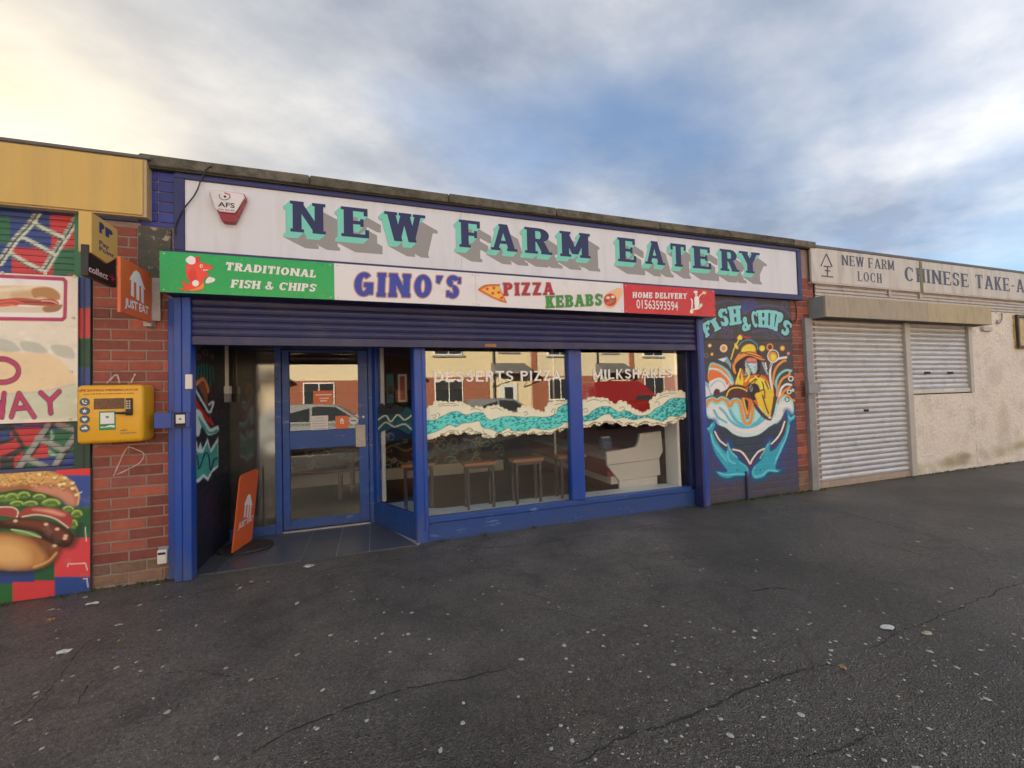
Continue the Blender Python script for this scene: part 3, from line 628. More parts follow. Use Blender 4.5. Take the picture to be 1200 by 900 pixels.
cv.fill(M1([(375, 720), (385, 690), (398, 740), (410, 670), (425, 740), (415, 790), (380, 790)]), YE, smooth=False)
cv.fill(M1([(275, 850), (300, 790), (360, 765), (430, 780), (470, 830), (540, 840), (545, 880), (470, 900), (430, 870), (330, 880), (290, 885)]), MA); cv.stroke(M1([(285, 860), (310, 810), (370, 790), (440, 810), (480, 850)]), 1.3, YE)
cv.fill(M1([(455, 830), (465, 780), (490, 760), (530, 760), (555, 800), (550, 870), (510, 890), (470, 880)]), DK); cv.fill(M1([(470, 790), (485, 765), (500, 790), (495, 820), (475, 820)]), C((110, 130, 140)))
cv.fill(M1([(440, 585), (470, 570), (525, 578), (535, 610), (532, 650), (512, 685), (490, 672), (462, 655), (440, 625)]), C((150, 178, 190))); cv.fill(M1([(448, 560), (480, 548), (522, 560), (528, 585), (500, 592), (480, 580), (455, 590)]), C((214, 118, 104)))
for pts in ([(462, 610), (480, 600), (500, 612), (520, 604)], [(470, 632), (488, 622), (505, 640)], [(480, 655), (498, 648), (512, 665)]): cv.stroke(M1(pts), .9, WH)
for pts in ([(452, 600), (470, 630), (490, 668)], [(445, 580), (470, 588), (492, 582), (524, 588)], [(430, 560), (420, 620), (430, 680)]): cv.stroke(M1(pts), 1.0, C((40, 52, 70)))
for pts in ([(345, 600), (350, 540), (400, 505), (470, 520), (540, 540), (605, 560)], [(395, 505), (420, 455), (470, 432), (515, 445), (535, 500)], [(425, 705), (470, 690), (520, 682), (590, 690), (635, 740), (662, 830), (662, 930), (618, 1035)], [(525, 950), (470, 850), (500, 770), (560, 690)]): cv.stroke(M1(pts), 1.1, MA)
for pts in ([(445, 640), (470, 690), (440, 740)], [(400, 640), (380, 700), (365, 760)], [(520, 700), (560, 740), (575, 800)], [(560, 880), (575, 950), (600, 1000)]): cv.stroke(M1(pts), 1.8, C((240, 214, 90)))
# splash on the right
for i, (pts, c1) in enumerate((([(665, 850), (640, 700), (650, 600), (700, 560), (770, 545)], WH), ([(675, 850), (665, 720), (690, 630), (740, 580), (765, 572)], OR), ([(690, 850), (690, 740), (720, 680), (770, 650), (810, 655)], CY), ([(700, 860), (710, 780), (740, 720), (790, 690), (800, 668)], OR), ([(715, 870), (730, 800), (770, 765), (810, 770)], WH), ([(725, 880), (745, 830), (780, 800), (800, 790)], OR), ([(655, 850), (625, 700), (640, 620), (690, 545)], C((80, 70, 60))))): cv.stroke(M1(pts), 2.6 if i < 6 else 1.2, c1)
cv.ell(*M1([(662, 540)])[0], 5.2, 6, OR); cv.ell(*M1([(665, 545)])[0], 3.2, 4, YE); cv.ring(*M1([(665, 535)])[0], 6.4, 7.2, 1, WH)
cv.stroke(M1([(580, 590), (600, 640), (620, 680)]), 2.0, C((150, 165, 180))); cv.stroke(M1([(600, 590), (612, 640)]), 1.4, WH)
for cx, cy, r in ((808, 718, 18), (795, 825, 15), (825, 812, 8)): x_, y_ = M1([(cx, cy)])[0]; cv.ring(x_, y_, r/6.9, r/6.9, 1.2, WH)
# breaking wave on the left and the wave bowl
cv.fill(M1([(85, 740), (130, 750), (175, 800), (180, 850), (140, 860), (85, 870)]), C((120, 170, 190))); cv.fill(M1([(85, 770), (130, 790), (150, 850), (85, 860)]), WH)
cv.fill(M1([(150, 800), (145, 750), (180, 725), (230, 710), (270, 730), (290, 770), (310, 750), (290, 800), (230, 830), (170, 840)]), WH); cv.fill(M1([(180, 830), (200, 800), (230, 810), (228, 840), (190, 850)]), MA); cv.stroke(M1([(160, 780), (200, 740), (250, 745), (280, 790)]), 1.0, C((110, 160, 180)))
bowl = [(90, 200), (100, 165), (140, 150), (170, 165), (185, 150), (220, 150), (250, 170), (270, 165), (310, 160), (335, 190), (350, 260), (370, 290), (390, 260), (400, 190), (440, 200), (500, 260), (540, 260), (570, 150), (620, 125), (660, 150), (675, 200), (670, 260), (620, 240), (590, 290), (560, 320), (540, 300), (500, 350), (440, 390), (350, 405), (280, 385), (230, 345), (180, 325), (150, 290), (110, 280)]
cv.fill(M2(bowl), C((150, 208, 216)))
cv.fill(M2([(98, 215), (115, 185), (145, 190), (165, 200), (190, 190), (215, 200), (235, 210), (260, 280), (310, 330), (370, 350), (440, 330), (500, 280), (550, 270), (580, 190), (620, 165), (660, 190), (665, 240), (620, 230), (590, 280), (520, 320), (440, 365), (360, 380), (300, 365), (250, 330), (200, 300), (160, 290), (120, 270)]), WH)
for pts in ([(190, 215), (225, 250), (260, 300), (330, 340), (420, 330), (500, 270)], [(250, 210), (270, 260), (310, 310), (370, 330), (430, 310), (480, 250)], [(150, 230), (180, 280), (230, 310)]): cv.stroke(M2(pts), 3.2, C((84, 168, 190)), soft=.8)
for off, cl, w_ in ((0, CY, 6.5), (0, OR, 3.4)):
    cv.stroke(M2([(98, 195), (110, 170), (140, 158), (170, 172), (200, 155), (235, 170), (255, 205), (275, 170), (305, 168), (325, 195), (340, 270), (355, 310), (385, 315), (400, 270), (405, 200)]), w_, cl)
cv.fill(M2([(330, 150), (400, 160), (395, 220), (375, 285), (358, 260), (340, 200)]), C((196, 110, 40))); cv.fill(M2([(350, 160), (375, 170), (372, 230), (360, 220)]), DK); cv.stroke(M2([(345, 150), (355, 200), (370, 250)]), 1.2, YE)
cv.fill(M2([(408, 175), (430, 190), (470, 240), (520, 285), (530, 250), (545, 150), (540, 60), (560, 100), (550, 200), (535, 280), (515, 298), (470, 275), (420, 215)]), MA)
cv.fill(M2([(425, 120), (530, 90), (540, 150), (528, 230), (515, 275), (470, 230), (440, 175)]), C((232, 180, 50))); cv.stroke(M2([(470, 130), (490, 200), (510, 250)]), 1.6, MA); cv.stroke(M2([(440, 110), (480, 95), (485, 150)]), 1.5, MA)
cv.stroke(M2([(570, 180), (590, 140), (630, 130), (665, 160), (690, 165)]), 2.2, OR); cv.ring(*M2([(632, 158)])[0], 2.2, 2.8, 1, DK)
cv.fill(M2([(90, 270), (130, 290), (150, 300), (230, 340), (280, 385), (350, 405), (440, 390), (520, 340), (620, 300), (640, 340), (560, 420), (480, 480), (390, 560), (330, 510), (230, 440), (150, 360)]), C((36, 56, 66)), soft=2.5, op=.75)
cv.fill(M2([(110, 250), (150, 300), (180, 325), (230, 345), (280, 385), (350, 405), (440, 390), (510, 340), (560, 310), (520, 310), (440, 365), (360, 382), (300, 365), (250, 330), (200, 300)]), C((190, 222, 228)))
# two whales
for s_ in (0, 1):
    body = [(85, 330), (110, 345), (128, 318), (150, 300), (160, 330), (145, 372), (170, 430), (205, 480), (235, 500), (232, 450), (245, 440), (262, 485), (300, 530), (320, 560), (360, 590), (382, 625), (380, 660), (340, 665), (290, 665), (240, 680), (190, 665), (160, 630), (200, 635), (235, 630), (200, 580), (160, 520), (130, 440), (118, 380)]
    if s_: body = [(625, 235), (635, 275), (625, 330), (615, 380), (590, 430), (555, 480), (520, 495), (525, 440), (515, 425), (500, 470), (478, 510), (462, 550), (420, 590), (398, 625), (400, 665), (430, 685), (480, 670), (510, 640), (560, 640), (600, 620), (560, 615), (570, 560), (610, 470), (640, 390), (655, 310), (680, 290), (685, 260), (660, 270), (640, 240)]
    cv.stroke(M2(body), 7, C((40, 62, 140)), soft=2.5, closed=True, op=.8); cv.fill(M2(body), TE); cv.stroke(M2(body), 1.1, C((16, 84, 100)), closed=True)
cv.stroke(M2([(155, 375), (185, 430), (232, 470)]), 4.4, MA); cv.stroke(M2([(155, 370), (185, 425), (230, 462)]), 1.8, WH)
cv.stroke(M2([(275, 495), (330, 510), (375, 570), (388, 590), (400, 565), (440, 515), (480, 490)]), 4.6, MA); cv.stroke(M2([(275, 488), (330, 503), (372, 555), (388, 582), (402, 555), (440, 505), (478, 484)]), 1.9, WH)
cv.stroke(M2([(620, 310), (600, 370), (570, 420), (535, 455)]), 4.4, MA); cv.stroke(M2([(615, 305), (595, 365), (568, 410), (530, 450)]), 1.8, WH)
for pts in ([(165, 460), (215, 520), (260, 560)], [(320, 575), (360, 600), (375, 630)], [(420, 600), (405, 640), (430, 668)], [(600, 450), (575, 520), (550, 580)]): cv.stroke(M2(pts), 1.2, C((90, 190, 205)), soft=.8, op=.8)
for pts in ([(92, 335), (112, 352), (140, 322)], [(640, 270), (655, 288), (678, 266)], [(240, 455), (262, 500), (300, 540)], [(508, 450), (480, 500), (455, 545)], [(240, 500), (250, 560), (290, 580)], [(130, 385), (150, 450), (190, 510), (232, 560)], [(645, 330), (625, 410), (590, 490), (560, 550)], [(180, 640), (230, 655), (300, 650), (360, 650)], [(420, 668), (470, 655), (510, 625), (570, 632)]): cv.stroke(M2(pts), 1.5, C((112, 206, 218)), soft=.7, op=.75)
for pts in ([(150, 640), (190, 680), (240, 692), (300, 680), (370, 678)], [(400, 680), (440, 700), (490, 685), (520, 655), (580, 650), (610, 620)]): cv.stroke(M2(pts), 1.6, C((14, 84, 92)), soft=.5)
for cx in (303, 455): cv.ell(*M2([(cx, 625)])[0], .8, .8, DK)
cv.build('wall_mural', paint_wall, eat, relief=brick_relief(.0026), normal=(0, -1, 0), label='painted brick wall with lettering, fisherman, wave and two whales')
mp_ = pY(876.5, 575, -0.02); MB().tube([(mp_[0], -0.02, 0.0), (mp_[0], -0.02, 0.30), (mp_[0], 0.0, 0.36)], 0.02, 10).build('pipe_stub', mat('blue_grey_pipe', (0.05, 0.06, 0.12), 0.5), eat)

# ------------------------------------------------------------------ roller shutter over the shopfront
sh = thing('roller_shutter', 'navy roller shutter drawn down a little over the blue shopfront', 'roller shutter', (1.2, -0.1, 1.96))
mbox(-1.60, 3.965, -0.235, 0.029, 2.352, 2.70, bev=0.006).build('shutter_box', navy, sh)
def slat_mesh(x0, x1, h, d=0.012, y=0.0):
    prof = [(y, 0), (y-d*.35, h*.06), (y-d*.55, h*.16), (y-d, h*.42), (y-d, h*.62), (y-d*.5, h*.86), (y-d*.2, h*.97), (y+0.004, h*.97), (y+0.004, 0)]
    return MB().prism(prof, 'x', x0, x1)
ySl = -0.075; zs = 1.995+0.0
for k in range(6): slat_mesh(-1.47, 3.83, 0.0655, 0.011, ySl).build('slat', navy, sh, Matrix.Translation((0, 0, 2.030+k*0.0655)))
zb = pY(230, 404.2, ySl-0.01)[2]
mbox(-1.47, 3.83, ySl-0.016, ySl+0.014, zb, 2.028, bev=0.004).build('bottom_rail', navy, sh)
pl_ = pY(575, 405, ySl-.018); mbox(pl_[0]-0.062, pl_[0]+0.062, ySl-0.019, ySl-0.0165, pl_[2]-0.013, pl_[2]+0.018).build('rating_plate', mat('amber_plate', (0.34, 0.15, 0.05), 0.5, 0.4, 60), sh)
for (xa, xb, yf) in ((-1.645, -1.578, -0.03), (-1.576, -1.520, -0.105), (-1.517, -1.455, -0.112)): mbox(xa, xb, yf, 0.011 if xa < -1.6 else -0.002, 0.0, 2.351, bev=0.005).build('guide_rail', blue, sh)
mbox(3.825, 3.862, -0.112, 0.02, 0.0, 2.351, bev=0.004).build('guide_rail', navy2, sh); mbox(3.864, 3.955, -0.085, 0.013, 0.0, 2.351, bev=0.006).build('guide_rail', blue, sh)

# ------------------------------------------------------------------ the big fascia sign
bs = thing('fascia_sign', 'long white shop sign reading NEW FARM EATERY in shaded navy letters', 'sign', (2.0, 0, 2.7))
sx0, sx1, sz0, sz1 = pY(216.7, 250, -0.045)[0], pY(933.7, 320, -0.045)[0], pY(216.7, 293.7, -0.045)[2], pY(216.7, 210.5, -0.045)[2]
mbox(sx0-0.075, sx1+0.075, -0.028, 0.028, sz0-0.075, 3.45).build('backing_board', navy2, bs)
seams = [sx0, pY(541, 300, -.045)[0], pY(772, 310, -.045)[0], sx1]
for a, b_ in zip(seams, seams[1:]): mbox(a+0.0012, b_-0.0012, -0.045, -0.0285, sz0, sz1).build('panel', signw, bs)
for a in ((sx0-0.075, sx1+0.075, sz1+.001, sz1+0.035), (sx0-0.075, sx1+0.075, sz0-0.075, sz0-.001), (sx0-0.075, sx0-.001, sz0-.001, sz1+.001), (sx1+.001, sx1+0.075, sz0-.001, sz1+.001)): mbox(a[0], a[1], -0.062, -0.0285, a[2], a[3], bev=0.003).build('frame', navy2, bs)
c5 = lambda x, y: (200+x/3.333, 200+y/3.333)
c6 = lambda x, y: (540+x/2.927, 230+y/2.925)
LP = [('N', c5(468, 0)[0], c5(607, 0)[0]), ('E', c5(667, 0)[0], c5(781, 0)[0]), ('W', c5(836, 0)[0], c5(997, 0)[0]), ('F', c5(1127, 0)[0], c6(74, 0)[0]), ('A', c6(103, 0)[0], c6(194, 0)[0]), ('R', c6(219, 0)[0], c6(311, 0)[0]), ('M', c6(339, 0)[0], c6(444, 0)[0]), ('E', c6(537, 0)[0], c6(603, 0)[0]), ('A', c6(630, 0)[0], c6(699, 0)[0]), ('T', c6(713, 0)[0], c6(776, 0)[0]), ('E', c6(792, 0)[0], c6(859, 0)[0]), ('R', c6(886, 0)[0], c6(950, 0)[0]), ('Y', c6(952, 0)[0], c6(1024, 0)[0])]
z_b = (pY(341.5, 271, -.046)[2]+pY(870, 319.5, -.046)[2])/2; z_t = (pY(341, 238.6, -.046)[2]+pY(880, 293, -.046)[2])/2; hh = z_t-z_b
for c_, pa, pb in LP:
    P_, W_ = glyph(c_, .225, .12, .06); xa, xb = pY(pa, 280, -.046)[0], pY(pb, 290, -.046)[0]; k_ = (xb-xa)/(W_+.12)
    P2 = [[((u+.06)*k_/hh, v) for u, v in q] for q in P_]
    fn = lambda l: (lambda u, v, e: (xa+u*hh, -0.0455-l-e, z_b+v*hh))
    place('letter_shadow', flat(sweep(P2, (-.2, -.2), (.42, -.50)), fn(0.0), 2e-6), l_grey, bs)
    place('letter_side', flat(sweep(P2, (0, 0), (-.19, -.20)), fn(0.0008), 2e-6), l_mint, bs)
    place('letter', flat(P2, fn(0.0018)), l_navy, bs)

# ------------------------------------------------------------------ the long printed sign below it
ls = thing('printed_sign', 'long narrow green, white and red sign reading GINO\'S hung in front of the shutter box', 'sign', (1.2, -0.25, 2.35))
YL = -0.25
lx = [pY(186.9, 318, YL)[0], pY(391.5, 325, YL)[0], pY(557.5, 335, YL)[0], pY(731, 350, YL)[0], pY(838, 355, YL)[0]]
lz0, lz1 = (pY(187, 341.8, YL)[2]+pY(837.5, 371.3, YL)[2])/2, (pY(186.7, 295, YL)[2]+pY(838.3, 339.3, YL)[2])/2
panels = []
for i, (m_, lab) in enumerate(((g_green, 'green panel reading TRADITIONAL FISH & CHIPS'), (signw2, 'white panel reading GINO\'S'), (signw2, 'white panel reading PIZZA KEBABS'), (g_red, 'red panel reading HOME DELIVERY 01563593594'))):
    panels.append(mbox(lx[i]+0.0012, lx[i+1]-0.0012, YL, YL+0.006, lz0, lz1).build('panel', m_, ls, label=lab))
    for xq in (lx[i]+0.03, lx[i+1]-0.03):
        for zq in (lz0+0.02, lz1-0.02): MB().cyl((xq, YL-0.002, zq), (0, 1, 0), 0.006, 0.004, 8).build('screw', alu, panels[-1])
mbox(lx[0], lx[-1], YL+0.0065, -0.236, lz0+0.004, lz1-0.004).build('backing_frame', navy, ls)
cas = dict(w=.24, t=.17, p=.035, gap=.07, slant=.12)
g4 = lambda x, y: (180+x/5.4545, 285+y/5.457)
words('letter', 'TRADITIONAL', white_ink, panels[0], YL, g4(455, 172), g4(455, 120), g4(1038, 222), style=cas)
words('letter', 'FISH & CHIPS', white_ink, panels[0], YL, g4(492, 285), g4(492, 232), g4(1035, 312), style=cas)
words('letter', "GINO'S", blue_ink, panels[1], YL, c5(712, 490), c5(712, 395), c5(1128, 500), style=dict(w=.27, t=.2, p=.04, gap=.12, slant=.06), outline=(peach_ink, .05))
g5 = lambda x, y: (540+x/3.871, 320+y/3.877)
words('letter', 'PIZZA', red_ink, panels[2], YL, g5(192, 104), g5(192, 44), g5(425, 100), style=dict(w=.26, t=.19, p=.05, gap=.08), outline=(grey_ink, .045))
words('letter', 'KEBABS', green_ink, panels[2], YL, g5(385, 160), g5(385, 104), g5(642, 148), style=dict(w=.26, t=.19, p=.05, gap=.08), outline=(grey_ink, .045))
words('letter', 'HOME DELIVERY', white_ink, panels[3], YL, g5(778, 113), g5(778, 86), g5(1025, 118), style=dict(w=.24, t=.18, p=.03, gap=.1, slant=.08))
a_, b_ = pY(*g5(797, 160), YL), pY(*g5(985, 163), YL)
btext('telephone_number', '01563593594', white_ink, panels[3], lambda u, v: (u, YL-0.003, v), a_[0], b_[0], a_[2], 0.105, bold=0.012)
def decal(name, m_, parent, x0, x1, z0, z1, Y, res, paint, label=None):
    c_ = Canvas(lambda u, v: (u, np.full(u.shape, Y), v), x0, x1, z0, z1, res, None); paint(c_); return c_.build(name, m_, parent, mask=True, label=label)
def fishy(c_):
    F = lambda p: [g4(x, y) for x, y in p]; R_ = C((222, 62, 44)); K = C((90, 30, 25))
    body = [(205, 150), (235, 125), (285, 118), (330, 130), (382, 152), (372, 165), (335, 178), (355, 205), (330, 220), (318, 250), (320, 290), (280, 305), (225, 305), (160, 298), (190, 285), (180, 240), (215, 262), (235, 250), (215, 225)]
    c_.stroke(F(body), .9, K, closed=True); c_.fill(F(body), R_, soft=.25); c_.fill(F([(230, 170), (260, 160), (280, 240), (250, 250), (225, 210)]), C((190, 45, 36))); c_.fill(F([(320, 250), (318, 285), (270, 300), (230, 300), (290, 280)]), C((235, 130, 60)))
    c_.fill(F([(262, 95), (280, 82), (298, 92), (285, 120), (262, 122)]), C((200, 35, 40))); c_.fill(F([(205, 100), (232, 80), (262, 90), (265, 125), (240, 135), (210, 122)]), C((235, 235, 235)))
    c_.ell(*g4(305, 146), 1.6, 1.9, C((240, 240, 240))); c_.ell(*g4(306, 147), .9, 1.2, C((20, 20, 20))); c_.ell(*g4(268, 256), 3.8, 3.6, C((238, 238, 238))); c_.fill(F([(330, 250), (350, 215), (392, 225), (388, 245), (350, 258)]), C((238, 238, 238))); c_.stroke(F([(318, 172), (350, 172)]), .8, C((240, 240, 240)))
decal('fish_drawing', print_m, panels[0], lx[0]+.03, pY(*g4(400, 200), YL)[0], lz0+.008, lz1-.008, YL-.003, .0032, fishy)
def pizza(c_):
    F = lambda p: [g5(x, y) for x, y in p]
    c_.fill(F([(75, 78), (110, 55), (178, 52), (176, 62), (212, 138), (180, 130), (130, 108)]), C((190, 95, 30)), smooth=False, soft=.25); c_.fill(F([(95, 76), (120, 62), (172, 60), (198, 125), (150, 108)]), C((232, 165, 60)), smooth=False, soft=.3)
    for x_, y_ in ((120, 72), (150, 68), (145, 92), (172, 88), (185, 112)): c_.ell(*g5(x_, y_), 2.0, 1.7, C((190, 45, 30)))
    c_.stroke(F([(75, 78), (110, 55), (178, 52)]), 1.2, C((150, 70, 25)))
def kebab(c_):
    F = lambda p: [g5(x, y) for x, y in p]
    c_.fill(F([(650, 105), (668, 90), (700, 72), (725, 68), (735, 85), (715, 130), (690, 158), (660, 155), (648, 130)]), C((214, 165, 120))); c_.ell(*g5(678, 122), 7.5, 7.5, C((170, 50, 45))); 
    for x_, y_, cc in ((668, 112, C((230, 200, 160))), (685, 128, C((80, 140, 60))), (672, 136, C((205, 60, 50))), (690, 108, C((230, 220, 200))), (662, 126, C((120, 40, 40)))): c_.ell(*g5(x_, y_), 2.2, 1.5, cc)
def scooter(c_):
    F = lambda p: [g5(x, y) for x, y in p]; w_ = C((235, 232, 225)); y_ = C((225, 190, 90))
    c_.ell(*g5(1047, 175), 2.4, 2.8, y_); c_.ell(*g5(1090, 145), 2.2, 2.5, C((120, 170, 70))); c_.ell(*g5(1047, 175), 1.2, 1.4, w_)
    c_.stroke(F([(1047, 170), (1050, 130), (1045, 118)]), 1.8, w_); c_.stroke(F([(1055, 165), (1080, 160), (1090, 145)]), 2.0, w_); c_.fill(F([(1060, 110), (1078, 108), (1082, 140), (1075, 165), (1062, 160)]), w_); c_.ell(*g5(1068, 98), 1.8, 2.0, C((225, 170, 140))); c_.ell(*g5(1065, 86), 2.6, 1.9, w_); c_.stroke(F([(1078, 112), (1092, 95), (1108, 88)]), 1.4, w_); c_.fill(F([(1098, 82), (1115, 86), (1106, 98), (1095, 92)]), y_)
decal('pizza_slice_drawing', print_m, panels[2], lx[2]+.02, pY(*g5(220, 100), YL)[0], lz0+.01, lz1-.01, YL-.003, .0032, pizza)
decal('kebab_drawing', print_m, panels[2], pY(*g5(640, 100), YL)[0], lx[3]-.005, lz0+.01, lz1-.01, YL-.003, .0032, kebab)
decal('scooter_rider_drawing', print_m, panels[3], pY(*g5(1030, 100), YL)[0], pY(*g5(1125, 100), YL)[0], lz0+.01, lz1-.01, YL-.003, .0032, scooter)

# ------------------------------------------------------------------ window paintings and lettering
YW = YG-0.004
wl_ = lambda p: [(490+x/6.316, 400+y/6.316) for x, y in p]
wr_ = lambda p: [(670+x/7.5, 400+y/7.5) for x, y in p]
CRM = C((232, 222, 186)); TQ = C((84, 196, 190)); TQD = C((14, 104, 116)); OL = C((52, 44, 40))
def wave(T, top, bot, ttop, tbot, curls):
    def f(c_):
        c_.fill(T(top+bot), CRM, soft=.3)
        tp, bt = crom(T(top), False, 6), crom(T(bot), False, 6); rq = random.Random(5)
        for path, r0, sg in ((tp, 3.4, 1), (bt, 2.0, -1)):
            acc = 0
            for a, b in zip(path, path[1:]):
                acc += math.hypot(b[0]-a[0], b[1]-a[1])
                if acc > r0*1.35:
                    acc = 0; rr_ = r0*rq.uniform(.7, 1.2); cx_, cy_ = b[0], b[1]+sg*rr_*.45
                    c_.ell(cx_, cy_, rr_, rr_*.95, CRM, soft=.25); c_.stroke([(cx_-rr_*.62, cy_+sg*rr_*.1), (cx_-rr_*.3, cy_-sg*rr_*.5), (cx_+rr_*.3, cy_-sg*rr_*.55), (cx_+rr_*.7, cy_)], .5, C((150, 120, 84)), soft=.25, op=.8)
                    if sg < 0 and rq.random() < .6: c_.stroke([(cx_-rr_, cy_+.4), (cx_, cy_-rr_*.5), (cx_+rr_*.8, cy_+.2)], .9, OL, soft=.25)
        c_.fill(T(ttop+tbot), TQ, soft=.3); 
        for pts in (ttop, tbot): c_.stroke(T(pts), .55, OL, soft=.25); 
        xs = [p[0] for p in top]; r = np.random.RandomState(len(top)); poly = crom(T(ttop+tbot)); A = np.array(poly)
        n = 0
        while n < 620:
            x_, y_ = r.uniform(A[:, 0].min(), A[:, 0].max()), r.uniform(A[:, 1].min(), A[:, 1].max()); ins = False
            for i in range(len(poly)):
                ax, ay = poly[i]; bx_, by = poly[(i+1) % len(poly)]
                if (ay > y_) != (by > y_) and x_ < (bx_-ax)*(y_-ay)/(by-ay)+ax: ins = not ins
            n += 1
            if ins:
                a = r.uniform(-.6, .9); c_.stroke([(x_-math.cos(a), y_+math.sin(a)), (x_+math.cos(a), y_-math.sin(a))], 1.0, TQD, soft=.3, smooth=False)
        for pts in curls: c_.stroke(T(pts), .6, OL, soft=.25)
    return f
tl_ = [(58, 540), (75, 490), (120, 475), (140, 447), (200, 452), (280, 447), (340, 465), (400, 492), (450, 480), (500, 500), (530, 480), (590, 474), (630, 500), (680, 522), (740, 532), (745, 495), (800, 475), (850, 497), (900, 520), (950, 515), (965, 470), (1010, 440), (1060, 452), (1125, 436)]
bl_ = [(1125, 632), (1085, 640), (1050, 668), (1020, 655), (980, 690), (930, 680), (900, 700), (860, 680), (820, 690), (780, 678), (740, 700), (700, 685), (650, 702), (600, 680), (560, 715), (520, 718), (480, 705), (500, 690), (430, 680), (380, 690), (340, 670), (300, 690), (250, 680), (200, 700), (180, 690), (120, 718), (58, 715)]
tt_ = [(58, 590), (130, 580), (170, 560), (200, 545), (240, 525), (300, 520), (350, 545), (420, 528), (480, 532), (500, 560), (540, 582), (620, 560), (700, 555), (780, 562), (850, 558), (950, 560), (1020, 535), (1040, 490), (1125, 462)]
tb_ = [(1125, 588), (1080, 600), (1060, 622), (980, 652), (900, 650), (850, 640), (800, 662), (700, 662), (670, 640), (600, 672), (540, 650), (480, 640), (450, 590), (400, 600), (330, 608), (280, 632), (230, 618), (170, 650), (120, 672), (58, 686)]
cl_ = [[(360, 655), (375, 640), (400, 650), (395, 668), (378, 662)], [(690, 690), (705, 672), (735, 680), (728, 694)], [(880, 690), (900, 672), (930, 676)], [(480, 660), (500, 690), (540, 700)], [(150, 470), (190, 462), (260, 462), (300, 476)], [(150, 484), (200, 474), (280, 478)], [(540, 500), (580, 492), (620, 512)], [(390, 505), (430, 498), (470, 515)], [(1010, 470), (1050, 462), (1090, 470)], [(100, 550), (130, 545), (125, 570), (110, 562)], [(140, 530), (160, 540), (150, 560)], [(780, 530), (800, 520), (808, 538), (790, 548)], [(985, 525), (1000, 500), (1015, 505), (1005, 530)], [(200, 680), (240, 660), (300, 665)], [(340, 660), (380, 650), (430, 680)], [(620, 690), (660, 670), (700, 680)], [(1000, 670), (1040, 650), (1080, 640)]]
decal('painted_wave', decal_m, eat, .50, xm0-.002, 1.0, 1.47, YW, .0058, wave(wl_, tl_, bl_, tt_, tb_, cl_), 'painted wave of cream foam and turquoise water on the left pane')
tr_ = [(80, 590), (85, 560), (120, 515), (190, 495), (250, 505), (300, 500), (350, 540), (390, 572), (410, 535), (470, 532), (520, 578), (570, 608), (620, 628), (680, 602), (715, 575), (705, 510), (780, 458), (850, 440), (930, 436), (975, 445), (1010, 470)]
br_ = [(1010, 650), (980, 680), (930, 685), (900, 720), (850, 715), (820, 748), (760, 730), (700, 745), (650, 720), (600, 735), (560, 748), (500, 725), (460, 745), (400, 712), (350, 725), (300, 712), (230, 740), (200, 722), (150, 752), (80, 745)]
ttr = [(80, 672), (150, 640), (200, 600), (260, 575), (330, 575), (380, 602), (420, 622), (480, 608), (540, 640), (600, 655), (680, 640), (740, 590), (800, 560), (860, 510), (940, 498), (1010, 510)]
tbr = [(1010, 600), (980, 640), (930, 660), (860, 660), (800, 702), (720, 682), (640, 668), (540, 690), (460, 668), (380, 680), (330, 640), (270, 650), (200, 692), (80, 702)]
clr = [[(130, 530), (190, 512), (240, 520)], [(250, 530), (300, 520), (340, 552)], [(770, 480), (840, 458), (920, 456)], [(740, 520), (790, 490), (850, 478)], [(300, 740), (330, 722), (370, 730)], [(500, 735), (530, 715), (570, 722)], [(700, 738), (740, 715), (790, 722)], [(100, 600), (130, 590), (140, 620), (110, 620)], [(420, 590), (450, 575), (465, 595), (445, 605)], [(730, 540), (760, 530), (770, 560)], [(150, 735), (200, 710), (260, 720)], [(600, 725), (650, 705), (720, 725)], [(820, 730), (870, 705), (900, 700)]]
decal('painted_wave', decal_m, eat, xm1+.002, xr-.002, 1.0, 1.50, YW, .0062, wave(wr_, tr_, br_, ttr, tbr, clr), 'painted wave of cream foam and turquoise water on the right pane')
san = dict(w=.17, t=.16, p=0, gap=.17)
wx = lambda T, x, y: T([(x, y)])[0]
white_vinyl = mat('white_vinyl', (0.88, 0.88, 0.85), 0.5, 0.02)
words('letter', 'DESSERTS PIZZA', white_vinyl, eat, YG, wx(wl_, 118, 303), wx(wl_, 118, 222), wx(wl_, 1058, 290), style=san)
words('letter', 'MILKSHAKES', white_vinyl, eat, YG, wx(wr_, 190, 335), wx(wr_, 190, 248), wx(wr_, 882, 318), style=san)
cv = Canvas(lambda u, v: (A2.x+(B2.x-A2.x)*u+nv.x*-.018, A2.y+(B2.y-A2.y)*u+nv.y*-.018, v), .08, .89, 0.95, 1.50, .012, None)
cv.fill([(443, 482), (452, 478), (462, 482), (470, 478), (482, 480), (482, 508), (462, 502), (443, 506)], C((30, 78, 84)), soft=.4)
cv.stroke([(443, 492), (452, 487), (458, 494), (466, 486), (474, 492), (482, 487)], 1.3, CRM); cv.stroke([(443, 503), (452, 495), (462, 500), (474, 497), (482, 503)], 1.2, C((200, 205, 190)))
cv.fill([(443, 476), (448, 472), (456, 478), (464, 474), (474, 478), (470, 484), (456, 486), (443, 484)], C((44, 50, 50)))
cv.build('painted_wave', decal_m, eat, mask=True, label='darker painted wave on the splayed side pane')
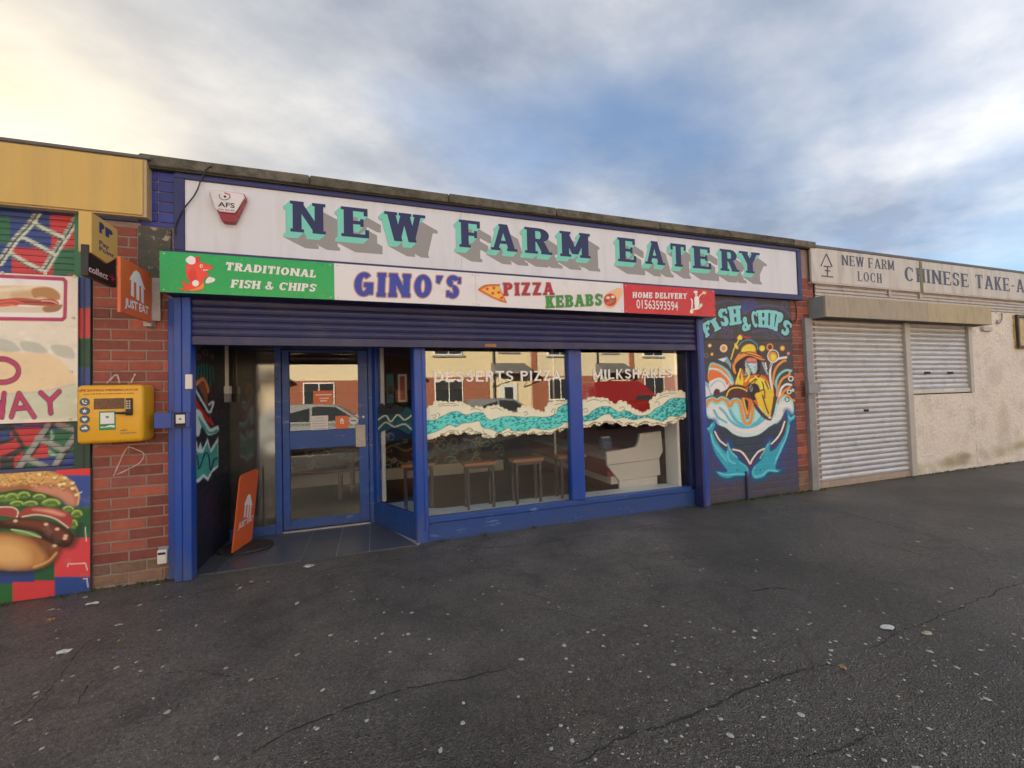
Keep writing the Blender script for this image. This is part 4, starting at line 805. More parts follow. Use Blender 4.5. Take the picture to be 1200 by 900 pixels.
# ------------------------------------------------------------------ the shop on the left
con = thing('corner_shop', 'shop with closed tartan-painted shutter and yellow fascia beside the brick pier', 'shop', (-3.2, 0, 0))
XE = -4.6
mbox(XE, -2.160, 0.06, 0.5, -0.1, 3.50).build('wall', mortar_m, con); mbox(XE, -2.162, 0.2, 9.0, 3.44, 3.52).build('roof', conc, con)
TG, TB, TR = C((44, 98, 70)), C((46, 66, 122)), C((176, 58, 62)); GW = C((184, 196, 184)); GD = C((48, 54, 54)); GG = C((140, 142, 140))
def q9(p): return [(x/9.473, 235+y/9.473) for x, y in p]
def q10(p): return [(x/10.909, 480+y/10.913) for x, y in p]
def rect(c_, x0, y0, x1, y1, col): c_.fill([(x0, y0), (x1, y0), (x1, y1), (x0, y1)], col, soft=.4, smooth=False)
def tartan(c_):
    i = (np.floor(c_.P[:, 0]/.26)+2*np.floor(c_.P[:, 2]/.3)).astype(int) % 3; c_.c = np.array([TB, TR, TG])[i]
    rect(c_, -60, 238, 110, 258, TB); rect(c_, -20, 254, 12, 285, TG); rect(c_, 12, 250, 60, 300, TB); rect(c_, 59, 252, 97, 292, TR); rect(c_, -20, 285, 14, 320, TB)
    rect(c_, 14, 290, 62, 330, TR); rect(c_, 62, 291, 112, 322, TG); rect(c_, 30, 268, 60, 290, TB)
    for pts in ([(450, 90), (330, 270), (170, 440), (0, 690)], [(850, 200), (740, 380), (660, 500), (500, 760)]):
        c_.stroke(q9(pts), 8.5, GW, soft=.6); c_.stroke(q9(pts), 2.6, GD, soft=.5); c_.stroke(q9([(x-28, y-10) for x, y in pts]), .8, GD)
    for pts in ([(380, 250), (470, 310), (600, 370), (700, 420)], [(240, 410), (400, 490), (590, 600)], [(120, 590), (280, 690), (440, 770)]):
        c_.stroke(q9(pts), 5.5, GW, soft=.6); c_.stroke(q9([(x, y+22) for x, y in pts]), 1.8, GD, soft=.5)
    # the lower half
    rect(c_, -20, 497, 120, 505, TB); rect(c_, 12, 501, 48, 522, TR); rect(c_, -20, 503, 10, 520, TB); rect(c_, 5, 518, 20, 535, TR); rect(c_, 55, 504, 100, 530, TG); rect(c_, 38, 520, 56, 537, TR); rect(c_, 45, 536, 110, 548, TB); rect(c_, 0, 536, 16, 552, GD); rect(c_, 20, 540, 45, 550, TG)
    for pts in ([(0, 260), (120, 200), (300, 480), (0, 640)], [(0, 430), (160, 370)], [(150, 230), (310, 490), (170, 590)]): c_.stroke(q10(pts), 4.5, GD, soft=.8, smooth=False)
    for pts in ([(620, 190), (420, 480), (220, 780)], [(960, 340), (820, 520), (680, 750)], [(480, 370), (620, 420), (800, 510)], [(330, 620), (600, 740)], [(740, 190), (960, 260)]):
        c_.stroke(q10([(x+24, y+18) for x, y in pts]), 6.5, GD, soft=.6, smooth=False); c_.stroke(q10(pts), 6.5, GG, soft=.5, smooth=False)
    c_.stroke(q10([(660, 280), (670, 350), (650, 400)]), 2.5, C((140, 180, 165)), soft=.8); c_.fill(q10([(620, 520), (700, 560), (740, 590), (640, 580)]), C((140, 175, 160)), soft=.8)
lsh = thing('roller_shutter', 'closed roller shutter painted as tartan with grey chain links, behind the hot food banner', 'roller shutter', (-3.3, 0.03, 0.98))
p_ = 0.0505
for k in range(40):
    z = 0.995+k*p_
    def f(u, v): return (u, 0.035-0.004*np.sin(np.clip((v-z)/(p_*0.93), 0, 1)*PI)**0.6, v)
    c_ = Canvas(f, XE, -2.262, z, z+p_*0.93, 0.0118, (0, 0, 0)); tartan(c_); c_.build('slat', slat_paint, lsh)
mbox(XE, -2.262, 0.045, 0.059, 0.97, 3.03).build('shade_sheet', dark, lsh)  # dark sheet whose colour stands in for the shade between the slats
mbox(XE, pY(101, 540, -.0)[0], -0.008, 0.03, 0.958, 0.992, bev=0.003).build('bottom_rail', mat('blue_grey_rail', (0.06, 0.07, 0.16), 0.5), lsh)
c_ = Canvas(lambda u, v: (u, np.full(u.shape, -0.018), v), -2.262, -2.162, 0.96, 3.03, 0.012, TG)
for y0, y1, cl in ((200, 325, TG), (325, 361, TB), (361, 396, TR), (396, 431, C((30, 70, 48))), (431, 480, TB), (480, 560, C((34, 62, 50)))): rect(c_, 80, y0, 115, y1, cl)
c_.stroke([(99, 250), (98.5, 560)], 1.6, C((24, 28, 40)), smooth=False)
c_.build('side_rail', slat_paint, lsh); mbox(-2.262, -2.162, -0.017, 0.05, 0.955, 3.03).build('side_rail_body', mat('dark_green_rail', (0.02, 0.05, 0.04), 0.5), lsh)
# yellow fascia
yf = thing('fascia_sign', 'blank faded yellow fascia panel over the tartan shutter', 'sign', (-3.2, -0.1, 3.05))
yel = mat('faded_yellow_panel', (0.62, 0.42, 0.115), 0.5, 0.04, 3, 0.15, 90, dirt=(0.40, 0.29, 0.13), dscale=2.2, damt=0.55, dlo=0.45, dhi=0.75, stretch=(3.5, 1, 0.35))
yx1 = pY(167, 220, -0.10)[0]; yz0, yz1 = pY(167, 252, -.1)[2], pY(167, 187.5, -.1)[2]
mbox(XE, yx1, -0.10, -0.088, yz0, yz1, bev=0.003).build('panel', yel, yf); mbox(XE, yx1+0.022, -0.087, 0.055, yz0-0.012, yz1+0.012).build('box', mat('pale_yellow_edge', (0.5, 0.38, 0.2), 0.6, 0.1), yf)
mbox(XE, yx1+0.05, -0.105, 0.25, yz1+0.013, yz1+0.04, bev=0.004).build('roof_edging', mat('lead_edging', (0.12, 0.12, 0.12), 0.6, 0.2), con)
mbox(XE, -2.165, -0.03, 0.055, 3.032, yz0-.014).build('lintel', mat('blue_lintel', (0.03, 0.09, 0.26), 0.5, 0.15), con); mbox(-2.155, -1.842, -0.03, -0.001, 2.985, 3.045).build('trim_board', MATS['blue_lintel'], con)
# banner: hot food
bn = thing('hot_food_banner', 'cream takeaway banner with photo of a filled roll, screwed to the shutter', 'banner', (-3.2, -0.04, 1.34))
bx1 = pY(91, 400, -.04)[0]; bz0, bz1 = pY(88, 493.5, -.04)[2], pY(91, 324.4, -.04)[2]
c_ = Canvas(lambda u, v: (u, np.full(u.shape, -0.041), v), XE, bx1, bz0, bz1, .0052, C((203, 199, 186)))
Q = lambda p: [(x/4.5, 300+y/4.5) for x, y in p]
rs = np.random.RandomState(5)
for i in range(50): x_, y_ = rs.uniform(-80, 95), rs.uniform(378, 420); c_.ell(x_, y_, rs.uniform(3, 9), rs.uniform(1, 2.5), C((214, 214, 208)) if i % 2 else C((188, 186, 176)), soft=1.5, op=.5)
c_.fill(Q([(-300, 560), (-100, 470), (80, 505), (250, 515), (330, 560), (385, 620), (395, 670), (250, 700), (100, 720), (-300, 740)]), C((206, 184, 146)), soft=2, op=.9)
for pts in ([(-20, 440), (60, 450), (105, 500), (0, 500)], [(110, 450), (200, 460), (250, 510), (130, 500)], [(270, 470), (370, 480), (390, 540), (300, 525)]): c_.fill(Q(pts), C((160, 166, 156)), soft=1.2, op=.8)
for pts in ([(-300, 800), (-50, 740), (100, 720), (250, 705), (400, 670), (395, 760), (200, 800), (0, 840)], [(50, 850), (200, 790), (395, 770), (395, 850)]): c_.fill(Q(pts), C((174, 184, 160)), soft=2, op=.8)
c_.stroke(Q([(-300, 742), (100, 724), (250, 708), (395, 676)]), 1.2, C((196, 130, 130)), soft=1, op=.6)
for i in range(30): x_, y_ = rs.uniform(-80, 90), rs.uniform(455, 490); c_.ell(x_, y_, rs.uniform(2, 6), rs.uniform(1, 2), C((200, 200, 170)) if i % 2 else C((150, 170, 150)), soft=1.5, op=.4)
MG = C((158, 46, 92)); MGD = C((72, 24, 50))
c_.fill(Q([(-600, 112), (0, 112), (325, 124), (325, 335), (0, 330), (-600, 330)]), C((216, 214, 208)), smooth=False); c_.stroke([(-120, 323), (0, 323.6), (74, 327), (77, 330), (76, 372), (73, 374.5), (0, 373.5), (-120, 371)], 4.4, MG, smooth=False)
c_.fill(Q([(-200, 180), (-100, 160), (150, 155), (250, 162), (300, 185), (318, 215), (310, 235), (200, 225), (0, 240), (-200, 240)]), C((196, 178, 150)), soft=.6); c_.fill(Q([(-200, 178), (0, 172), (100, 160), (220, 158), (290, 176), (240, 185), (100, 185), (-200, 195)]), C((216, 200, 172)), soft=1.2, op=.8); c_.fill(Q([(60, 200), (170, 175), (250, 165), (315, 205), (200, 222), (80, 224)]), C((178, 140, 98)), soft=3, op=.7); c_.fill(Q([(170, 175), (250, 165), (300, 185), (318, 218), (290, 232), (220, 215), (180, 220)]), C((160, 118, 74)), soft=.8)
c_.fill(Q([(-200, 270), (0, 255), (150, 268), (250, 262), (322, 262), (300, 292), (200, 300), (20, 298), (-200, 300)]), C((190, 180, 164)), soft=.6); c_.fill(Q([(230, 268), (325, 255), (305, 290), (240, 296)]), C((140, 104, 70)), soft=.8)
c_.fill(Q([(-200, 240), (0, 228), (100, 220), (200, 228), (270, 225), (310, 245), (290, 262), (200, 262), (100, 258), (0, 268), (-200, 275)]), C((156, 72, 60)), soft=.5)
for pts, cl in (([(100, 240), (200, 245), (290, 250)], C((90, 40, 36))), ([(0, 245), (60, 235), (120, 248)], C((216, 84, 62))), ([(220, 236), (270, 238), (300, 250)], C((210, 150, 130))), ([(0, 262), (40, 256), (90, 262)], C((220, 90, 60)))): c_.stroke(Q(pts), 1.4, cl)
for k_ in (0, 1):
    w_, cl = ((6.6, MGD), (4.8, MG))[k_]
    for pts in ([(-25, 545), (30, 545), (80, 570), (98, 605), (80, 645), (30, 665), (-25, 665)],): c_.stroke(Q(pts), w_, cl)
    for pts in ([(60, 848), (100, 725), (180, 848)], [(78, 805), (140, 800)], [(215, 722), (262, 765)], [(312, 715), (262, 765), (268, 828)], [(-60, 730), (-30, 850), (-8, 770), (10, 850), (22, 725)]): c_.stroke(Q(pts), w_, cl, smooth=False)
c_.build('printed_face', print_m, bn); mbox(XE, bx1, -0.0405, -0.032, bz0, bz1).build('sheet', signw, bn)
for x_, y_ in ((87.5, 324), (86, 372.5), (83.5, 435.5), (82.5, 491.5), (3, 319.5), (53.5, 321)): q = pY(x_, y_, -.043); MB().cyl(q, (0, 1, 0), .011, .008, 10).build('screw', alu, bn)
# burger board
bb = thing('burger_board', 'painted board with a large burger on tartan squares below the shutter', 'painted board', (-3.2, -0.02, 0))
hx1 = pY(105.5, 620, -.03)[0]; hz1 = pY(106, 548.5, -.03)[2]
c_ = Canvas(lambda u, v: (u, np.full(u.shape, -0.031), v), XE, hx1, 0.004, hz1, .0056, TG)
i = (np.floor(c_.P[:, 0]/.26)+np.floor(c_.P[:, 2]/.24)).astype(int) % 3; c_.c = np.array([TB, TG, TR])[i]
H5 = lambda p: [(x/5, 530+y/5) for x, y in p]
for x0, y0, x1, y1, cl in ((66, 540, 110, 557, C((196, 50, 54))), (66, 557, 110, 594, C((38, 70, 140))), (60, 594, 110, 631, C((28, 84, 52))), (-20, 594, 66, 680, C((28, 84, 52))), (-60, 664, 40, 690, C((40, 62, 120))), (64, 630, 110, 678, C((196, 62, 68))), (-60, 684, 15, 720, C((36, 96, 50))), (15, 682, 65, 720, C((190, 58, 62))), (64, 676, 110, 720, C((38, 66, 128)))): rect(c_, x0, y0, x1, y1, cl)
c_.stroke(H5([(-100, 690), (150, 700), (300, 650), (360, 560), (430, 540), (470, 430)]), 7, C((30, 40, 40)), soft=3.5, op=.8)
BUN = C((196, 150, 88))
c_.fill(H5([(-200, 480), (0, 470), (120, 480), (250, 500), (330, 540), (345, 570), (330, 620), (270, 670), (150, 692), (0, 688), (-200, 670)]), C((112, 66, 38)), soft=.8)
c_.fill(H5([(-200, 500), (0, 480), (100, 490), (180, 520), (240, 570), (270, 620), (240, 660), (150, 680), (0, 676), (-200, 660)]), C((176, 124, 72)), soft=4); c_.fill(H5([(-200, 560), (0, 520), (90, 530), (150, 570), (170, 620), (130, 655), (0, 655)]), C((214, 172, 112)), soft=7, op=.8)
c_.stroke(H5([(200, 672), (280, 640), (330, 590)]), 1.6, C((226, 186, 120)), soft=1.5, op=.8)
c_.fill(H5([(-200, 120), (0, 118), (100, 108), (250, 105), (350, 130), (420, 170), (460, 230), (465, 280), (440, 318), (390, 305), (350, 270), (260, 240), (130, 220), (0, 230), (-200, 230)]), C((150, 92, 64)), soft=.6)
c_.fill(H5([(-200, 125), (0, 120), (120, 112), (250, 108), (350, 135), (420, 175), (400, 200), (300, 185), (150, 190), (0, 200), (-200, 205)]), BUN, soft=2.5)
c_.fill(H5([(200, 200), (330, 200), (420, 240), (445, 300), (400, 300), (330, 255), (220, 232)]), C((186, 128, 104)), soft=3)
c_.stroke(H5([(440, 200), (462, 250), (455, 305)]), 1.6, C((226, 180, 110)), soft=1)
rs = np.random.RandomState(9)
for i in range(150):
    x_, y_ = rs.uniform(-150, 400), rs.uniform(112, 200)
    c_.ell(x_/5, 530+(y_+max(0, x_-250)*.25)/5, rs.uniform(.6, 2.2), rs.uniform(.4, 1.3), [C((226, 190, 120)), C((128, 84, 44)), C((108, 96, 50))][i % 3], soft=.6, op=.75)
for x_, y_ in ((380, 150), (375, 185), (425, 180), (425, 212), (320, 150), (350, 190), (448, 250), (230, 130)): c_.ell(x_/5, 530+y_/5, 2.6, 1.7, C((240, 206, 150)), soft=.5)
LG = C((92, 132, 54)); LY = C((168, 188, 98)); LD = C((40, 72, 38))
c_.fill(H5([(-200, 250), (0, 240), (60, 225), (140, 215), (200, 230), (260, 240), (360, 280), (375, 310), (430, 315), (485, 350), (488, 380), (450, 400), (458, 440), (410, 462), (400, 430), (420, 390), (350, 330), (250, 330), (120, 325), (0, 315), (-200, 320)]), LD, soft=.5)
for cx, cy, rx, ry in ((20, 270, 9, 5), (70, 262, 9, 6), (140, 250, 8, 5), (180, 300, 9, 4), (230, 260, 8, 4), (300, 295, 12, 6), (400, 330, 7, 4), (450, 360, 7, 6), (430, 420, 5, 7), (100, 300, 9, 4)):
    c_.ell(cx/5, 530+cy/5, rx, ry*.8, LG, soft=1.2); c_.stroke([(cx/5-rx*.8, 530+cy/5), (cx/5-rx*.3, 530+cy/5-ry*.55), (cx/5+rx*.5, 530+cy/5-ry*.5), (cx/5+rx*.8, 530+cy/5+ry*.2)], 1.3, LY, soft=.6); c_.stroke([(cx/5-rx*.4, 530+cy/5+ry*.3), (cx/5+rx*.2, 530+cy/5), (cx/5+rx*.6, 530+cy/5+ry*.5)], 1.2, LD, soft=.8)
c_.fill(H5([(110, 380), (130, 340), (200, 320), (330, 330), (400, 355), (425, 400), (405, 445), (350, 410), (280, 375), (200, 362), (130, 372)]), C((150, 56, 56)), soft=.5); c_.fill(H5([(190, 335), (300, 335), (380, 365), (350, 372), (260, 350)]), C((214, 150, 130)), soft=2, op=.9)
c_.fill(H5([(-200, 330), (0, 320), (60, 318), (105, 340), (100, 380), (0, 372), (-200, 380)]), C((150, 64, 60)), soft=.5); c_.stroke(H5([(0, 322), (70, 322), (105, 345), (98, 380)]), 1.5, C((226, 190, 170))); c_.stroke(H5([(130, 378), (220, 366), (320, 388), (400, 442)]), 1.8, C((206, 178, 156)))
c_.fill(H5([(-200, 395), (0, 400), (120, 385), (250, 395), (350, 425), (420, 470), (435, 510), (405, 552), (350, 555), (270, 520), (150, 470), (50, 450), (-200, 440)]), C((50, 24, 20)), soft=.8)
c_.fill(H5([(20, 405), (130, 395), (250, 405), (340, 440), (400, 480), (400, 520), (330, 500), (230, 450), (100, 425)]), C((112, 60, 44)), soft=3, op=.8)
for x_, y_ in ((270, 422), (335, 450), (385, 490), (380, 505), (320, 548), (90, 402)): c_.ell(x_/5, 530+y_/5, 2.4, 1.5, C((228, 186, 160)), soft=1)
c_.fill(H5([(60, 450), (130, 455), (200, 470), (245, 500), (180, 492), (100, 475)]), C((96, 140, 80)), soft=.6); c_.stroke(H5([(65, 452), (150, 468), (240, 500)]), .8, C((196, 216, 170)))
for pts in ([(395, 670), (402, 650)], [(410, 655), (500, 650), (512, 690)], [(455, 245), (480, 232)], [(488, 742), (510, 740), (515, 790)], [(500, 440), (505, 520)]): c_.stroke(H5(pts), 1.0, C((214, 206, 196)), smooth=False)
c_.build('painted_face', print_m, bb); mbox(XE, hx1, -0.0305, -0.012, 0.0, hz1).build('board', mat('plywood_edge', (0.16, 0.11, 0.07), 0.8, 0.2), bb)
# ------------------------------------------------------------------ signs and boxes on the brick pier
def quad_text(name, txt, m_, parent, o, du, dvv, u0, u1, v0, h, lift, bold=0.02):
    n = du.cross(dvv).normalized()
    return btext(name, txt, m_, parent, lambda u, v: o+du*u+dvv*v+n*lift, u0, u1, v0, h, bold=bold)
# PayPoint: sticks out from the wall, X const
YP1 = -0.46; Xp = pY(107, 300, YP1)[0]; Yp0 = -0.05
pp = thing('projecting_sign', 'yellow and black PayPoint collect+ sign projecting from the wall by the tartan shutter', 'sign', (Xp, 0, 2.3))
zt, zc = pY(107, 248.3, YP1)[2], 0
zlo = pY(107, 296, YP1)[2]; zpt = pX(126, 309, Xp); zri = pX(138.5, 302, Xp); zbl = pY(105, 321, YP1)[2]
top_in = pX(138, 268.5, Xp); Yin = top_in[1]
ypy = mat('print_yellow', (0.64, 0.43, 0.12), 0.45, 0.05)
MB().prism([(YP1, zt), (Yin, zt), (Yin, zri[2]), (zpt[1], zpt[2]), (YP1, zlo)], 'x', Xp-0.075, Xp, 0.004).build('yellow_case', ypy, pp)
zk = pX(138.5, 337.5, Xp)[2]
MB().prism([(YP1-0.012, zlo+.055), (YP1+.004, zlo+.055), (YP1+.004, zlo-.004), (zpt[1], zpt[2]-.004), (Yin+.004, zri[2]-.004), (Yin+.004, zk), (YP1-0.012, zk)], 'x', Xp-0.055, Xp-0.012, 0.003).build('black_case', black_pl, pp)
mbox(Xp-0.05, Xp-0.02, Yin, 0.0, 2.45, 2.49).build('bracket', greymetal, pp)
o_ = Vector((Xp+0.001, YP1, 0)); du, dvv = Vector((0, 1, 0)), Vector((0, 0, 1)); dn = mat('print_navy', (0.03, 0.05, 0.16), 0.4)
def onx(px, py): q = pX(px, py, Xp); return q[1]-YP1, q[2]
def xt(name, txt, m_, parent, X, Yo, p0, p1, hgt, bold=0.02, lift=.001):
    a, b = pX(*p0, X), pX(*p1, X); btext(name, txt, m_, parent, lambda u, v: (X+lift, u, v+(b[2]-a[2])*0), a[1], b[1], (a[2]+b[2])/2, hgt, bold=bold)
s6 = lambda x, y: (60+x/5.622, 230+y/5.625)
for txt, p0, p1, h_ in (('Pay', (316, 316), (380, 350), .036), ('Point', (316, 356), (412, 405), .036)):
    a, b = pX(*s6(*p0), Xp), pX(*s6(*p1), Xp); btext('lettering', txt, dn, pp, (lambda a: lambda u, v: (Xp+.001, u, v))(a), a[1], b[1], a[2], h_, bold=.02)
for tl0, bl0, tr0 in (((316, 166), (316, 238), (350, 184)), ((356, 200), (356, 262), (404, 226))):
    ta, ba, tb = pX(*s6(*tl0), Xp), pX(*s6(*bl0), Xp), pX(*s6(*tr0), Xp); Pg, Wg = glyph('P', .3, .2, 0)
    place('emblem', flat(Pg, (lambda ta, ba, tb: lambda u, v, e: (Xp+.001+e, ta[1]+u/Wg*(tb[1]-ta[1]), ba[2]+v*(ta[2]-ba[2])))(ta, ba, tb)), dn, pp)
xt('lettering', 'collect', white_ink, pp, Xp-0.012, YP1, s6(246, 500), s6(372, 545), .05, lift=.001); xt('lettering', '+', red_ink, pp, Xp-0.012, YP1, s6(378, 556), s6(428, 566), .06, lift=.001, bold=.05)
# Just Eat projecting sign
YJ1 = -0.52; Xj = pY(141.3, 333, YJ1)[0]; ji = pX(177.8, 317.3, Xj)
jz1, jz0 = pY(141, 300.3, YJ1)[2], pY(141, 366, YJ1)[2]
org = mat('print_orange', (0.74, 0.15, 0.035), 0.4, 0.06, 4, dirt=(0.4, 0.12, 0.06), damt=.3)
je = thing('projecting_sign', 'square orange JUST EAT sign projecting from the brick pier', 'sign', (Xj, 0, jz0))
mbox(Xj-0.02, Xj, YJ1, ji[1], jz0, jz1, bev=0.003).build('panel', org, je)
mbox(Xj-0.06, Xj-0.005, ji[1]+0.002, 0.0, 2.10, 2.37, bev=.003).build('bracket', mat('grey_white_bracket', (0.42, 0.41, 0.39), 0.5, 0.3, 12), je)
mbox(pY(178.5, 350, -.05)[0], pY(188.3, 350, -.05)[0], -.06, -.045, pY(183, 376, -.05)[2], pY(183, 326, -.05)[2]).build('wall_plate', MATS['grey_white_bracket'], je)
def jeat(X, Yo, P, parent, nm='emblem'):
    """house-with-cutlery badge; P maps unit square to 3-D"""
    roof = [(.0, .55), (.08, .72), (.32, .98), (.40, 1.0), (.46, .90), (.55, .93), (.72, .86), (.80, .60), (1.0, .30), (.88, .32), (.86, .40)]
    body = [[(.10, .0), (.28, -.02), (.28, .60), (.12, .60)], [(.42, -.06), (.60, -.08), (.60, .62), (.42, .62)], [(.72, -.10), (.88, -.12), (.88, .56), (.70, .62)], [(.10, .55), (.88, .50), (.80, .62), (.46, .92), (.30, .94), (.05, .62)]]
    place(nm, flat([[(0.0, .52), (.42, 1.0), (.62, .95), (1.0, .42), (.88, .46), (.12, .56)]]+body, P), white_ink, parent)
a, b_ = pX(*s6(512, 640), Xj), pX(*s6(620, 660), Xj); tz, bz_ = pX(*s6(565, 490), Xj)[2], pX(*s6(560, 668), Xj)[2]
jeat(Xj, 0, lambda u, v, e: (Xj+.0012+e, a[1]+u*(b_[1]-a[1]), bz_+v*(tz-bz_)), je)
xt('lettering', 'JUST EAT', white_ink, je, Xj, YJ1, s6(484, 730), s6(640, 770), .062, bold=.035)
# defibrillator cabinet
df = thing('defibrillator_cabinet', 'yellow defibrillator cabinet with keypad fixed to the brick pier', 'defibrillator', (-1.94, 0, 1.2))
YF = -0.20
fx0, fx1, fz0, fz1 = pY(88.2, 490, YF)[0], pY(167.5, 485, YF)[0], pY(125, 519.5, YF)[2], pY(125, 451, YF)[2]
yl = mat('signal_yellow_plastic', (0.76, 0.40, 0.012), 0.32, 0.05, 5, 0.06, 30, coat=0.2)
b = MB(); b.box(fx0, fx1, YF, -0.001, fz0, fz1)
es = [e for e in b.bm.edges]; bmesh.ops.bevel(b.bm, geom=es, offset=0.032, segments=5, affect='EDGES', profile=.5); b.build('case', yl, df, smooth=True)
s7 = lambda x, y: (70+x/7.06, 430+y/7.055)
def fr(px, py): return pY(*s7(px, py), YF)
a, b_ = fr(283, 262), fr(536, 345)
mbox(a[0], b_[0], YF-.002, YF+.004, b_[2], a[2]).build('viewing_window', mat('amber_window', (0.10, 0.055, 0.03), 0.12, 0.6, 14, stretch=(6, 1, 2)), df)
a, b_ = fr(552, 258), fr(606, 400); mbox(a[0], b_[0], YF-.018, YF+.004, b_[2], a[2], bev=.005).build('keypad', black_pl, df)
for r_ in range(4):
    for c2 in range(2):
        q = fr(567+c2*22, 283+r_*19); MB().cyl((q[0], YF-.019, q[2]), (0, 1, 0), .006, .004, 10).build('key', alu, df)
q0, q1 = fr(472, 380), fr(600, 378); MB().tube([(q0[0], YF-.022, q0[2]), ((q0[0]+q1[0])/2, YF-.03, q1[2]), (q1[0], YF-.025, q1[2])], [.007, .011, .013], 10).build('handle', black_pl, df)
gb = mat('badge_slate', (0.07, 0.12, 0.17), 0.5, 0.05)
for py in (290, 364, 434, 508):
    q = fr(208, py); MB().cyl((q[0], YF-.0015, q[2]), (0, 1, 0), .0305, .003, 24).build('badge', gb, df)
    s_ = .016; P = {290: [[(-1, .8), (-.5, 1), (-.3, .4), (-.6, .2), (.1, -.6), (.4, -.4), (.9, -.7), (.5, -1), (-.2, -.9), (-.9, 0)], [(.1, .7), (.8, .5), (.9, 0), (.6, -.1), (.5, .3), (.1, .4)]], 364: [[(-1, .2), (-.3, .3), (0, 1), (.3, .3), (1, .2), (.5, -.3), (.6, -1), (0, -.6), (-.7, -.9), (-.5, -.2)]], 434: [[(0, -1), (-1, 0), (-.8, .7), (-.3, .8), (0, .4), (.3, .8), (.8, .7), (1, 0)]], 508: [[(-1.1, -.4), (-1.1, .3), (-.2, .4), (0, .9), (.6, .9), (.8, .3), (1.1, .1), (1.1, -.4)], [(-.7, -.3), (-.5, -.8), (-.2, -.3)], [(.4, -.3), (.6, -.8), (.9, -.3)]]}[py]
    place('badge_symbol', flat(P, lambda u, v, e: (q[0]+u*s_, YF-.0035-e, q[2]+v*s_)), white_ink, df)
a, b_ = fr(326, 368), fr(463, 520); mbox(a[0], b_[0], YF-.0015, YF+.001, b_[2], a[2]).build('green_label', mat('label_green', (0.02, 0.25, 0.10), 0.4), df)
a2, b2 = fr(338, 380), fr(452, 468); mbox(a2[0], b2[0], YF-.0025, YF-.0016, b2[2], a2[2]).build('label_white', white_ink, df)
q = fr(395, 415); place('heart', flat([[(0, -1), (-1.1, .1), (-.9, .8), (-.4, .9), (0, .5), (.4, .9), (.9, .8), (1.1, .1)]], lambda u, v, e: (q[0]+u*.011, YF-.003-e, q[2]+v*.011)), MATS['label_green'], df)
a3, b3 = fr(334, 505), fr(456, 478); place('label_stripe', flat([[(0, 0), (.7, .25), (1, 0), (1, .8), (.7, 1), (.3, .3), (.1, .5)]], lambda u, v, e: (a3[0]+u*(b3[0]-a3[0]), YF-.003-e, a3[2]+v*(b3[2]-a3[2]))), white_ink, df)
rdk = mat('cabinet_red_ink', (0.42, 0.07, 0.02), 0.5)
def ft(txt, m_, x0, x1, yb, h, bold=.02):
    a, b = fr(x0, yb), fr(x1, yb); btext('lettering', txt, m_, df, lambda u, v: (u, YF-.0018, v), a[0], b[0], (a[2]+b[2])/2, h, bold=bold)
ft('LIFE SAVING DEFIBRILLATOR', rdk, 150, 652, 200, .017); ft('CALL 999 FOR ACCESS CODE TO OPEN', mat('cabinet_dark_ink', (0.2, 0.09, 0.02), .5), 196, 616, 226, .0095); ft('AED', gb, 500, 560, 530, .012); ft('DONATED', gb, 505, 636, 550, .010)
# shutter key switch with open flap
ks = thing('shutter_key_switch', 'blue shutter key switch box with its flap hanging open on the left guide rail', 'switch box', (-1.56, -0.12, 1.25))
k0, k1 = pY(*s7(935, 378), -.13), pY(*s7(1085, 498), -.13); fl = pY(*s7(806, 388), -.10)
b = MB(); b.box(k0[0], k1[0], -0.15, -0.112, k1[2], k0[2], .004); b.build('box', blue, ks)
a, b_ = pY(*s7(942, 378), -.152), pY(*s7(1042, 492), -.152); mbox(a[0], b_[0], -.153, -.1505, b_[2], a[2]).build('recess', dark, ks)
a, b_ = pY(*s7(962, 396), -.156), pY(*s7(1036, 465), -.156); mbox(a[0], b_[0], -.160, -.1535, b_[2], a[2], bev=.001).build('key_plate', white_pl, ks); MB().cyl(((a[0]+b_[0])/2, -.162, (a[2]+b_[2])/2), (0, 1, 0), .007, .006, 12).build('keyhole', black_pl, ks)
MB().box(fl[0], k0[0]-.001, -0.152, -0.146, pY(*s7(870, 506), -.15)[2], pY(*s7(870, 380), -.15)[2], .002).build('flap', blue, ks)
sw = thing('contact_switch', 'small white plastic switch on the blue guide rail beside the wall painting', 'switch', (-1.47, -.12, 1.5))
a, b_ = pY(*s7(1037, 62), -.125), pY(*s7(1096, 182), -.125); mbox(a[0], b_[0], -.130, -.1125, b_[2], a[2], bev=.004).build('body', white_pl, sw)
kb = thing('key_safe', 'small white key safe low on the brick pier by the guide rail', 'key safe', (-1.66, 0, 0.2))
a, b_ = pY(183.6, 645.5, -.05), pY(195.3, 660.5, -.05); mbox(a[0], b_[0], -.05, -.018, b_[2], a[2], bev=.006).build('cover', white_pl, kb); mbox(a[0]-.004, b_[0]+.02, -.018, -.001, b_[2]-.004, a[2]+.02).build('back_plate', greymetal, kb)
q = pY(189.3, 649, -.051); MB().box(q[0]-.026, q[0]+.026, -.0525, -.049, q[2]-.008, q[2]+.010, .003).build('shutter_slot', black_pl, kb)
js = thing('junction_box', 'cream junction box with conduit in the doorway by the wall painting', 'junction box', (-1.47, .85, 1.5))
def on3(px, py): return pX(px, py, XL+.03)
a, b_ = on3(249.8, 451), on3(259, 461); mbox(XL+.004, XL+.05, .76, .86, b_[2], a[2]+.0, bev=.003).build('cover', white_pl, js); mbox(XL+.004, XL+.045, .762, .858, b_[2]-.09, b_[2]-.002, bev=.003).build('lower_box', greymetal, js)
MB().box(XL+.004, XL+.03, .80, .83, a[2], 2.1).build('conduit', white_pl, js)
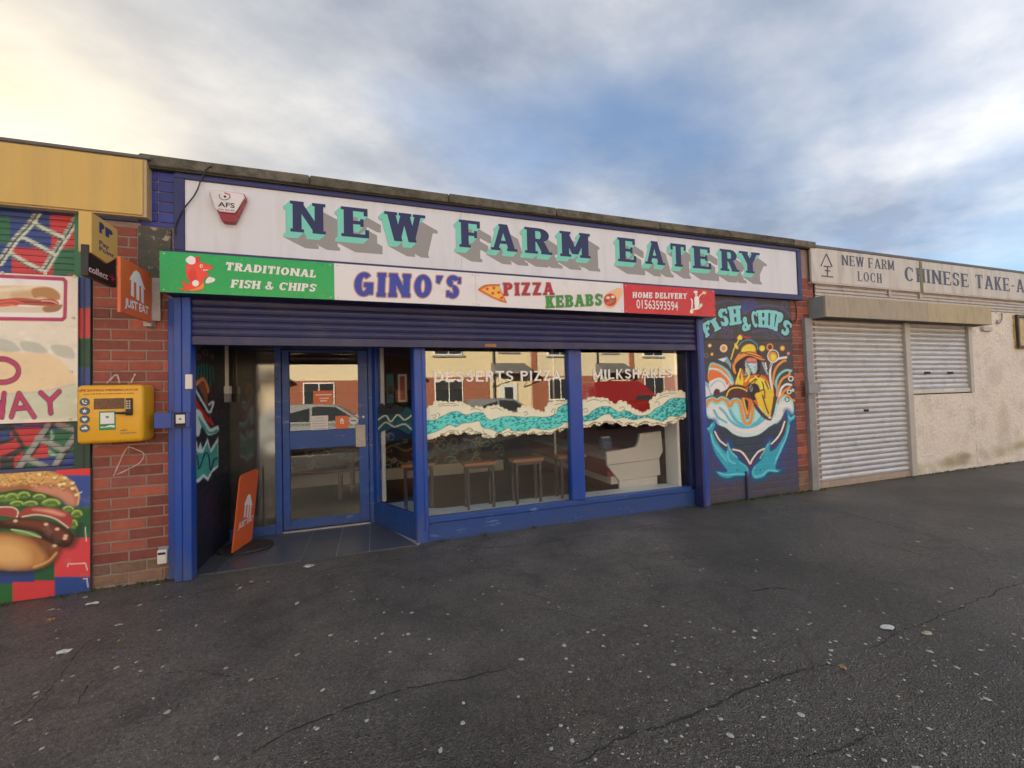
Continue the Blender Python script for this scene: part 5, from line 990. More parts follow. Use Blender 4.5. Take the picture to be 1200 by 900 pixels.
# alarm bell box
al = thing('alarm_box', 'white and red wedge-shaped alarm box reading AFS on the white fascia', 'alarm', (-1.3, -.05, 3.0))
s8 = lambda x, y: (160+x/6, 160+y/6)
def af(pts, Y): return [(pY(*s8(x, y), Y)[0], pY(*s8(x, y), Y)[2]) for x, y in pts]
b = MB(); b.prism(af([(510, 385), (530, 372), (755, 400), (770, 425), (765, 450), (690, 605), (600, 600), (515, 405)], -.10), 'y', -.10, -.046, .008, 2); b.build('red_base', mat('alarm_red', (0.30, 0.01, 0.02), 0.25, 0.05, coat=.3), al)
b = MB(); b.prism(af([(514, 388), (532, 376), (750, 404), (762, 428), (705, 520), (690, 540), (590, 528), (555, 510)], -.112), 'y', -.118, -.1005, .006, 2); b.build('white_cover', mat('alarm_white', (0.72, 0.70, 0.72), .35), al)
def at_(txt, m_, x0, x1, yb, h, bold=.02):
    a, b = pY(*s8(x0, yb), -.12), pY(*s8(x1, yb), -.12); btext('lettering', txt, m_, al, lambda u, v: (u, -.1188, v), a[0], b[0], a[2], h, bold=bold)
at_('AFS', black_ink, 572, 690, 490, .042); at_('0141 876 881', red_ink, 572, 690, 514, .012)
c_ = [s8(620+38*math.cos(a*PI/9), 415+30*math.sin(a*PI/9)) for a in range(1, 11)]; 
MB().tube([pY(*p, -.1195) for p in c_], .004, 6).build('emblem', greymetal, al); MB().tube([pY(*s8(*p), -.1195) for p in ((618, 395), (655, 408), (658, 430))], .0045, 6).build('emblem', red_ink, al); q = pY(*s8(622, 422), -.119); mbox(q[0]-.009, q[0]+.009, -.1195, -.1182, q[2]-.009, q[2]+.009).build('emblem', black_ink, al)
# loose cable over the parapet
cb = [s8(528, 208), s8(490, 235), s8(455, 300), s8(430, 370), s8(395, 430), s8(340, 497), s8(300, 560), s8(268, 640), s8(275, 690)]
cbl = MB().tube([pY(*p, -.085 if i < 1 else -.072) for i, p in enumerate(crom(cb, False, 4))], .0055, 6).build('cable', black_pl); tag(cbl, 'loose black cable hanging over the coping at the left end of the fascia', 'cable')

# ------------------------------------------------------------------ the takeaway on the right
ch = thing('takeaway_building', 'flat-roofed takeaway with roughcast wall, concrete canopy and faded white signboard', 'shop', (9, 0, 0))
rough = mat('roughcast', None, 0.95, 0.12, 30, 3.5, 60, attr=True, dirt=(0.42, 0.38, 0.32), dscale=2.4, damt=0.5, dlo=0.5, dhi=0.75); RC = (0.60, 0.575, 0.52)
rough_c = mat('roughcast_core', RC, 0.95, 0.1)
def stains(c_):
    rs = np.random.RandomState(6)
    for i in range(60):
        u = rs.uniform(1060, 1330); y0 = 556-(u-1060)*.245; c_.ell(u, y0-rs.uniform(-4, 7), rs.uniform(3, 10), rs.uniform(1.5, 5), (0.16, 0.15, 0.035) if i % 3 else (0.27, 0.24, 0.08), soft=3, op=.30)
    for x_, y_, w_, h_ in ((1153, 495, 2.5, 10), (1133, 515, 2, 7), (1138, 481, 1.5, 2), (1098, 472, 1.5, 6), (1176, 500, 8, 25), (1165, 440, 10, 12), (1120, 540, 14, 6)): c_.ell(x_, y_, w_, h_, (0.30, 0.26, 0.19), soft=3, op=.25)
XR = 17.0
frx = [pY(945.5, 470, -.02)[0], pY(955, 470, -.02)[0], pY(1064.5, 480, -.02)[0], pY(1070.5, 480, -.02)[0], pY(1136, 420, -.02)[0], pY(1139.5, 420, -.02)[0]]
wx0 = pY(1072.5, 500, 0)[0]; gx0 = 6.085
cvw = Canvas(lambda u, v: (u, np.zeros(u.shape), v), frx[5]+.004, XR, -.03, 2.83, .018, RC); stains(cvw); r = np.random.RandomState(1)
cvw.P[:, 1] += r.uniform(-.013, .004, len(cvw.P)); mbox(6.075, XR, .10, .4, -.1, 3.45).build('wall', mortar_m, ch)
w = cvw.build('wall', rough, ch)
mbox(frx[5]+.004, XR, .006, .099, -.1, 2.82).build('wall_core', rough_c, ch)
moss = mat('moss', (0.055, 0.07, 0.012), 0.95, 0.4, 30, 1.5, 90)
mbox(6.075, XR, .4, 8, 3.40, 3.46).build('roof', conc, ch)
frx = [pY(945.5, 470, -.02)[0], pY(955, 470, -.02)[0], pY(1064.5, 480, -.02)[0], pY(1070.5, 480, -.02)[0], pY(1136, 420, -.02)[0], pY(1139.5, 420, -.02)[0]]
ds = thing('roller_shutter', 'tall closed galvanised roller shutter over the takeaway door', 'roller shutter', ((frx[1]+frx[2])/2, 0, 0))
SL = .0785
for k in range(31):
    slat_mesh(frx[1]-.005, frx[2]+.005, SL, .020, .0).build('slat', steel, ds, Matrix.Translation((0, .025, .085+k*SL)))
mbox(frx[1]+.003, frx[2]-.003, -.006, .03, .0, .084, bev=.004).build('bottom_rail', mat('rusty_cream_rail', (0.38, 0.31, 0.26), .6, .2, 8), ds)
mbox(frx[0], frx[1]-.03, -.05, .09, 0, 2.44, bev=.004).build('guide_rail', greymetal, ds); mbox(frx[1]-.028, frx[1]+.0, -.035, .09, 0, 2.44, bev=.003).build('guide_rail', mat('pale_rail', (0.46, 0.45, 0.42), .5, .1), ds); mbox(frx[2], frx[3], -.035, .09, 0, 2.44, bev=.004).build('guide_rail', MATS['pale_rail'], ds)
a, b_ = pY(947, 448, -.09), pY(957.5, 461, -.09); mbox(a[0], b_[0], -.10, -.051, b_[2], a[2], bev=.005).build('lock_box', greymetal, ds); mbox(b_[0]+.002, b_[0]+.10, -.075, -.036, b_[2]+.02, a[2]-.03, bev=.004).build('lock_arm', greymetal, ds)
q = pY(1015.5, 481, -.0); mbox(q[0]-.05, q[0]+.05, -.002, .006, q[2]-.018, q[2]+.018).build('letter_slot', dark, ds)
ws = thing('roller_shutter', 'smaller closed galvanised shutter over the takeaway serving window', 'roller shutter', ((frx[3]+frx[4])/2, 0, 1.3))
zw = pY(1100, 460.5, -.01)[2]
for k in range(15): slat_mesh(frx[3]+.002, frx[4]-.005, SL, .018, .0).build('slat', steel, ws, Matrix.Translation((0, .025, zw+.075+k*SL)))
mbox(frx[3]+.002, frx[4]-.004, -.012, .03, zw, zw+.073, bev=.004).build('bottom_rail', steel, ws); mbox(frx[4]-.003, frx[5], -.03, .05, zw-.01, 2.44, bev=.003).build('guide_rail', MATS['pale_rail'], ws)
for p_x in (1087, 1114): q = pY(p_x, 437, 0); mbox(q[0]-.07, q[0]+.07, -.004, .008, q[2]-.015, q[2]+.02).build('pull_slot', dark, ws)
q = pY(1112, 457, -.01); mbox(q[0]-.14, q[0]+.14, -.016, -.0125, q[2]-.015, q[2]+.02).build('sticker', white_pl, ws)
c2_ = Canvas(lambda u, v: (u, np.zeros(u.shape), v), frx[3]+.002, frx[5]+.004, -.03, zw-.02, .018, RC); stains(c2_); c2_.P[:, 1] += r.uniform(-.013, .004, len(c2_.P)); c2_.build('wall', rough, ch)
mbox(frx[3]+.003, frx[5]+.003, .006, .099, -.1, zw-.021).build('wall_core', rough_c, ch)
# canopy of two boxes
concb = mat('canopy_board', (0.40, 0.36, 0.28), 0.85, 0.08, 5, .5, 60, dirt=(0.18, 0.16, 0.13), dscale=4, damt=.6, dlo=.5, dhi=.75, stretch=(2.5, 1, .6)); concy = mat('canopy_board_pale', (0.47, 0.41, 0.27), 0.85, .08, 6, .5, 60, dirt=(0.28, 0.24, 0.17), dscale=5, damt=.5, stretch=(2.5, 1, .6))
YC = -.24; kx0 = pY(967.5, 358, YC)[0]; kx1 = pY(1087.5, 366, YC)[0]; kx2 = pY(1162, 370, YC)[0]; kz1 = pY(967.5, 345.8, YC)[2]; kz0 = pY(967.5, 370.8, YC)[2]
for a, b_, m_ in ((kx0, kx1-.002, concb), (kx1+.002, kx2, concy)): mbox(a, b_, YC, YC+.03, kz0, kz1, bev=.004).build('canopy_fascia', m_, ch)
mbox(kx0, kx0+.03, YC+.0305, -.002, kz0, kz1-.0).build('canopy_end', mat('canopy_grey_end', (0.24, 0.27, 0.27), .8, .12), ch); mbox(kx2-.03, kx2, YC+.0305, -.002, kz0, kz1).build('canopy_end', concb, ch)
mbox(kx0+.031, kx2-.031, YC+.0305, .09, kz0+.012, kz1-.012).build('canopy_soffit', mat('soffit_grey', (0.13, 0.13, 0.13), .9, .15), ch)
# sidings and signboard
sid = mat('aged_white_siding', (0.52, 0.49, 0.46), .7, .1, 5, dirt=(0.22, 0.19, 0.17), dscale=5, damt=.6)
for k in range(5): MB().prism([(-.008, 0), (-.030, .004), (-.012, .050), (-.008, .050)], 'x', pY(955.5, 340, -.02)[0], XR).build('siding_board', sid, ch, Matrix.Translation((0, 0, kz1+.002+k*.0505)))
for k in range(6): 
    zq = 3.0+k*.080; mbox(6.06, 6.17, -.022-.002*(k % 2), .06, zq+.002, zq+.078, bev=.003).build('siding_board', sid, ch)
for px_ in (1042, 1078): 
    q = pY(px_, 346, -.035); mbox(q[0]-.02, q[0]+.02, -.048, -.032, kz1+.12, 2.99).build('batten', sid, ch)
cs = thing('signboard', 'faded white signboard reading NEW FARM LOCH CHINESE TAKE-AWAY in slate lettering', 'sign', (9, -.05, 3.0))
YS = -.055; cz1 = pY(950, 289.7, YS)[2]; cz0 = pY(950.8, 329.2, YS)[2]; sbm = mat('weathered_signboard', (0.60, 0.58, 0.54), .6, .06, 3, dirt=(0.28, 0.25, 0.20), dscale=2.6, damt=.65, dlo=.48, dhi=.75, stretch=(2.2, 1, .35))
cxs = [pY(950.5, 310, YS)[0], pY(1078.5, 320, YS)[0]]; cxs += [cxs[1]+3.6, XR]
for a, b_ in zip(cxs, cxs[1:]): mbox(a+.002, b_-.002, YS, YS+.03, cz0, cz1, bev=.002).build('panel', sbm, cs)
q = pY(1079.5, 300, YS); mbox(cxs[1]-.02, cxs[1]+.05, YS-.006, YS-.0005, cz0-.03, cz1-.01).build('stained_cover_strip', mat('green_stained_strip', (0.20, 0.19, 0.10), .8, .4, 12, stretch=(1, 1, .3)), cs)
mbox(6.05, XR, YS-.005, .3, cz1+.002, cz1+.045, bev=.004).build('roof_edging', MATS['lead_edging'], ch)
mbox(cxs[0], XR, YS-.004, .05, cz0-.03, cz0-.002, bev=.002).build('trim', sid, cs)
t4 = lambda x, y: (930+x/4.444, 270+y/4.444)
ser = dict(w=.17, t=.07, p=.055, gap=.1)
words('letter', 'NEW FARM', slatey, cs, YS, t4(250, 180), t4(250, 128), t4(525, 208), style=ser); words('letter', 'LOCH', slatey, cs, YS, t4(334, 263), t4(334, 213), t4(460, 275), style=ser)
words('letter', 'CHINESE', slatey, cs, YS, t4(576, 262), t4(576, 188), t4(912, 297), style=dict(ser, w=.2, t=.08)); q_ = pY(*t4(912, 297), YS); 
a = pY(*t4(946, 300), YS); z_ = a[2]; hgt = pY(*t4(946, 229), YS)[2]-z_
Lz, Wz = layout('TAKE-AWAY', **dict(ser, w=.2, t=.08)); kx = (pY(*t4(1132, 318), YS)[0]-a[0])/Lz[4][2]
for g in Lz: place('letter', flat(g[1], lambda u, v, e: (a[0]+u*kx, YS-.003-e, z_+v*hgt)), slatey, cs)
lk = slatey
for pts in ([(142, 185), (170, 122), (200, 190)], [(158, 186), (192, 190)], [(176, 187), (176, 235)], [(163, 208), (190, 212)], [(146, 236), (204, 243)]): MB().tube([pY(*t4(*p), YS-.002) for p in pts], .009, 4).build('emblem_stroke', lk, cs)
# wall-mounted lantern frame at the edge of the picture, a hook, a small vent
wf = thing('wall_display_case', 'small dark-framed case with yellowed glass on the roughcast wall', 'display case', (11.5, 0, 2.1))
a, b_ = pY(1191.5, 368.5, -.06), pY(1193, 408, -.06); mbox(a[0], a[0]+.55, -.03, 0, b_[2], a[2]).build('back', mat('yellowed_poster', (0.5, 0.38, 0.14), .5, .5, 6), wf)
for s in ((a[0], a[0]+.05, b_[2], a[2]), (a[0]+.5, a[0]+.55, b_[2], a[2]), (a[0]+.051, a[0]+.499, a[2]-.05, a[2]), (a[0]+.051, a[0]+.499, b_[2], b_[2]+.05)): mbox(s[0], s[1], -.07, -.031, s[2], s[3], bev=.004).build('frame', mat('dark_brown_frame', (0.05, 0.03, 0.03), .5), wf)
hk = MB().tube([pY(*p, -.03) for p in crom([(1174, 367), (1174, 374), (1171, 379), (1168, 378), (1169, 375)], False, 4)], .010, 6).build('wall_hook', greymetal); tag(hk, 'bent metal hook on the roughcast wall right of the canopy', 'hook')
q = pY(1152, 385, -.0); mbox(q[0]-.1, q[0]+.16, -.05, .0, q[2]-.05, q[2]+.03, bev=.006).build('vent_cover', MATS['pale_rail'], ch)
q = pY(933, 350, -.02); cb2 = MB().tube([pY(*p, -.012) for p in crom([(931.5, 352), (933.5, 365), (933, 374), (929, 378), (926, 374)], False, 4)], .006, 6).build('cable', black_pl); tag(cb2, 'short looped cable on the red brick beside the wall painting', 'cable')
# ------------------------------------------------------------------ ground
def pave_mat():
    m = bpy.data.materials.new('asphalt_pavement'); m.use_nodes = True; t = m.node_tree; N = t.nodes; L = t.links; b = N['Principled BSDF']
    g = N.new('ShaderNodeNewGeometry'); pos = g.outputs['Position']
    def noise(s, d=6, r=.6, st=None):
        n = N.new('ShaderNodeTexNoise'); n.inputs['Scale'].default_value = s; n.inputs['Detail'].default_value = d; n.inputs['Roughness'].default_value = r
        if st: mp = N.new('ShaderNodeMapping'); L.new(pos, mp.inputs[0]); mp.inputs['Scale'].default_value = st; mp.inputs['Rotation'].default_value = (0, 0, RAD(12)); L.new(mp.outputs[0], n.inputs[0])
        else: L.new(pos, n.inputs[0])
        return n.outputs[0]
    def ramp(f, st):
        n = N.new('ShaderNodeValToRGB'); e = n.color_ramp.elements
        while len(e) < len(st): e.new(.5)
        for el, (p, c) in zip(e, st): el.position = p; el.color = (*c, 1) if isinstance(c, tuple) else (c, c, c, 1)
        L.new(f, n.inputs[0]); return n.outputs[0]
    def mix(f, a, bb, mode='MIX'):
        n = N.new('ShaderNodeMix'); n.data_type = 'RGBA'; n.blend_type = mode
        if isinstance(f, float): n.inputs[0].default_value = f
        else: L.new(f, n.inputs[0])
        for i, v in ((6, a), (7, bb)):
            if isinstance(v, tuple): n.inputs[i].default_value = (*v, 1)
            else: L.new(v, n.inputs[i])
        return n.outputs[2]
    def mth(op, a, bb, cl=False):
        n = N.new('ShaderNodeMath'); n.operation = op; n.use_clamp = cl
        for i, v in enumerate((a, bb)):
            if isinstance(v, (int, float)): n.inputs[i].default_value = v
            else: L.new(v, n.inputs[i])
        return n.outputs[0]
    sp = N.new('ShaderNodeSeparateXYZ'); L.new(pos, sp.inputs[0])
    # old coarse surfacing towards the road, smoother relaid strip along the shops
    edge = mth('ADD', mth('ADD', mth('MULTIPLY', sp.outputs[1], -1), mth('MULTIPLY', sp.outputs[0], .30)), mth('MULTIPLY', mth('SUBTRACT', noise(1.3, 4), .5), 1.6))
    old = ramp(mth('SUBTRACT', edge, 1.95), [(0.0, 0.0), (0.45, 1.0)])
    big = noise(.55, 7, .62); mid = noise(3.2, 8, .68)
    fine = ramp(big, [(.3, (.088, .078, .068)), (.7, (.136, .121, .107))]); fine = mix(ramp(mid, [(.45, 0.0), (.7, .5)]), fine, (.030, .029, .029))
    coarse = ramp(mid, [(.3, (.088, .081, .074)), (.7, (.138, .128, .118))]); vo = N.new('ShaderNodeTexVoronoi'); vo.inputs['Scale'].default_value = 120; L.new(pos, vo.inputs[0])
    vc = N.new('ShaderNodeSeparateColor'); L.new(vo.outputs['Color'], vc.inputs[0]); chips = ramp(vc.outputs[0], [(.80, 0.0), (.95, .75)]); coarse = mix(chips, coarse, (.17, .16, .15))
    col = mix(old, fine, coarse)
    gn = noise(48, 7, .85); gv = N.new('ShaderNodeVectorMath'); gv.operation = 'SCALE'; L.new(col, gv.inputs[0]); L.new(mth('ADD', mth('MULTIPLY', mth('SUBTRACT', gn, .5), 4.5), 1.0), gv.inputs['Scale']); col = gv.outputs[0]
    v2 = N.new('ShaderNodeTexVoronoi'); v2.inputs['Scale'].default_value = 210; L.new(pos, v2.inputs[0]); vd = N.new('ShaderNodeSeparateColor'); L.new(v2.outputs['Color'], vd.inputs[0])
    col = mix(ramp(vd.outputs[1], [(.86, 0.0), (1.0, .8)]), col, (.30, .28, .25))
    strk = noise(2.0, 6, .7, (.5, 3.5, 1)); col = mix(ramp(strk, [(.58, 0.0), (.72, .45)]), col, (.024, .023, .023))
    # green growth in the joint with the walls
    gr = mth('MULTIPLY', ramp(mth('ADD', sp.outputs[1], .22), [(0.0, 0.0), (.22, 1.0)]), ramp(noise(7, 6, .7), [(.42, 0.0), (.6, .9)])); col = mix(mth('MULTIPLY', gr, ramp(mth('MULTIPLY', mth('SUBTRACT', sp.outputs[0], 3.0), .5), [(0.0, .35), (1.0, 1.0)])), col, (.075, .085, .02))
    seam = noise(.9, 3, .5); pd = ramp(mth('ABSOLUTE', mth('SUBTRACT', seam, .52), 0), [(0.0, .32), (.012, 0.0)]); col = mix(pd, col, (.022, .02, .019))
    damp = ramp(noise(.42, 6, .6), [(.50, 0.0), (.60, .38)]); col = mix(damp, col, (.034, .031, .029))
    L.new(col, b.inputs['Base Color'])
    rr = mth('ADD', mth('MULTIPLY', ramp(noise(.8, 5), [(.35, 0.0), (.7, 1.0)]), .26), .33); L.new(rr, b.inputs['Roughness']); b.inputs['Specular IOR Level'].default_value = .5
    h1 = noise(230, 3, .7); h2 = vo.outputs['Distance']; hh_ = mth('ADD', mth('MULTIPLY', h1, mth('ADD', mth('MULTIPLY', old, 1.2), .8)), mth('MULTIPLY', mth('MULTIPLY', h2, old), 6.0)); hh_ = mth('ADD', hh_, mth('MULTIPLY', noise(14, 5, .7), 1.6))
    bn = N.new('ShaderNodeBump'); bn.inputs['Strength'].default_value = .85; bn.inputs['Distance'].default_value = .006; L.new(hh_, bn.inputs['Height']); L.new(bn.outputs[0], b.inputs['Normal'])
    return m
pm = pave_mat()
gx, gy = np.linspace(-14, 24, 381), np.linspace(-6.0, .10, 123); GX, GY = np.meshgrid(gx, gy)
r = np.random.RandomState(11); Zg = np.zeros(GX.shape)
for k in range(16):
    a, f, ph = r.uniform(0, PI), r.uniform(.6, 4), r.uniform(0, 6); Zg += math.pow(f, -1.1)*.0032*np.sin((GX*math.cos(a)+GY*math.sin(a))*f*1.7+ph)
Zg = Zg*np.clip(-GY/.5, 0, 1)-.004
co = np.stack([GX, GY, Zg], -1).reshape(-1, 3); I = np.arange(GX.size).reshape(GX.shape); F = np.stack([I[:-1, :-1], I[:-1, 1:], I[1:, 1:], I[1:, :-1]], -1).reshape(-1, 4)
me = bpy.data.meshes.new('pavement'); me.from_pydata(co.tolist(), [], F.tolist()); me.polygons.foreach_set('use_smooth', [True]*len(me.polygons))
tag(place('pavement', me, pm), kind='structure')
def zg(x, y):
    i, j = np.clip(int(round((y+6)/.05)), 0, 122), np.clip(int(round((x+14)/.1)), 0, 380); return Zg[i, j]
roadm = mat('road_asphalt', (0.055, 0.055, 0.056), .75, .15, 4, .8, 150); grass = mat('far_ground', (0.05, 0.07, 0.03), .95, .2, 2)
kerb = mat('kerb_concrete', (0.26, 0.25, 0.23), .9, .15, 5, .4, 60)
tag(mbox(-40, 45, -13.4, -6.15, -.16, -.12).build('road', roadm), kind='structure'); tag(mbox(-60, 60, -300, 300, -.5, -.2).build('ground', grass), kind='structure')
for nm, y0, y1 in (('kerb', -6.15, -6.0), ('kerb', -13.55, -13.4)): tag(mbox(-40, 45, y0, y1, -.16, 0.0, bev=.01).build(nm, kerb), kind='structure')
tag(mbox(-40, 45, -15.95, -13.55, -.16, -.004).build('far_pavement', roadm), kind='structure')
for x_ in range(-8, 9): 
    pass
# cracks
crackm = mat('crack_filler', (0.028, 0.025, 0.023), .9, .2, 40)
def crack(pts, w):
    P = [pZ(*p, 0.0) for p in crom(pts, False, 8)]; V, Fc = [], []; rr = random.Random(int(pts[0][0])); prev = None; seg = []
    for a, b in zip(P, P[1:]):
        n = max(1, int(np.linalg.norm(b-a)/.018))
        for j in range(n): seg.append(a+(b-a)*j/n)
    off = 0
    for i, p in enumerate(seg):
        d = seg[min(i+1, len(seg)-1)]-seg[max(i-1, 0)]; d /= np.linalg.norm(d)+1e-9; nrm = np.array([-d[1], d[0]]); off = off*.8+rr.uniform(-.007, .007); ww = w*rr.uniform(.35, 1.3)*.62*min(1, i/8+.15, (len(seg)-1-i)/8+.15)
        for s in (-1, 1): x, y = p[:2]+nrm*(off+s*ww/2); V.append((x, y, zg(x, y)+.0022))
        if i and rr.random() > .06: Fc.append((2*i-2, 2*i-1, 2*i+1, 2*i))
    me = bpy.data.meshes.new('crack'); me.from_pydata(V, [], Fc); me.update(); return me
Vt = []
cracks = [([(140, 712), (260, 690), (420, 662), (560, 643), (700, 625), (830, 604)], .007), ([(700, 640), (780, 655), (830, 650), (900, 668)], .006), ([(150, 800), (230, 790), (300, 800), (340, 790)], .005), ([(600, 720), (640, 712), (700, 725), (760, 715)], .005), ([(272, 899), (330, 862), (385, 838), (440, 818), (500, 802), (560, 790), (615, 778)], .013), ([(672, 892), (740, 858), (800, 838), (868, 806), (930, 786), (976, 773)], .017), ([(1010, 760), (1070, 735), (1140, 705), (1200, 680)], .010), ([(92, 828), (104, 808), (116, 796)], .012), ([(940, 590), (1000, 604), (1060, 620), (1130, 640), (1200, 660)], .012), ([(1010, 632), (1060, 645), (1120, 660)], .014), ([(935, 886), (990, 868), (1050, 852)], .012), ([(0, 870), (50, 820), (90, 770), (120, 740)], .006), ([(600, 690), (640, 700), (660, 720)], .006), ([(1040, 575), (1120, 600), (1200, 618)], .008), ([(520, 640), (600, 640), (690, 626)], .008), ([(880, 690), (910, 686), (945, 692)], .03)]
for pts, w_ in cracks:
    o = place('pavement_crack', crack(pts, w_), crackm); tag(o, kind='structure')
# gum and grit
gum = mat('old_gum', (0.42, 0.40, 0.35), .8, .25, 60); V, Fc = [], []
r = random.Random(4)
def spot(x, y, rad, V, Fc):
    n = 9; b = len(V); z = zg(x, y); a0 = r.uniform(0, 6); ec = r.uniform(.6, 1)
    V.append((x, y, z+.0042))
    for k in range(n):
        a = 2*PI*k/n; q = rad*r.uniform(.75, 1.15); V.append((x+math.cos(a)*q*math.cos(a0)-math.sin(a)*q*ec*math.sin(a0), y+math.cos(a)*q*math.sin(a0)+math.sin(a)*q*ec*math.cos(a0), z+.0016))
    for k in range(n): Fc.append((b, b+1+k, b+1+(k+1) % n))
big = [(348, 709, 5), (440, 748, 3), (448, 743, 3), (457, 764, 3), (348, 769, 4), (294, 799, 4), (185, 685, 3), (77, 767, 3), (160, 779, 3), (165, 790, 3), (191, 785, 2.5), (412, 695, 2.5), (415, 704, 2), (394, 690, 2), (503, 749, 3), (542, 847, 4), (516, 879, 5), (295, 682, 3), (314, 682, 2.5), (281, 690, 2.5), (442, 703, 2), (509, 687, 2), (585, 691, 2), (643, 704, 3), (640, 684, 2), (770, 641, 2), (787, 651, 2), (764, 684, 2), (856, 858, 5), (938, 833, 5.5), (1041, 734, 3), (1084, 741, 4), (974, 760, 4), (988, 780, 4), (1090, 762, 4), (750, 785, 3), (657, 849, 3), (1115, 689, 3), (1076, 634, 2.5), (962, 638, 2), (1137, 619, 3), (1045, 603, 2), (850, 680, 2), (887, 654, 2), (730, 766, 2.5), (907, 740, 2.5), (1074, 898, 5), (230, 735, 3), (60, 715, 3), (100, 700, 3)]
for px_, py_, s_ in big: p = pZ(px_, py_, 0); dd = np.linalg.norm(p-CAM); spot(p[0], p[1], s_*dd/480*.62, V, Fc)
for i in range(140):
    p = pZ(r.uniform(0, 1200), r.triangular(610, 900, 690), 0)
    if p[1] < -.12: spot(p[0], p[1], r.uniform(.005, .017)*r.choice((.7, 1, 1)), V, Fc)
for i in range(1300):
    px_, py_ = r.uniform(0, 1200), r.uniform(600, 900)
    if i % 3: px_ = r.uniform(640, 1200); py_ = r.uniform(700, 900)
    p = pZ(px_, py_, 0)
    if p[1] > -.15: continue
    spot(p[0], p[1], r.uniform(.0015, .0045) if r.random() < .93 else r.uniform(.006, .012), V, Fc)
me = bpy.data.meshes.new('gum_spots'); me.from_pydata(V, [], Fc); me.update(); tag(place('gum_spots', me, gum), 'pale trodden gum spots and grit scattered over the dark asphalt', 'gum spots', kind='stuff')
# litter and leaves
leafm = [mat('dead_leaf_ochre', (0.32, 0.17, 0.05), .7, .2, 40), mat('dead_leaf_pale', (0.42, 0.36, 0.26), .7, .2, 40), mat('paper_scrap', (0.6, .6, .58), .7, .1, 30)]
def scrap(px_, py_, sz, m_, kind, lab, grp=None):
    p = pZ(px_, py_, 0); n = 9; pts = []; rr = random.Random(int(px_*7)); a0 = rr.uniform(0, 6)
    b = MB(); c0 = b.bm.verts.new((p[0], p[1], zg(p[0], p[1])+.010)); vs = []
    for k in range(n):
        a = 2*PI*k/n; q = sz*(rr.uniform(.7, 1) if kind == 'leaf' else rr.uniform(.85, 1))*(1.0 if k % 2 else .72 if kind == 'leaf' else .95); x, y = p[0]+q*math.cos(a+a0), p[1]+q*.62*math.sin(a+a0); vs.append(b.bm.verts.new((x, y, zg(x, y)+.003+rr.uniform(0, .010))))
    for k in range(n): b._f([c0, vs[k], vs[(k+1) % n]])
    o = b.build('fallen_leaf' if kind == 'leaf' else 'paper_scrap', m_); tag(o, lab, kind if kind == 'leaf' else 'litter', grp)
for i, (px_, py_, s_) in enumerate(((363, 664, .03), (282, 690, .02), (60, 728, .035), (139, 735, .03), (140, 754, .02), (1086, 742, .045), (988, 781, .03), (860, 738, .02))): scrap(px_, py_, s_, leafm[i % 2], 'leaf', ['small brown leaf on the asphalt just in front of the tiled doorway', 'brown leaf on the asphalt below the orange pavement sign', 'small leaf on the asphalt at the lower end of the burger board', 'pale leaf on the asphalt below the brick pier', 'brown leaf on the asphalt left, nearer the camera than the pale one', 'large ochre leaf at the right on the end of a long crack', 'pale leaf on the asphalt beside the end of the middle crack', 'ochre leaf on the coarse asphalt left of the middle crack'][i], 'dead leaves on the pavement')
scrap(1040, 734, .05, leafm[2], 'paper', 'pale crumpled scrap on the pavement at the right'); scrap(362, 664, .055, leafm[2], 'paper', 'flat pale scrap on the pavement in front of the tiled doorway'); scrap(108, 709, .045, leafm[2], 'paper', 'whitish scrap at the foot of the burger board'); scrap(76, 766, .045, leafm[2], 'paper', 'narrow pale scrap on the pavement at the lower left')
# growth in the joint at the wall foot: small leaves
V, Fc = [], []
def tuft(x, y, n, s):
    for k in range(n):
        a, h = r.uniform(0, 2*PI), r.uniform(.4, 1)*s; px_, py_ = x+r.uniform(-.03, .03), y+r.uniform(-.02, .02); b = len(V); w_ = s*.22
        V.extend([(px_-math.sin(a)*w_, py_+math.cos(a)*w_, 0), (px_+math.sin(a)*w_, py_-math.cos(a)*w_, 0), (px_+math.cos(a)*h*.7, py_+math.sin(a)*h*.7-.005, h)]); Fc.append((b, b+1, b+2))
for i in range(520):
    u = r.random(); x = r.uniform(4.0, 6.1) if u < .45 else (r.uniform(7.9, 13) if u < .85 else r.uniform(-2.9, -1.6)); tuft(x, -abs(r.gauss(0, .035))-.006, 4, r.uniform(.008, .032))
for x in (.62, 1.05, 1.62, 3.7): 
    for k in range(4): tuft(x+r.uniform(-.05, .05), .02-r.uniform(0, .04), 5, .03)
me = bpy.data.meshes.new('moss_and_weeds'); me.from_pydata(V, [], Fc); me.update(); tag(place('moss_and_weeds', me, mat('weed_green', (0.07, 0.10, 0.02), .8, .35, 30)), 'low moss and weeds in the joint between walls and pavement', 'moss', kind='stuff')

# ------------------------------------------------------------------ pavement flag sign
fs = thing('pavement_sign', 'orange upright JUST EAT sign on a dark base in the tiled doorway', 'sign', (-1.3, .45, 0))
f0, f1 = Vector(pZ(271.5, 651, .02)), Vector(pZ(294.5, 635, .02)); du = (f1-f0); du.z = 0; Lf = du.length; du.normalize()
nrm = Vector((du.y, -du.x, 0))
def onf(px_, py_):
    rr_ = Vector(ray(px_, py_)); t = (f0-Vector(CAM)).dot(nrm)/rr_.dot(nrm); return Vector(CAM)+rr_*t
cor = [onf(271.5, 651), onf(294.5, 633), onf(302.5, 551), onf(300, 549.5), onf(284, 556), onf(281, 560)]
b = MB(); th = nrm*.006
A_ = [b.bm.verts.new(c-th) for c in cor]; B_ = [b.bm.verts.new(c+th) for c in cor]; b._f(A_); b._f(B_[::-1])
for i in range(6): b._f([A_[i], B_[i], B_[(i+1) % 6], A_[(i+1) % 6]])
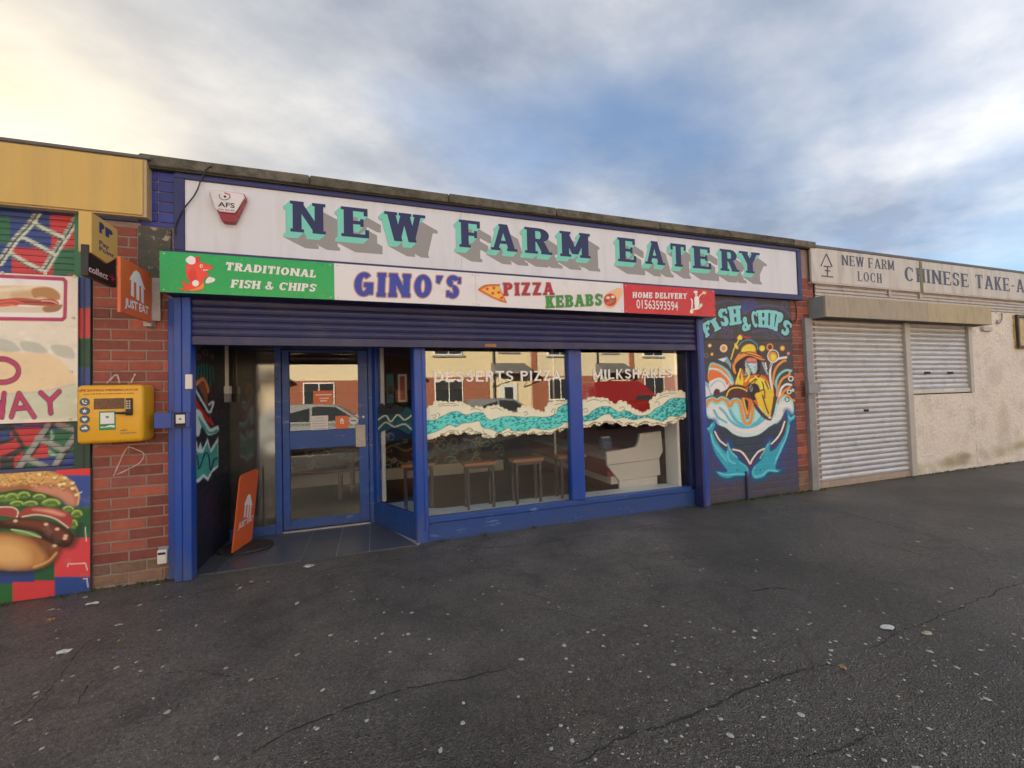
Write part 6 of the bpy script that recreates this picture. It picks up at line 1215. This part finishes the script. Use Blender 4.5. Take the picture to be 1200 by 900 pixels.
bmesh.ops.recalc_face_normals(b.bm, faces=b.bm.faces[:]); b.build('panel', mat('print_orange_bright', (0.72, 0.13, 0.03), .4, .04, 5), fs)
fn_ = nrm if nrm.dot(Vector(CAM)-f0) > 0 else -nrm
def Pf(ctrl):
    bl, br, tl = [onf(*c) for c in ctrl]; return lambda u, v, e: tuple(bl+(br-bl)*u+(tl-bl)*v+fn_*(.0075+e))
s4 = lambda x, y: (180+x/3.75, 480+y/3.752)
jeat(0, 0, Pf((s4(388, 476), s4(428, 462), s4(398, 376))), fs)
pf = Pf((s4(368, 525), s4(432, 487), s4(373, 492))); btext('lettering', 'JUST EAT', white_ink, fs, lambda u, v: pf(u, v, 0), 0, 1, 0, .8, bold=.03)
bc = (f0+f1)/2; bc.x += .03
pts = [(bc.x+.24*math.cos(a*PI/8), bc.y+.02+.19*math.sin(a*PI/8)) for a in range(16)]; MB().prism(pts, 'z', .010, .035, .008, 2).build('base', mat('dark_rubber_base', (0.035, 0.03, 0.03), .7, .2, 10), fs)
MB().tube([f0+Vector((0, 0, .01)), f1+Vector((0, 0, .01))], .014, 8).build('foot', black_pl, fs)

# ------------------------------------------------------------------ paper on the door
def sheet(name, lab, cat, x0, y0, x1, y1, Y, m_):
    a, b_ = pY(x0, y0, Y), pY(x1, y1, Y); t = thing(name, lab, cat, ((a[0]+b_[0])/2, Y, b_[2])); mbox(a[0], b_[0], Y-.001, Y, b_[2], a[2]).build('paper', m_, t); return t, a, b_
paper = mat('white_paper', (0.75, 0.75, 0.72), .7, .04); pink = mat('deep_pink_print', (0.40, 0.06, 0.10), .5, .3, 20); cyan = mat('cyan_print', (0.06, 0.25, 0.40), .5, .4, 25)
Yp = YD+.018
t, a, b_ = sheet('paper_notice', 'white handwritten notice taped inside the door glass', 'notice', 364, 487.5, 384.8, 504, Yp, paper)
for i in range(5):
    z = a[2]+(b_[2]-a[2])*(i+.9)/5.6; ins = (.25, .12, .08, .1, .16)[i]*(b_[0]-a[0]); s = 1 if i % 2 else -1
    MB().tube([(a[0]+ins+(b_[0]-a[0]-2*ins)*k/14, Yp-.002, z+.004*math.sin(k*2.3+i)) for k in range(15)], .0018, 4).build('handwriting', blue_ink, t)
t, a, b_ = sheet('door_sticker', 'orange square sticker with white house badge at the foot of the door glass', 'sticker', 393, 487.5, 408.7, 502.5, Yp, org); w_, h_ = b_[0]-a[0], a[2]-b_[2]
jeat(0, 0, lambda u, v, e: (a[0]+w_*(.33+.34*u), Yp-.002-e, b_[2]+h_*(.42+.4*v)), t)
t, a, b_ = sheet('orange_notice', 'larger orange notice with white lines in the middle of the door glass', 'notice', 367, 458, 390.2, 473.5, Yp, org)
for z, k0_, k1_ in ((.66, .12, .95), (.40, .3, .8), (.22, .35, .7)): zz_ = b_[2]+(a[2]-b_[2])*z; mbox(a[0]+(b_[0]-a[0])*k0_, a[0]+(b_[0]-a[0])*k1_, Yp-.0018, Yp-.0011, zz_, zz_+.012).build('text_line', white_ink, t)
q = pY(414.3, 493, Yp-.01); t = thing('door_sticker', 'round white sticker with a blue word beside the door handle', 'sticker', tuple(q)); MB().cyl((q[0], Yp-.001, q[2]), (0, 1, 0), .044, .001, 24).build('paper', paper, t); mbox(q[0]-.03, q[0]+.03, Yp-.0025, Yp-.0018, q[2]-.008, q[2]+.008).build('text_line', cyan, t)
for (lab, x0, y0, x1, y1, m_) in (('blue and black poster inside, seen through the narrow side pane', 452.5, 438, 461.5, 472, cyan), ('tall pink and white poster inside, right of the blue poster', 466, 438.5, 477.3, 471, paper)):
    t, a, b_ = sheet('wall_poster', lab, 'poster', x0, y0, x1, y1, 1.8, m_)
    if m_ is paper: mbox(a[0]+.03, b_[0]-.03, 1.797, 1.7985, b_[2]+.03, a[2]-.03).build('print', pink, t)
    else: mbox(a[0]+.02, b_[0]-.01, 1.797, 1.7985, b_[2]+.12, b_[2]+.24).build('print', black_ink, t)
    for zq in (a[2], ): MB().tube([((a[0]+b_[0])/2, 1.80, zq), ((a[0]+b_[0])/2, 1.80, 2.60)], .003, 4).build('cord', black_pl, t)

# ------------------------------------------------------------------ inside the eatery
cvI = Canvas(lambda u, v: (u, np.full(u.shape, 3.32), v), -1.5, 2.30, .24, 1.6, .016, C((26, 24, 28)))
rs = np.random.RandomState(8); GC = [C((110, 200, 180)), C((150, 195, 140)), C((200, 130, 90)), C((180, 190, 190)), C((90, 170, 180))]
for i in range(150):
    x_, y_ = rs.uniform(335, 590), rs.uniform(492, 556); k_ = rs.uniform(2, 10); a0 = rs.uniform(0, 6); sg = rs.choice([-1, 1]); c_ = GC[i % 5]
    cvI.stroke([(x_+k_*(1-t/9)*math.cos(a0+sg*t*.75), y_+k_*.6*(1-t/9)*math.sin(a0+sg*t*.75)) for t in range(8)], .75, c_, soft=.3)
for x_, y_, k_ in ((520, 522, 6), (532, 518, 4), (452, 538, 3), (508, 537, 5)): cvI.ring(x_, y_, k_, k_, 1.2, C((90, 140, 120)))
for pts in ([(545, 515), (556, 518), (558, 530), (550, 542), (540, 545)], [(501, 512), (510, 520), (506, 532), (498, 540)], [(448, 530), (460, 522), (475, 528), (490, 522)]): cvI.stroke(pts, 2.6, C((130, 90, 62))); cvI.stroke(pts, .8, C((90, 160, 140)))
cvI.build('interior_mural', decal_m, eat, label='black interior wall painted with curling waves and scrolls')
mbox(-1.5, 2.30, 3.325, 3.42, .04, 2.6).build('wall', inner, eat); mbox(-1.5, 2.30, 3.295, 3.319, .04, .235, bev=.004).build('skirting', innerw, eat)
woodm = mat('stool_wood', (0.34, 0.15, 0.06), .5, .18, 12, .2, 60, stretch=(1, 8, 8)); ironm = mat('grey_steel_leg', (0.045, 0.04, 0.04), .5, .1, 10)
spots = [(542, 584, 537.5, 'second'), (598, 640, 534.5, 'third'), (647, 694, 531.5, 'fourth'), (466, 515, 540, 'first')]
proto = None
for i, (xa, xb, ys, nth) in enumerate(spots):
    Yc = .135 if i < 3 else .38; p0, p1 = pY(xa, ys, Yc), pY(xb, ys, Yc); zt_ = .235+.50; cx = (p0[0]+p1[0])/2; W_ = .36
    lab = ['wooden-topped stool behind the left window pane, nearest its left mullion', 'wooden-topped stool behind the left window pane, in its right half', 'wooden-topped stool standing behind the mullion between the two panes', 'wooden-topped stool behind the corner post of the shopfront'][i]
    if proto is None:
        proto = thing('stool', lab, 'stool', (cx, .22, .235), 'wooden stools on the ledge behind the window'); X0 = cx
        MB().box(cx-W_/2, cx+W_/2, .13, .31, zt_-.035, zt_, .005).build('seat', woodm, proto)
        for sx in (-1, 1):
            for yy in (.135, .285): MB().box(cx+sx*(W_/2-.04)-.014, cx+sx*(W_/2-.04)+.014, yy, yy+.024, .238, zt_-.036, .002).build('leg', ironm, proto); 
        for yy in (.137, .287): MB().box(cx-W_/2+.055, cx+W_/2-.055, yy, yy+.02, zt_-.066, zt_-.037).build('rail', ironm, proto)
        for sx in (-1, 1): MB().box(cx+sx*(W_/2-.04)-.017, cx+sx*(W_/2-.04)+.017, .132, .162, .2355, .2375).build('foot_pad', white_pl, proto)
    else: copy_tree(proto, Matrix.Translation((cx-X0, Yc-.135, 0)), None, lab)
# bench and table near the door
bt = thing('table', 'dark wooden table behind the glass door', 'table', (-.9, 2.7, 0)); wd = mat('dark_table_wood', (0.08, 0.04, 0.028), .5, .2, 10)
mbox(-1.45, -.30, 2.45, 3.05, .72, .76, bev=.005).build('tabletop', wd, bt)
for x_ in (-1.40, -.38):
    for y_ in (2.5, 2.97): mbox(x_, x_+.05, y_, y_+.05, .04, .719).build('leg', wd, bt)
bh = thing('bench', 'low wooden bench drawn up to the table inside the door', 'bench', (-.95, 2.2, 0)); mbox(-1.45, -.42, 2.15, 2.42, .43, .47, bev=.005).build('seat', mat('bench_wood', (0.16, 0.07, 0.045), .5, .2, 10), bh)
for x_ in (-1.40, -.52): mbox(x_, x_+.05, 2.18, 2.39, .04, .429).build('leg', wd, bh)
# serving counter
sc = thing('serving_counter', 'white-ended serving counter with red front inside the right window', 'counter', (3.2, .4, .04))
s9 = lambda x, y: (660+x/6.667, 480+y/6.669)
YQ = .345
outl = [s9(*p) for p in [(335, 330), (480, 310), (565, 292), (585, 265), (600, 188), (765, 168), (780, 325), (752, 382), (762, 512), (440, 560), (345, 440)]]
cw = mat('cream_laminate', (0.66, 0.64, 0.58), .35, .03, 3); MB().prism([(pY(*p, YQ)[0], pY(*p, YQ)[2]) for p in outl], 'y', YQ, YQ+.045, .008, 2).build('end_panel', cw, sc)
o2 = [pY(*s9(*p), YQ-.002) for p in [(340, 436), (752, 384)]]; MB().tube(o2, .004, 6).build('panel_seam', alu, sc)
a, b_ = pY(*s9(440, 560), .345), pY(*s9(735, 520), .345); mbox(a[0], b_[0], .35, .38, .06, b_[2]).build('plinth', cw, sc)
xl, xrr, zl0, zl1 = pY(*s9(335, 330), YQ)[0], pY(*s9(770, 300), YQ)[0], .06, pY(*s9(335, 335), YQ)[2]
redl = mat('red_laminate', (0.26, 0.018, 0.022), .35, .1)
mbox(xl+.04, xrr-.05, .395, 3.2, zl1-.32, zl1-.10).build('front_upper', redl, sc); mbox(xl+.09, xrr-.05, .395, 3.2, zl1-.42, zl1-.321).build('front_band', innerw, sc); mbox(xl+.25, xrr-.05, .395, 3.2, .06, zl1-.421).build('front_lower', redl, sc); mbox(xl+.01, xrr-.4, .395, 3.2, zl1-.099, zl1-.05).build('worktop', steel, sc)
cp = thing('cup_tub', 'blue patterned tub of white cups on the serving counter', 'tub', (xl+.35, .7, zl1)); MB().cyl((xl+.33, .9, zl1+.035), (0, 0, 1), .09, .16, 20).build('tub', mat('blue_pattern', (0.10, 0.18, 0.32), .5, .8, 25), cp)
for k in range(4): MB().cyl((xl+.28+.034*k, .89+.02*(k % 2), zl1+.125), (0, 0, 1), .026, .02, 12).build('cup', white_pl, cp)
# the darker kitchen side
bw = mbox(2.30, 2.36, 3.42, 6.5, .04, 2.6).build('wall', inner, eat)
po = thing('support_pole', 'thin steel pole inside behind the left pane near the mullion', 'pole', (2.05, 1.6, .04)); q = pZ(653, 578, .04); MB().cyl((pY(651, 540, .9)[0], .9, 1.32), (0, 0, 1), .018, 2.56, 12).build('pole', alu, po)

# ------------------------------------------------------------------ across the road, seen in the glass
hcream = mat('cream_harling', (0.62, 0.52, 0.34), .9, .05, 4, .6, 50); hbrick = mat('house_brick', (0.28, 0.10, 0.06), .9, .2, 30, .3, 60); hroof = mat('slate_roof', (0.07, 0.07, 0.075), .8, .2, 8); hwhite = mat('white_window_frame', (0.72, 0.72, 0.70), .5, .03); hgrey = mat('grey_canopy', (0.17, 0.17, 0.18), .8, .1)
cols = [(0.62, 0.52, 0.34), (0.58, 0.50, 0.36), (0.64, 0.55, 0.38)]
YH = -16.0
def house(x0, w_, lab, variant):
    h = thing('terraced_house', lab, 'house', (x0+w_/2, YH-4, 0), 'terraced houses across the road')
    mw = mat('cream_harling_%d' % (variant % 3), cols[variant % 3], .9, .05, 4, .6, 50)
    mbox(x0+.01, x0+w_-.01, YH-8, YH, -.15, 5.3).build('wall', mw, h)
    rf = MB().prism([(YH-8.4, 5.3), (YH+.35, 5.3), (YH-4, 7.9)], 'x', x0, x0+w_).build('roof', hroof, h)
    mbox(x0+w_-.55, x0+w_-.02, YH-4.4, YH-3.6, 7.5, 8.7).build('chimney', hbrick, rf)
    mbox(x0+.05, x0+.35, YH+.001, YH+.06, -.1, 5.3).build('brick_strip', hbrick, h)
    mbox(x0+.36, x0+w_*.62, YH+.001, YH+.04, -.1, 2.45).build('brick_panel', hbrick, h)
    def win(xa, xb, za, zb, nm='window'):
        f = mbox(xa, xb, YH-.02, YH+.075, za, zb).build(nm, hwhite, h); n = max(1, int(round((xb-xa)/.62)))
        for k in range(n):
            pa = xa+.05+(xb-xa-.05)/n*k; mbox(pa, pa+(xb-xa-.05)/n-.05, YH+.076, YH+.082, za+.06, zb-.06).build('pane', glass_dark, f)
        mbox(xa-.08, xb+.08, YH+.001, YH+.14, za-.09, za-.002).build('sill', kerb, f)
    win(x0+1.0, x0+2.4, 1.15, 2.35); win(x0+1.0, x0+2.4, 3.55, 4.75); win(x0+w_-1.7, x0+w_-.75, 3.75, 4.75)
    d = mbox(x0+w_-1.75, x0+w_-.80, YH+.001, YH+.07, -.1, 2.1).build('door', mat('house_door_%d' % (variant % 3), ((.6, .6, .58), (.08, .05, .04), (.03, .06, .12))[variant % 3], .4), h); mbox(x0+w_-1.5, x0+w_-1.05, YH+.071, YH+.078, 1.2, 1.9).build('pane', glass_dark, d)
    cnp = MB().prism([(YH+.03, 3.15), (YH+1.2, 2.65), (YH+1.2, 2.55), (YH+.03, 2.55)], 'x', x0+w_-2.2, x0+w_-.35).build('porch_canopy', hgrey, h)
    for xs_ in (x0+w_-2.15, x0+w_-.42): MB().tube([(xs_, YH+.05, 1.9), (xs_, YH+1.1, 2.54)], .03, 6).build('bracket', hgrey, cnp)
    MB().tube([(x0+w_*.66, YH+.08, 0), (x0+w_*.66, YH+.08, 5.25)], .05, 8).build('downpipe', black_pl, h); MB().tube([(x0, YH+.40, 5.28), (x0+w_, YH+.40, 5.28)], .06, 8).build('gutter', black_pl, h)
    mbox(x0, x0+w_, YH+1.9, YH+2.02, -.1, .75).build('garden_wall', hbrick, h)
glass_dark = mat('dark_house_pane', (0.03, 0.035, 0.04), .06, .3, 1)
for i, x0 in enumerate(np.arange(-16.5, 30, 6.1)): house(float(x0), 6.1, ['westernmost cream terraced house of the row across the road', 'cream terraced house across the road, second from the west end', 'cream terraced house across the road opposite the tartan shop', 'cream terraced house reflected in the glass of the shop door', 'cream terraced house reflected in the left window pane above the silver car', 'cream terraced house reflected in the right window pane above the red van', 'cream terraced house across the road opposite the takeaway shutters', 'easternmost cream terraced house of the row across the road'][i], i)
def car(name, lab, cat, x, y, rot, body, top, Lc, Wc, win, bodym, belt, grp=None, group=None):
    c = thing(name, lab, cat, (x, y, -.12)); R_ = Matrix.Translation((x, y, -.12)) @ Matrix.Rotation(rot, 4, 'Z')
    def B(mbb, nm, m_, parent=c, smooth=False): return mbb.build(nm, m_, parent, R_, smooth=smooth)
    b = MB(); b.prism(body, 'y', -Wc/2, Wc/2)
    for v in b.bm.verts:
        if abs(v.co.x) > Lc*.42: v.co.y *= .86
    bmesh.ops.bevel(b.bm, geom=list(b.bm.edges), offset=.05, segments=3, affect='EDGES', profile=.5); bo = B(b, 'body', bodym, smooth=False)
    b = MB(); b.prism(top, 'y', -Wc/2+.04, Wc/2-.04)
    for v in b.bm.verts:
        if v.co.z > belt+.1: v.co.y *= .86
    bmesh.ops.bevel(b.bm, geom=list(b.bm.edges), offset=.04, segments=2, affect='EDGES', profile=.5); B(b, 'cabin', bodym)
    for pts in win:
        for s in (-1, 1):
            b = MB()
            yy = lambda z: s*((Wc/2-.04)*(1-.14*max(0, min(1, (z-belt)/.5)))+.006)
            A1 = [b.bm.verts.new((p[0], yy(p[1]), p[1])) for p in pts]; A2_ = [b.bm.verts.new((p[0], yy(p[1])-s*.012, p[1])) for p in pts]; b._f(A1); b._f(A2_[::-1])
            for k in range(len(pts)): b._f([A1[k], A2_[k], A2_[(k+1) % len(pts)], A1[(k+1) % len(pts)]])
            bmesh.ops.recalc_face_normals(b.bm, faces=b.bm.faces[:]); B(b, 'window', glass_dark)
    for wx_ in (-Lc*.31, Lc*.32):
        for s in (-1, 1):
            ty = B(MB().cyl((wx_, s*(Wc/2-.09), .31), (0, 1, 0), .31, .2, 24), 'wheel', black_pl); B(MB().cyl((wx_, s*(Wc/2+.008), .31), (0, 1, 0), .19, .02, 16), 'rim', alu, ty)
    for s in (-1, 1):
        B(MB().box(-Lc/2-.0, -Lc/2+.12, s*Wc*.3-.16, s*Wc*.3+.16, .60, .74, .02), 'headlight', white_pl); B(MB().box(Lc/2-.1, Lc/2+.0, s*Wc*.34-.1, s*Wc*.34+.1, .68, .9, .02), 'tail_light', g_red); B(MB().box(-Lc*.18, -Lc*.18+.1, s*(Wc/2+.02)-.08, s*(Wc/2+.02)+.08, .95, 1.07, .02), 'mirror', bodym)
    return c
sil = mat('silver_car_paint', (0.34, 0.35, 0.37), .25, .03, 2, metal=.5, coat=.5); redp = mat('red_van_paint', (0.24, 0.016, 0.018), .25, .03, 2, coat=.6); wcp = mat('pale_car_paint', (0.26, 0.27, 0.28), .25, .03, 2, coat=.5)
hb = [(-2.1, .28), (-2.12, .62), (-1.9, .80), (-1.0, .92), (2.0, .95), (2.1, .7), (2.1, .28)]
ht = [(-1.1, .90), (-.35, 1.42), (.2, 1.49), (1.3, 1.47), (1.95, 1.0), (1.95, .90)]
hw = [[(-.85, .97), (-.28, 1.37), (.35, 1.41), (.35, .97)], [(.42, .97), (.42, 1.41), (1.15, 1.38), (1.5, 1.0)]]
car('parked_car', 'silver hatchback parked across the road, reflected in the left pane', 'car', 5.0, -11.9, PI, hb, ht, 4.2, 1.76, hw, sil, .92)
car('parked_car', 'pale car parked near the shop, reflected in the door glass', 'car', -1.4, -7.9, PI, hb, ht, 4.2, 1.76, hw, wcp, .92)
vb = [(-2.0, .25), (-2.02, .72), (-1.75, .98), (-1.1, 1.08), (2.0, 1.08), (2.02, .25)]
vt = [(-1.25, 1.05), (-.55, 1.70), (-.2, 1.88), (1.2, 1.92), (2.0, 1.88), (2.01, 1.05)]
vw = [[(-1.0, 1.10), (-.48, 1.64), (.05, 1.70), (.05, 1.10)]]
vb, vt = [(x*1.05, z*1.10) for x, z in vb], [(x*1.05, z*1.10) for x, z in vt]; vw = [[(x*1.05, z*1.10) for x, z in vw[0]]]
car('parked_van', 'red panel van parked across the road, reflected in the right pane', 'van', 11.2, -12.2, PI, vb, vt, 4.3, 1.8, vw, redp, 1.16)
car('parked_van', 'second red van parked close behind the first, at the left of the right pane', 'van', 6.9, -13.2, PI+.1, vb, vt, 4.1, 1.8, vw, redp, 1.06) if False else None
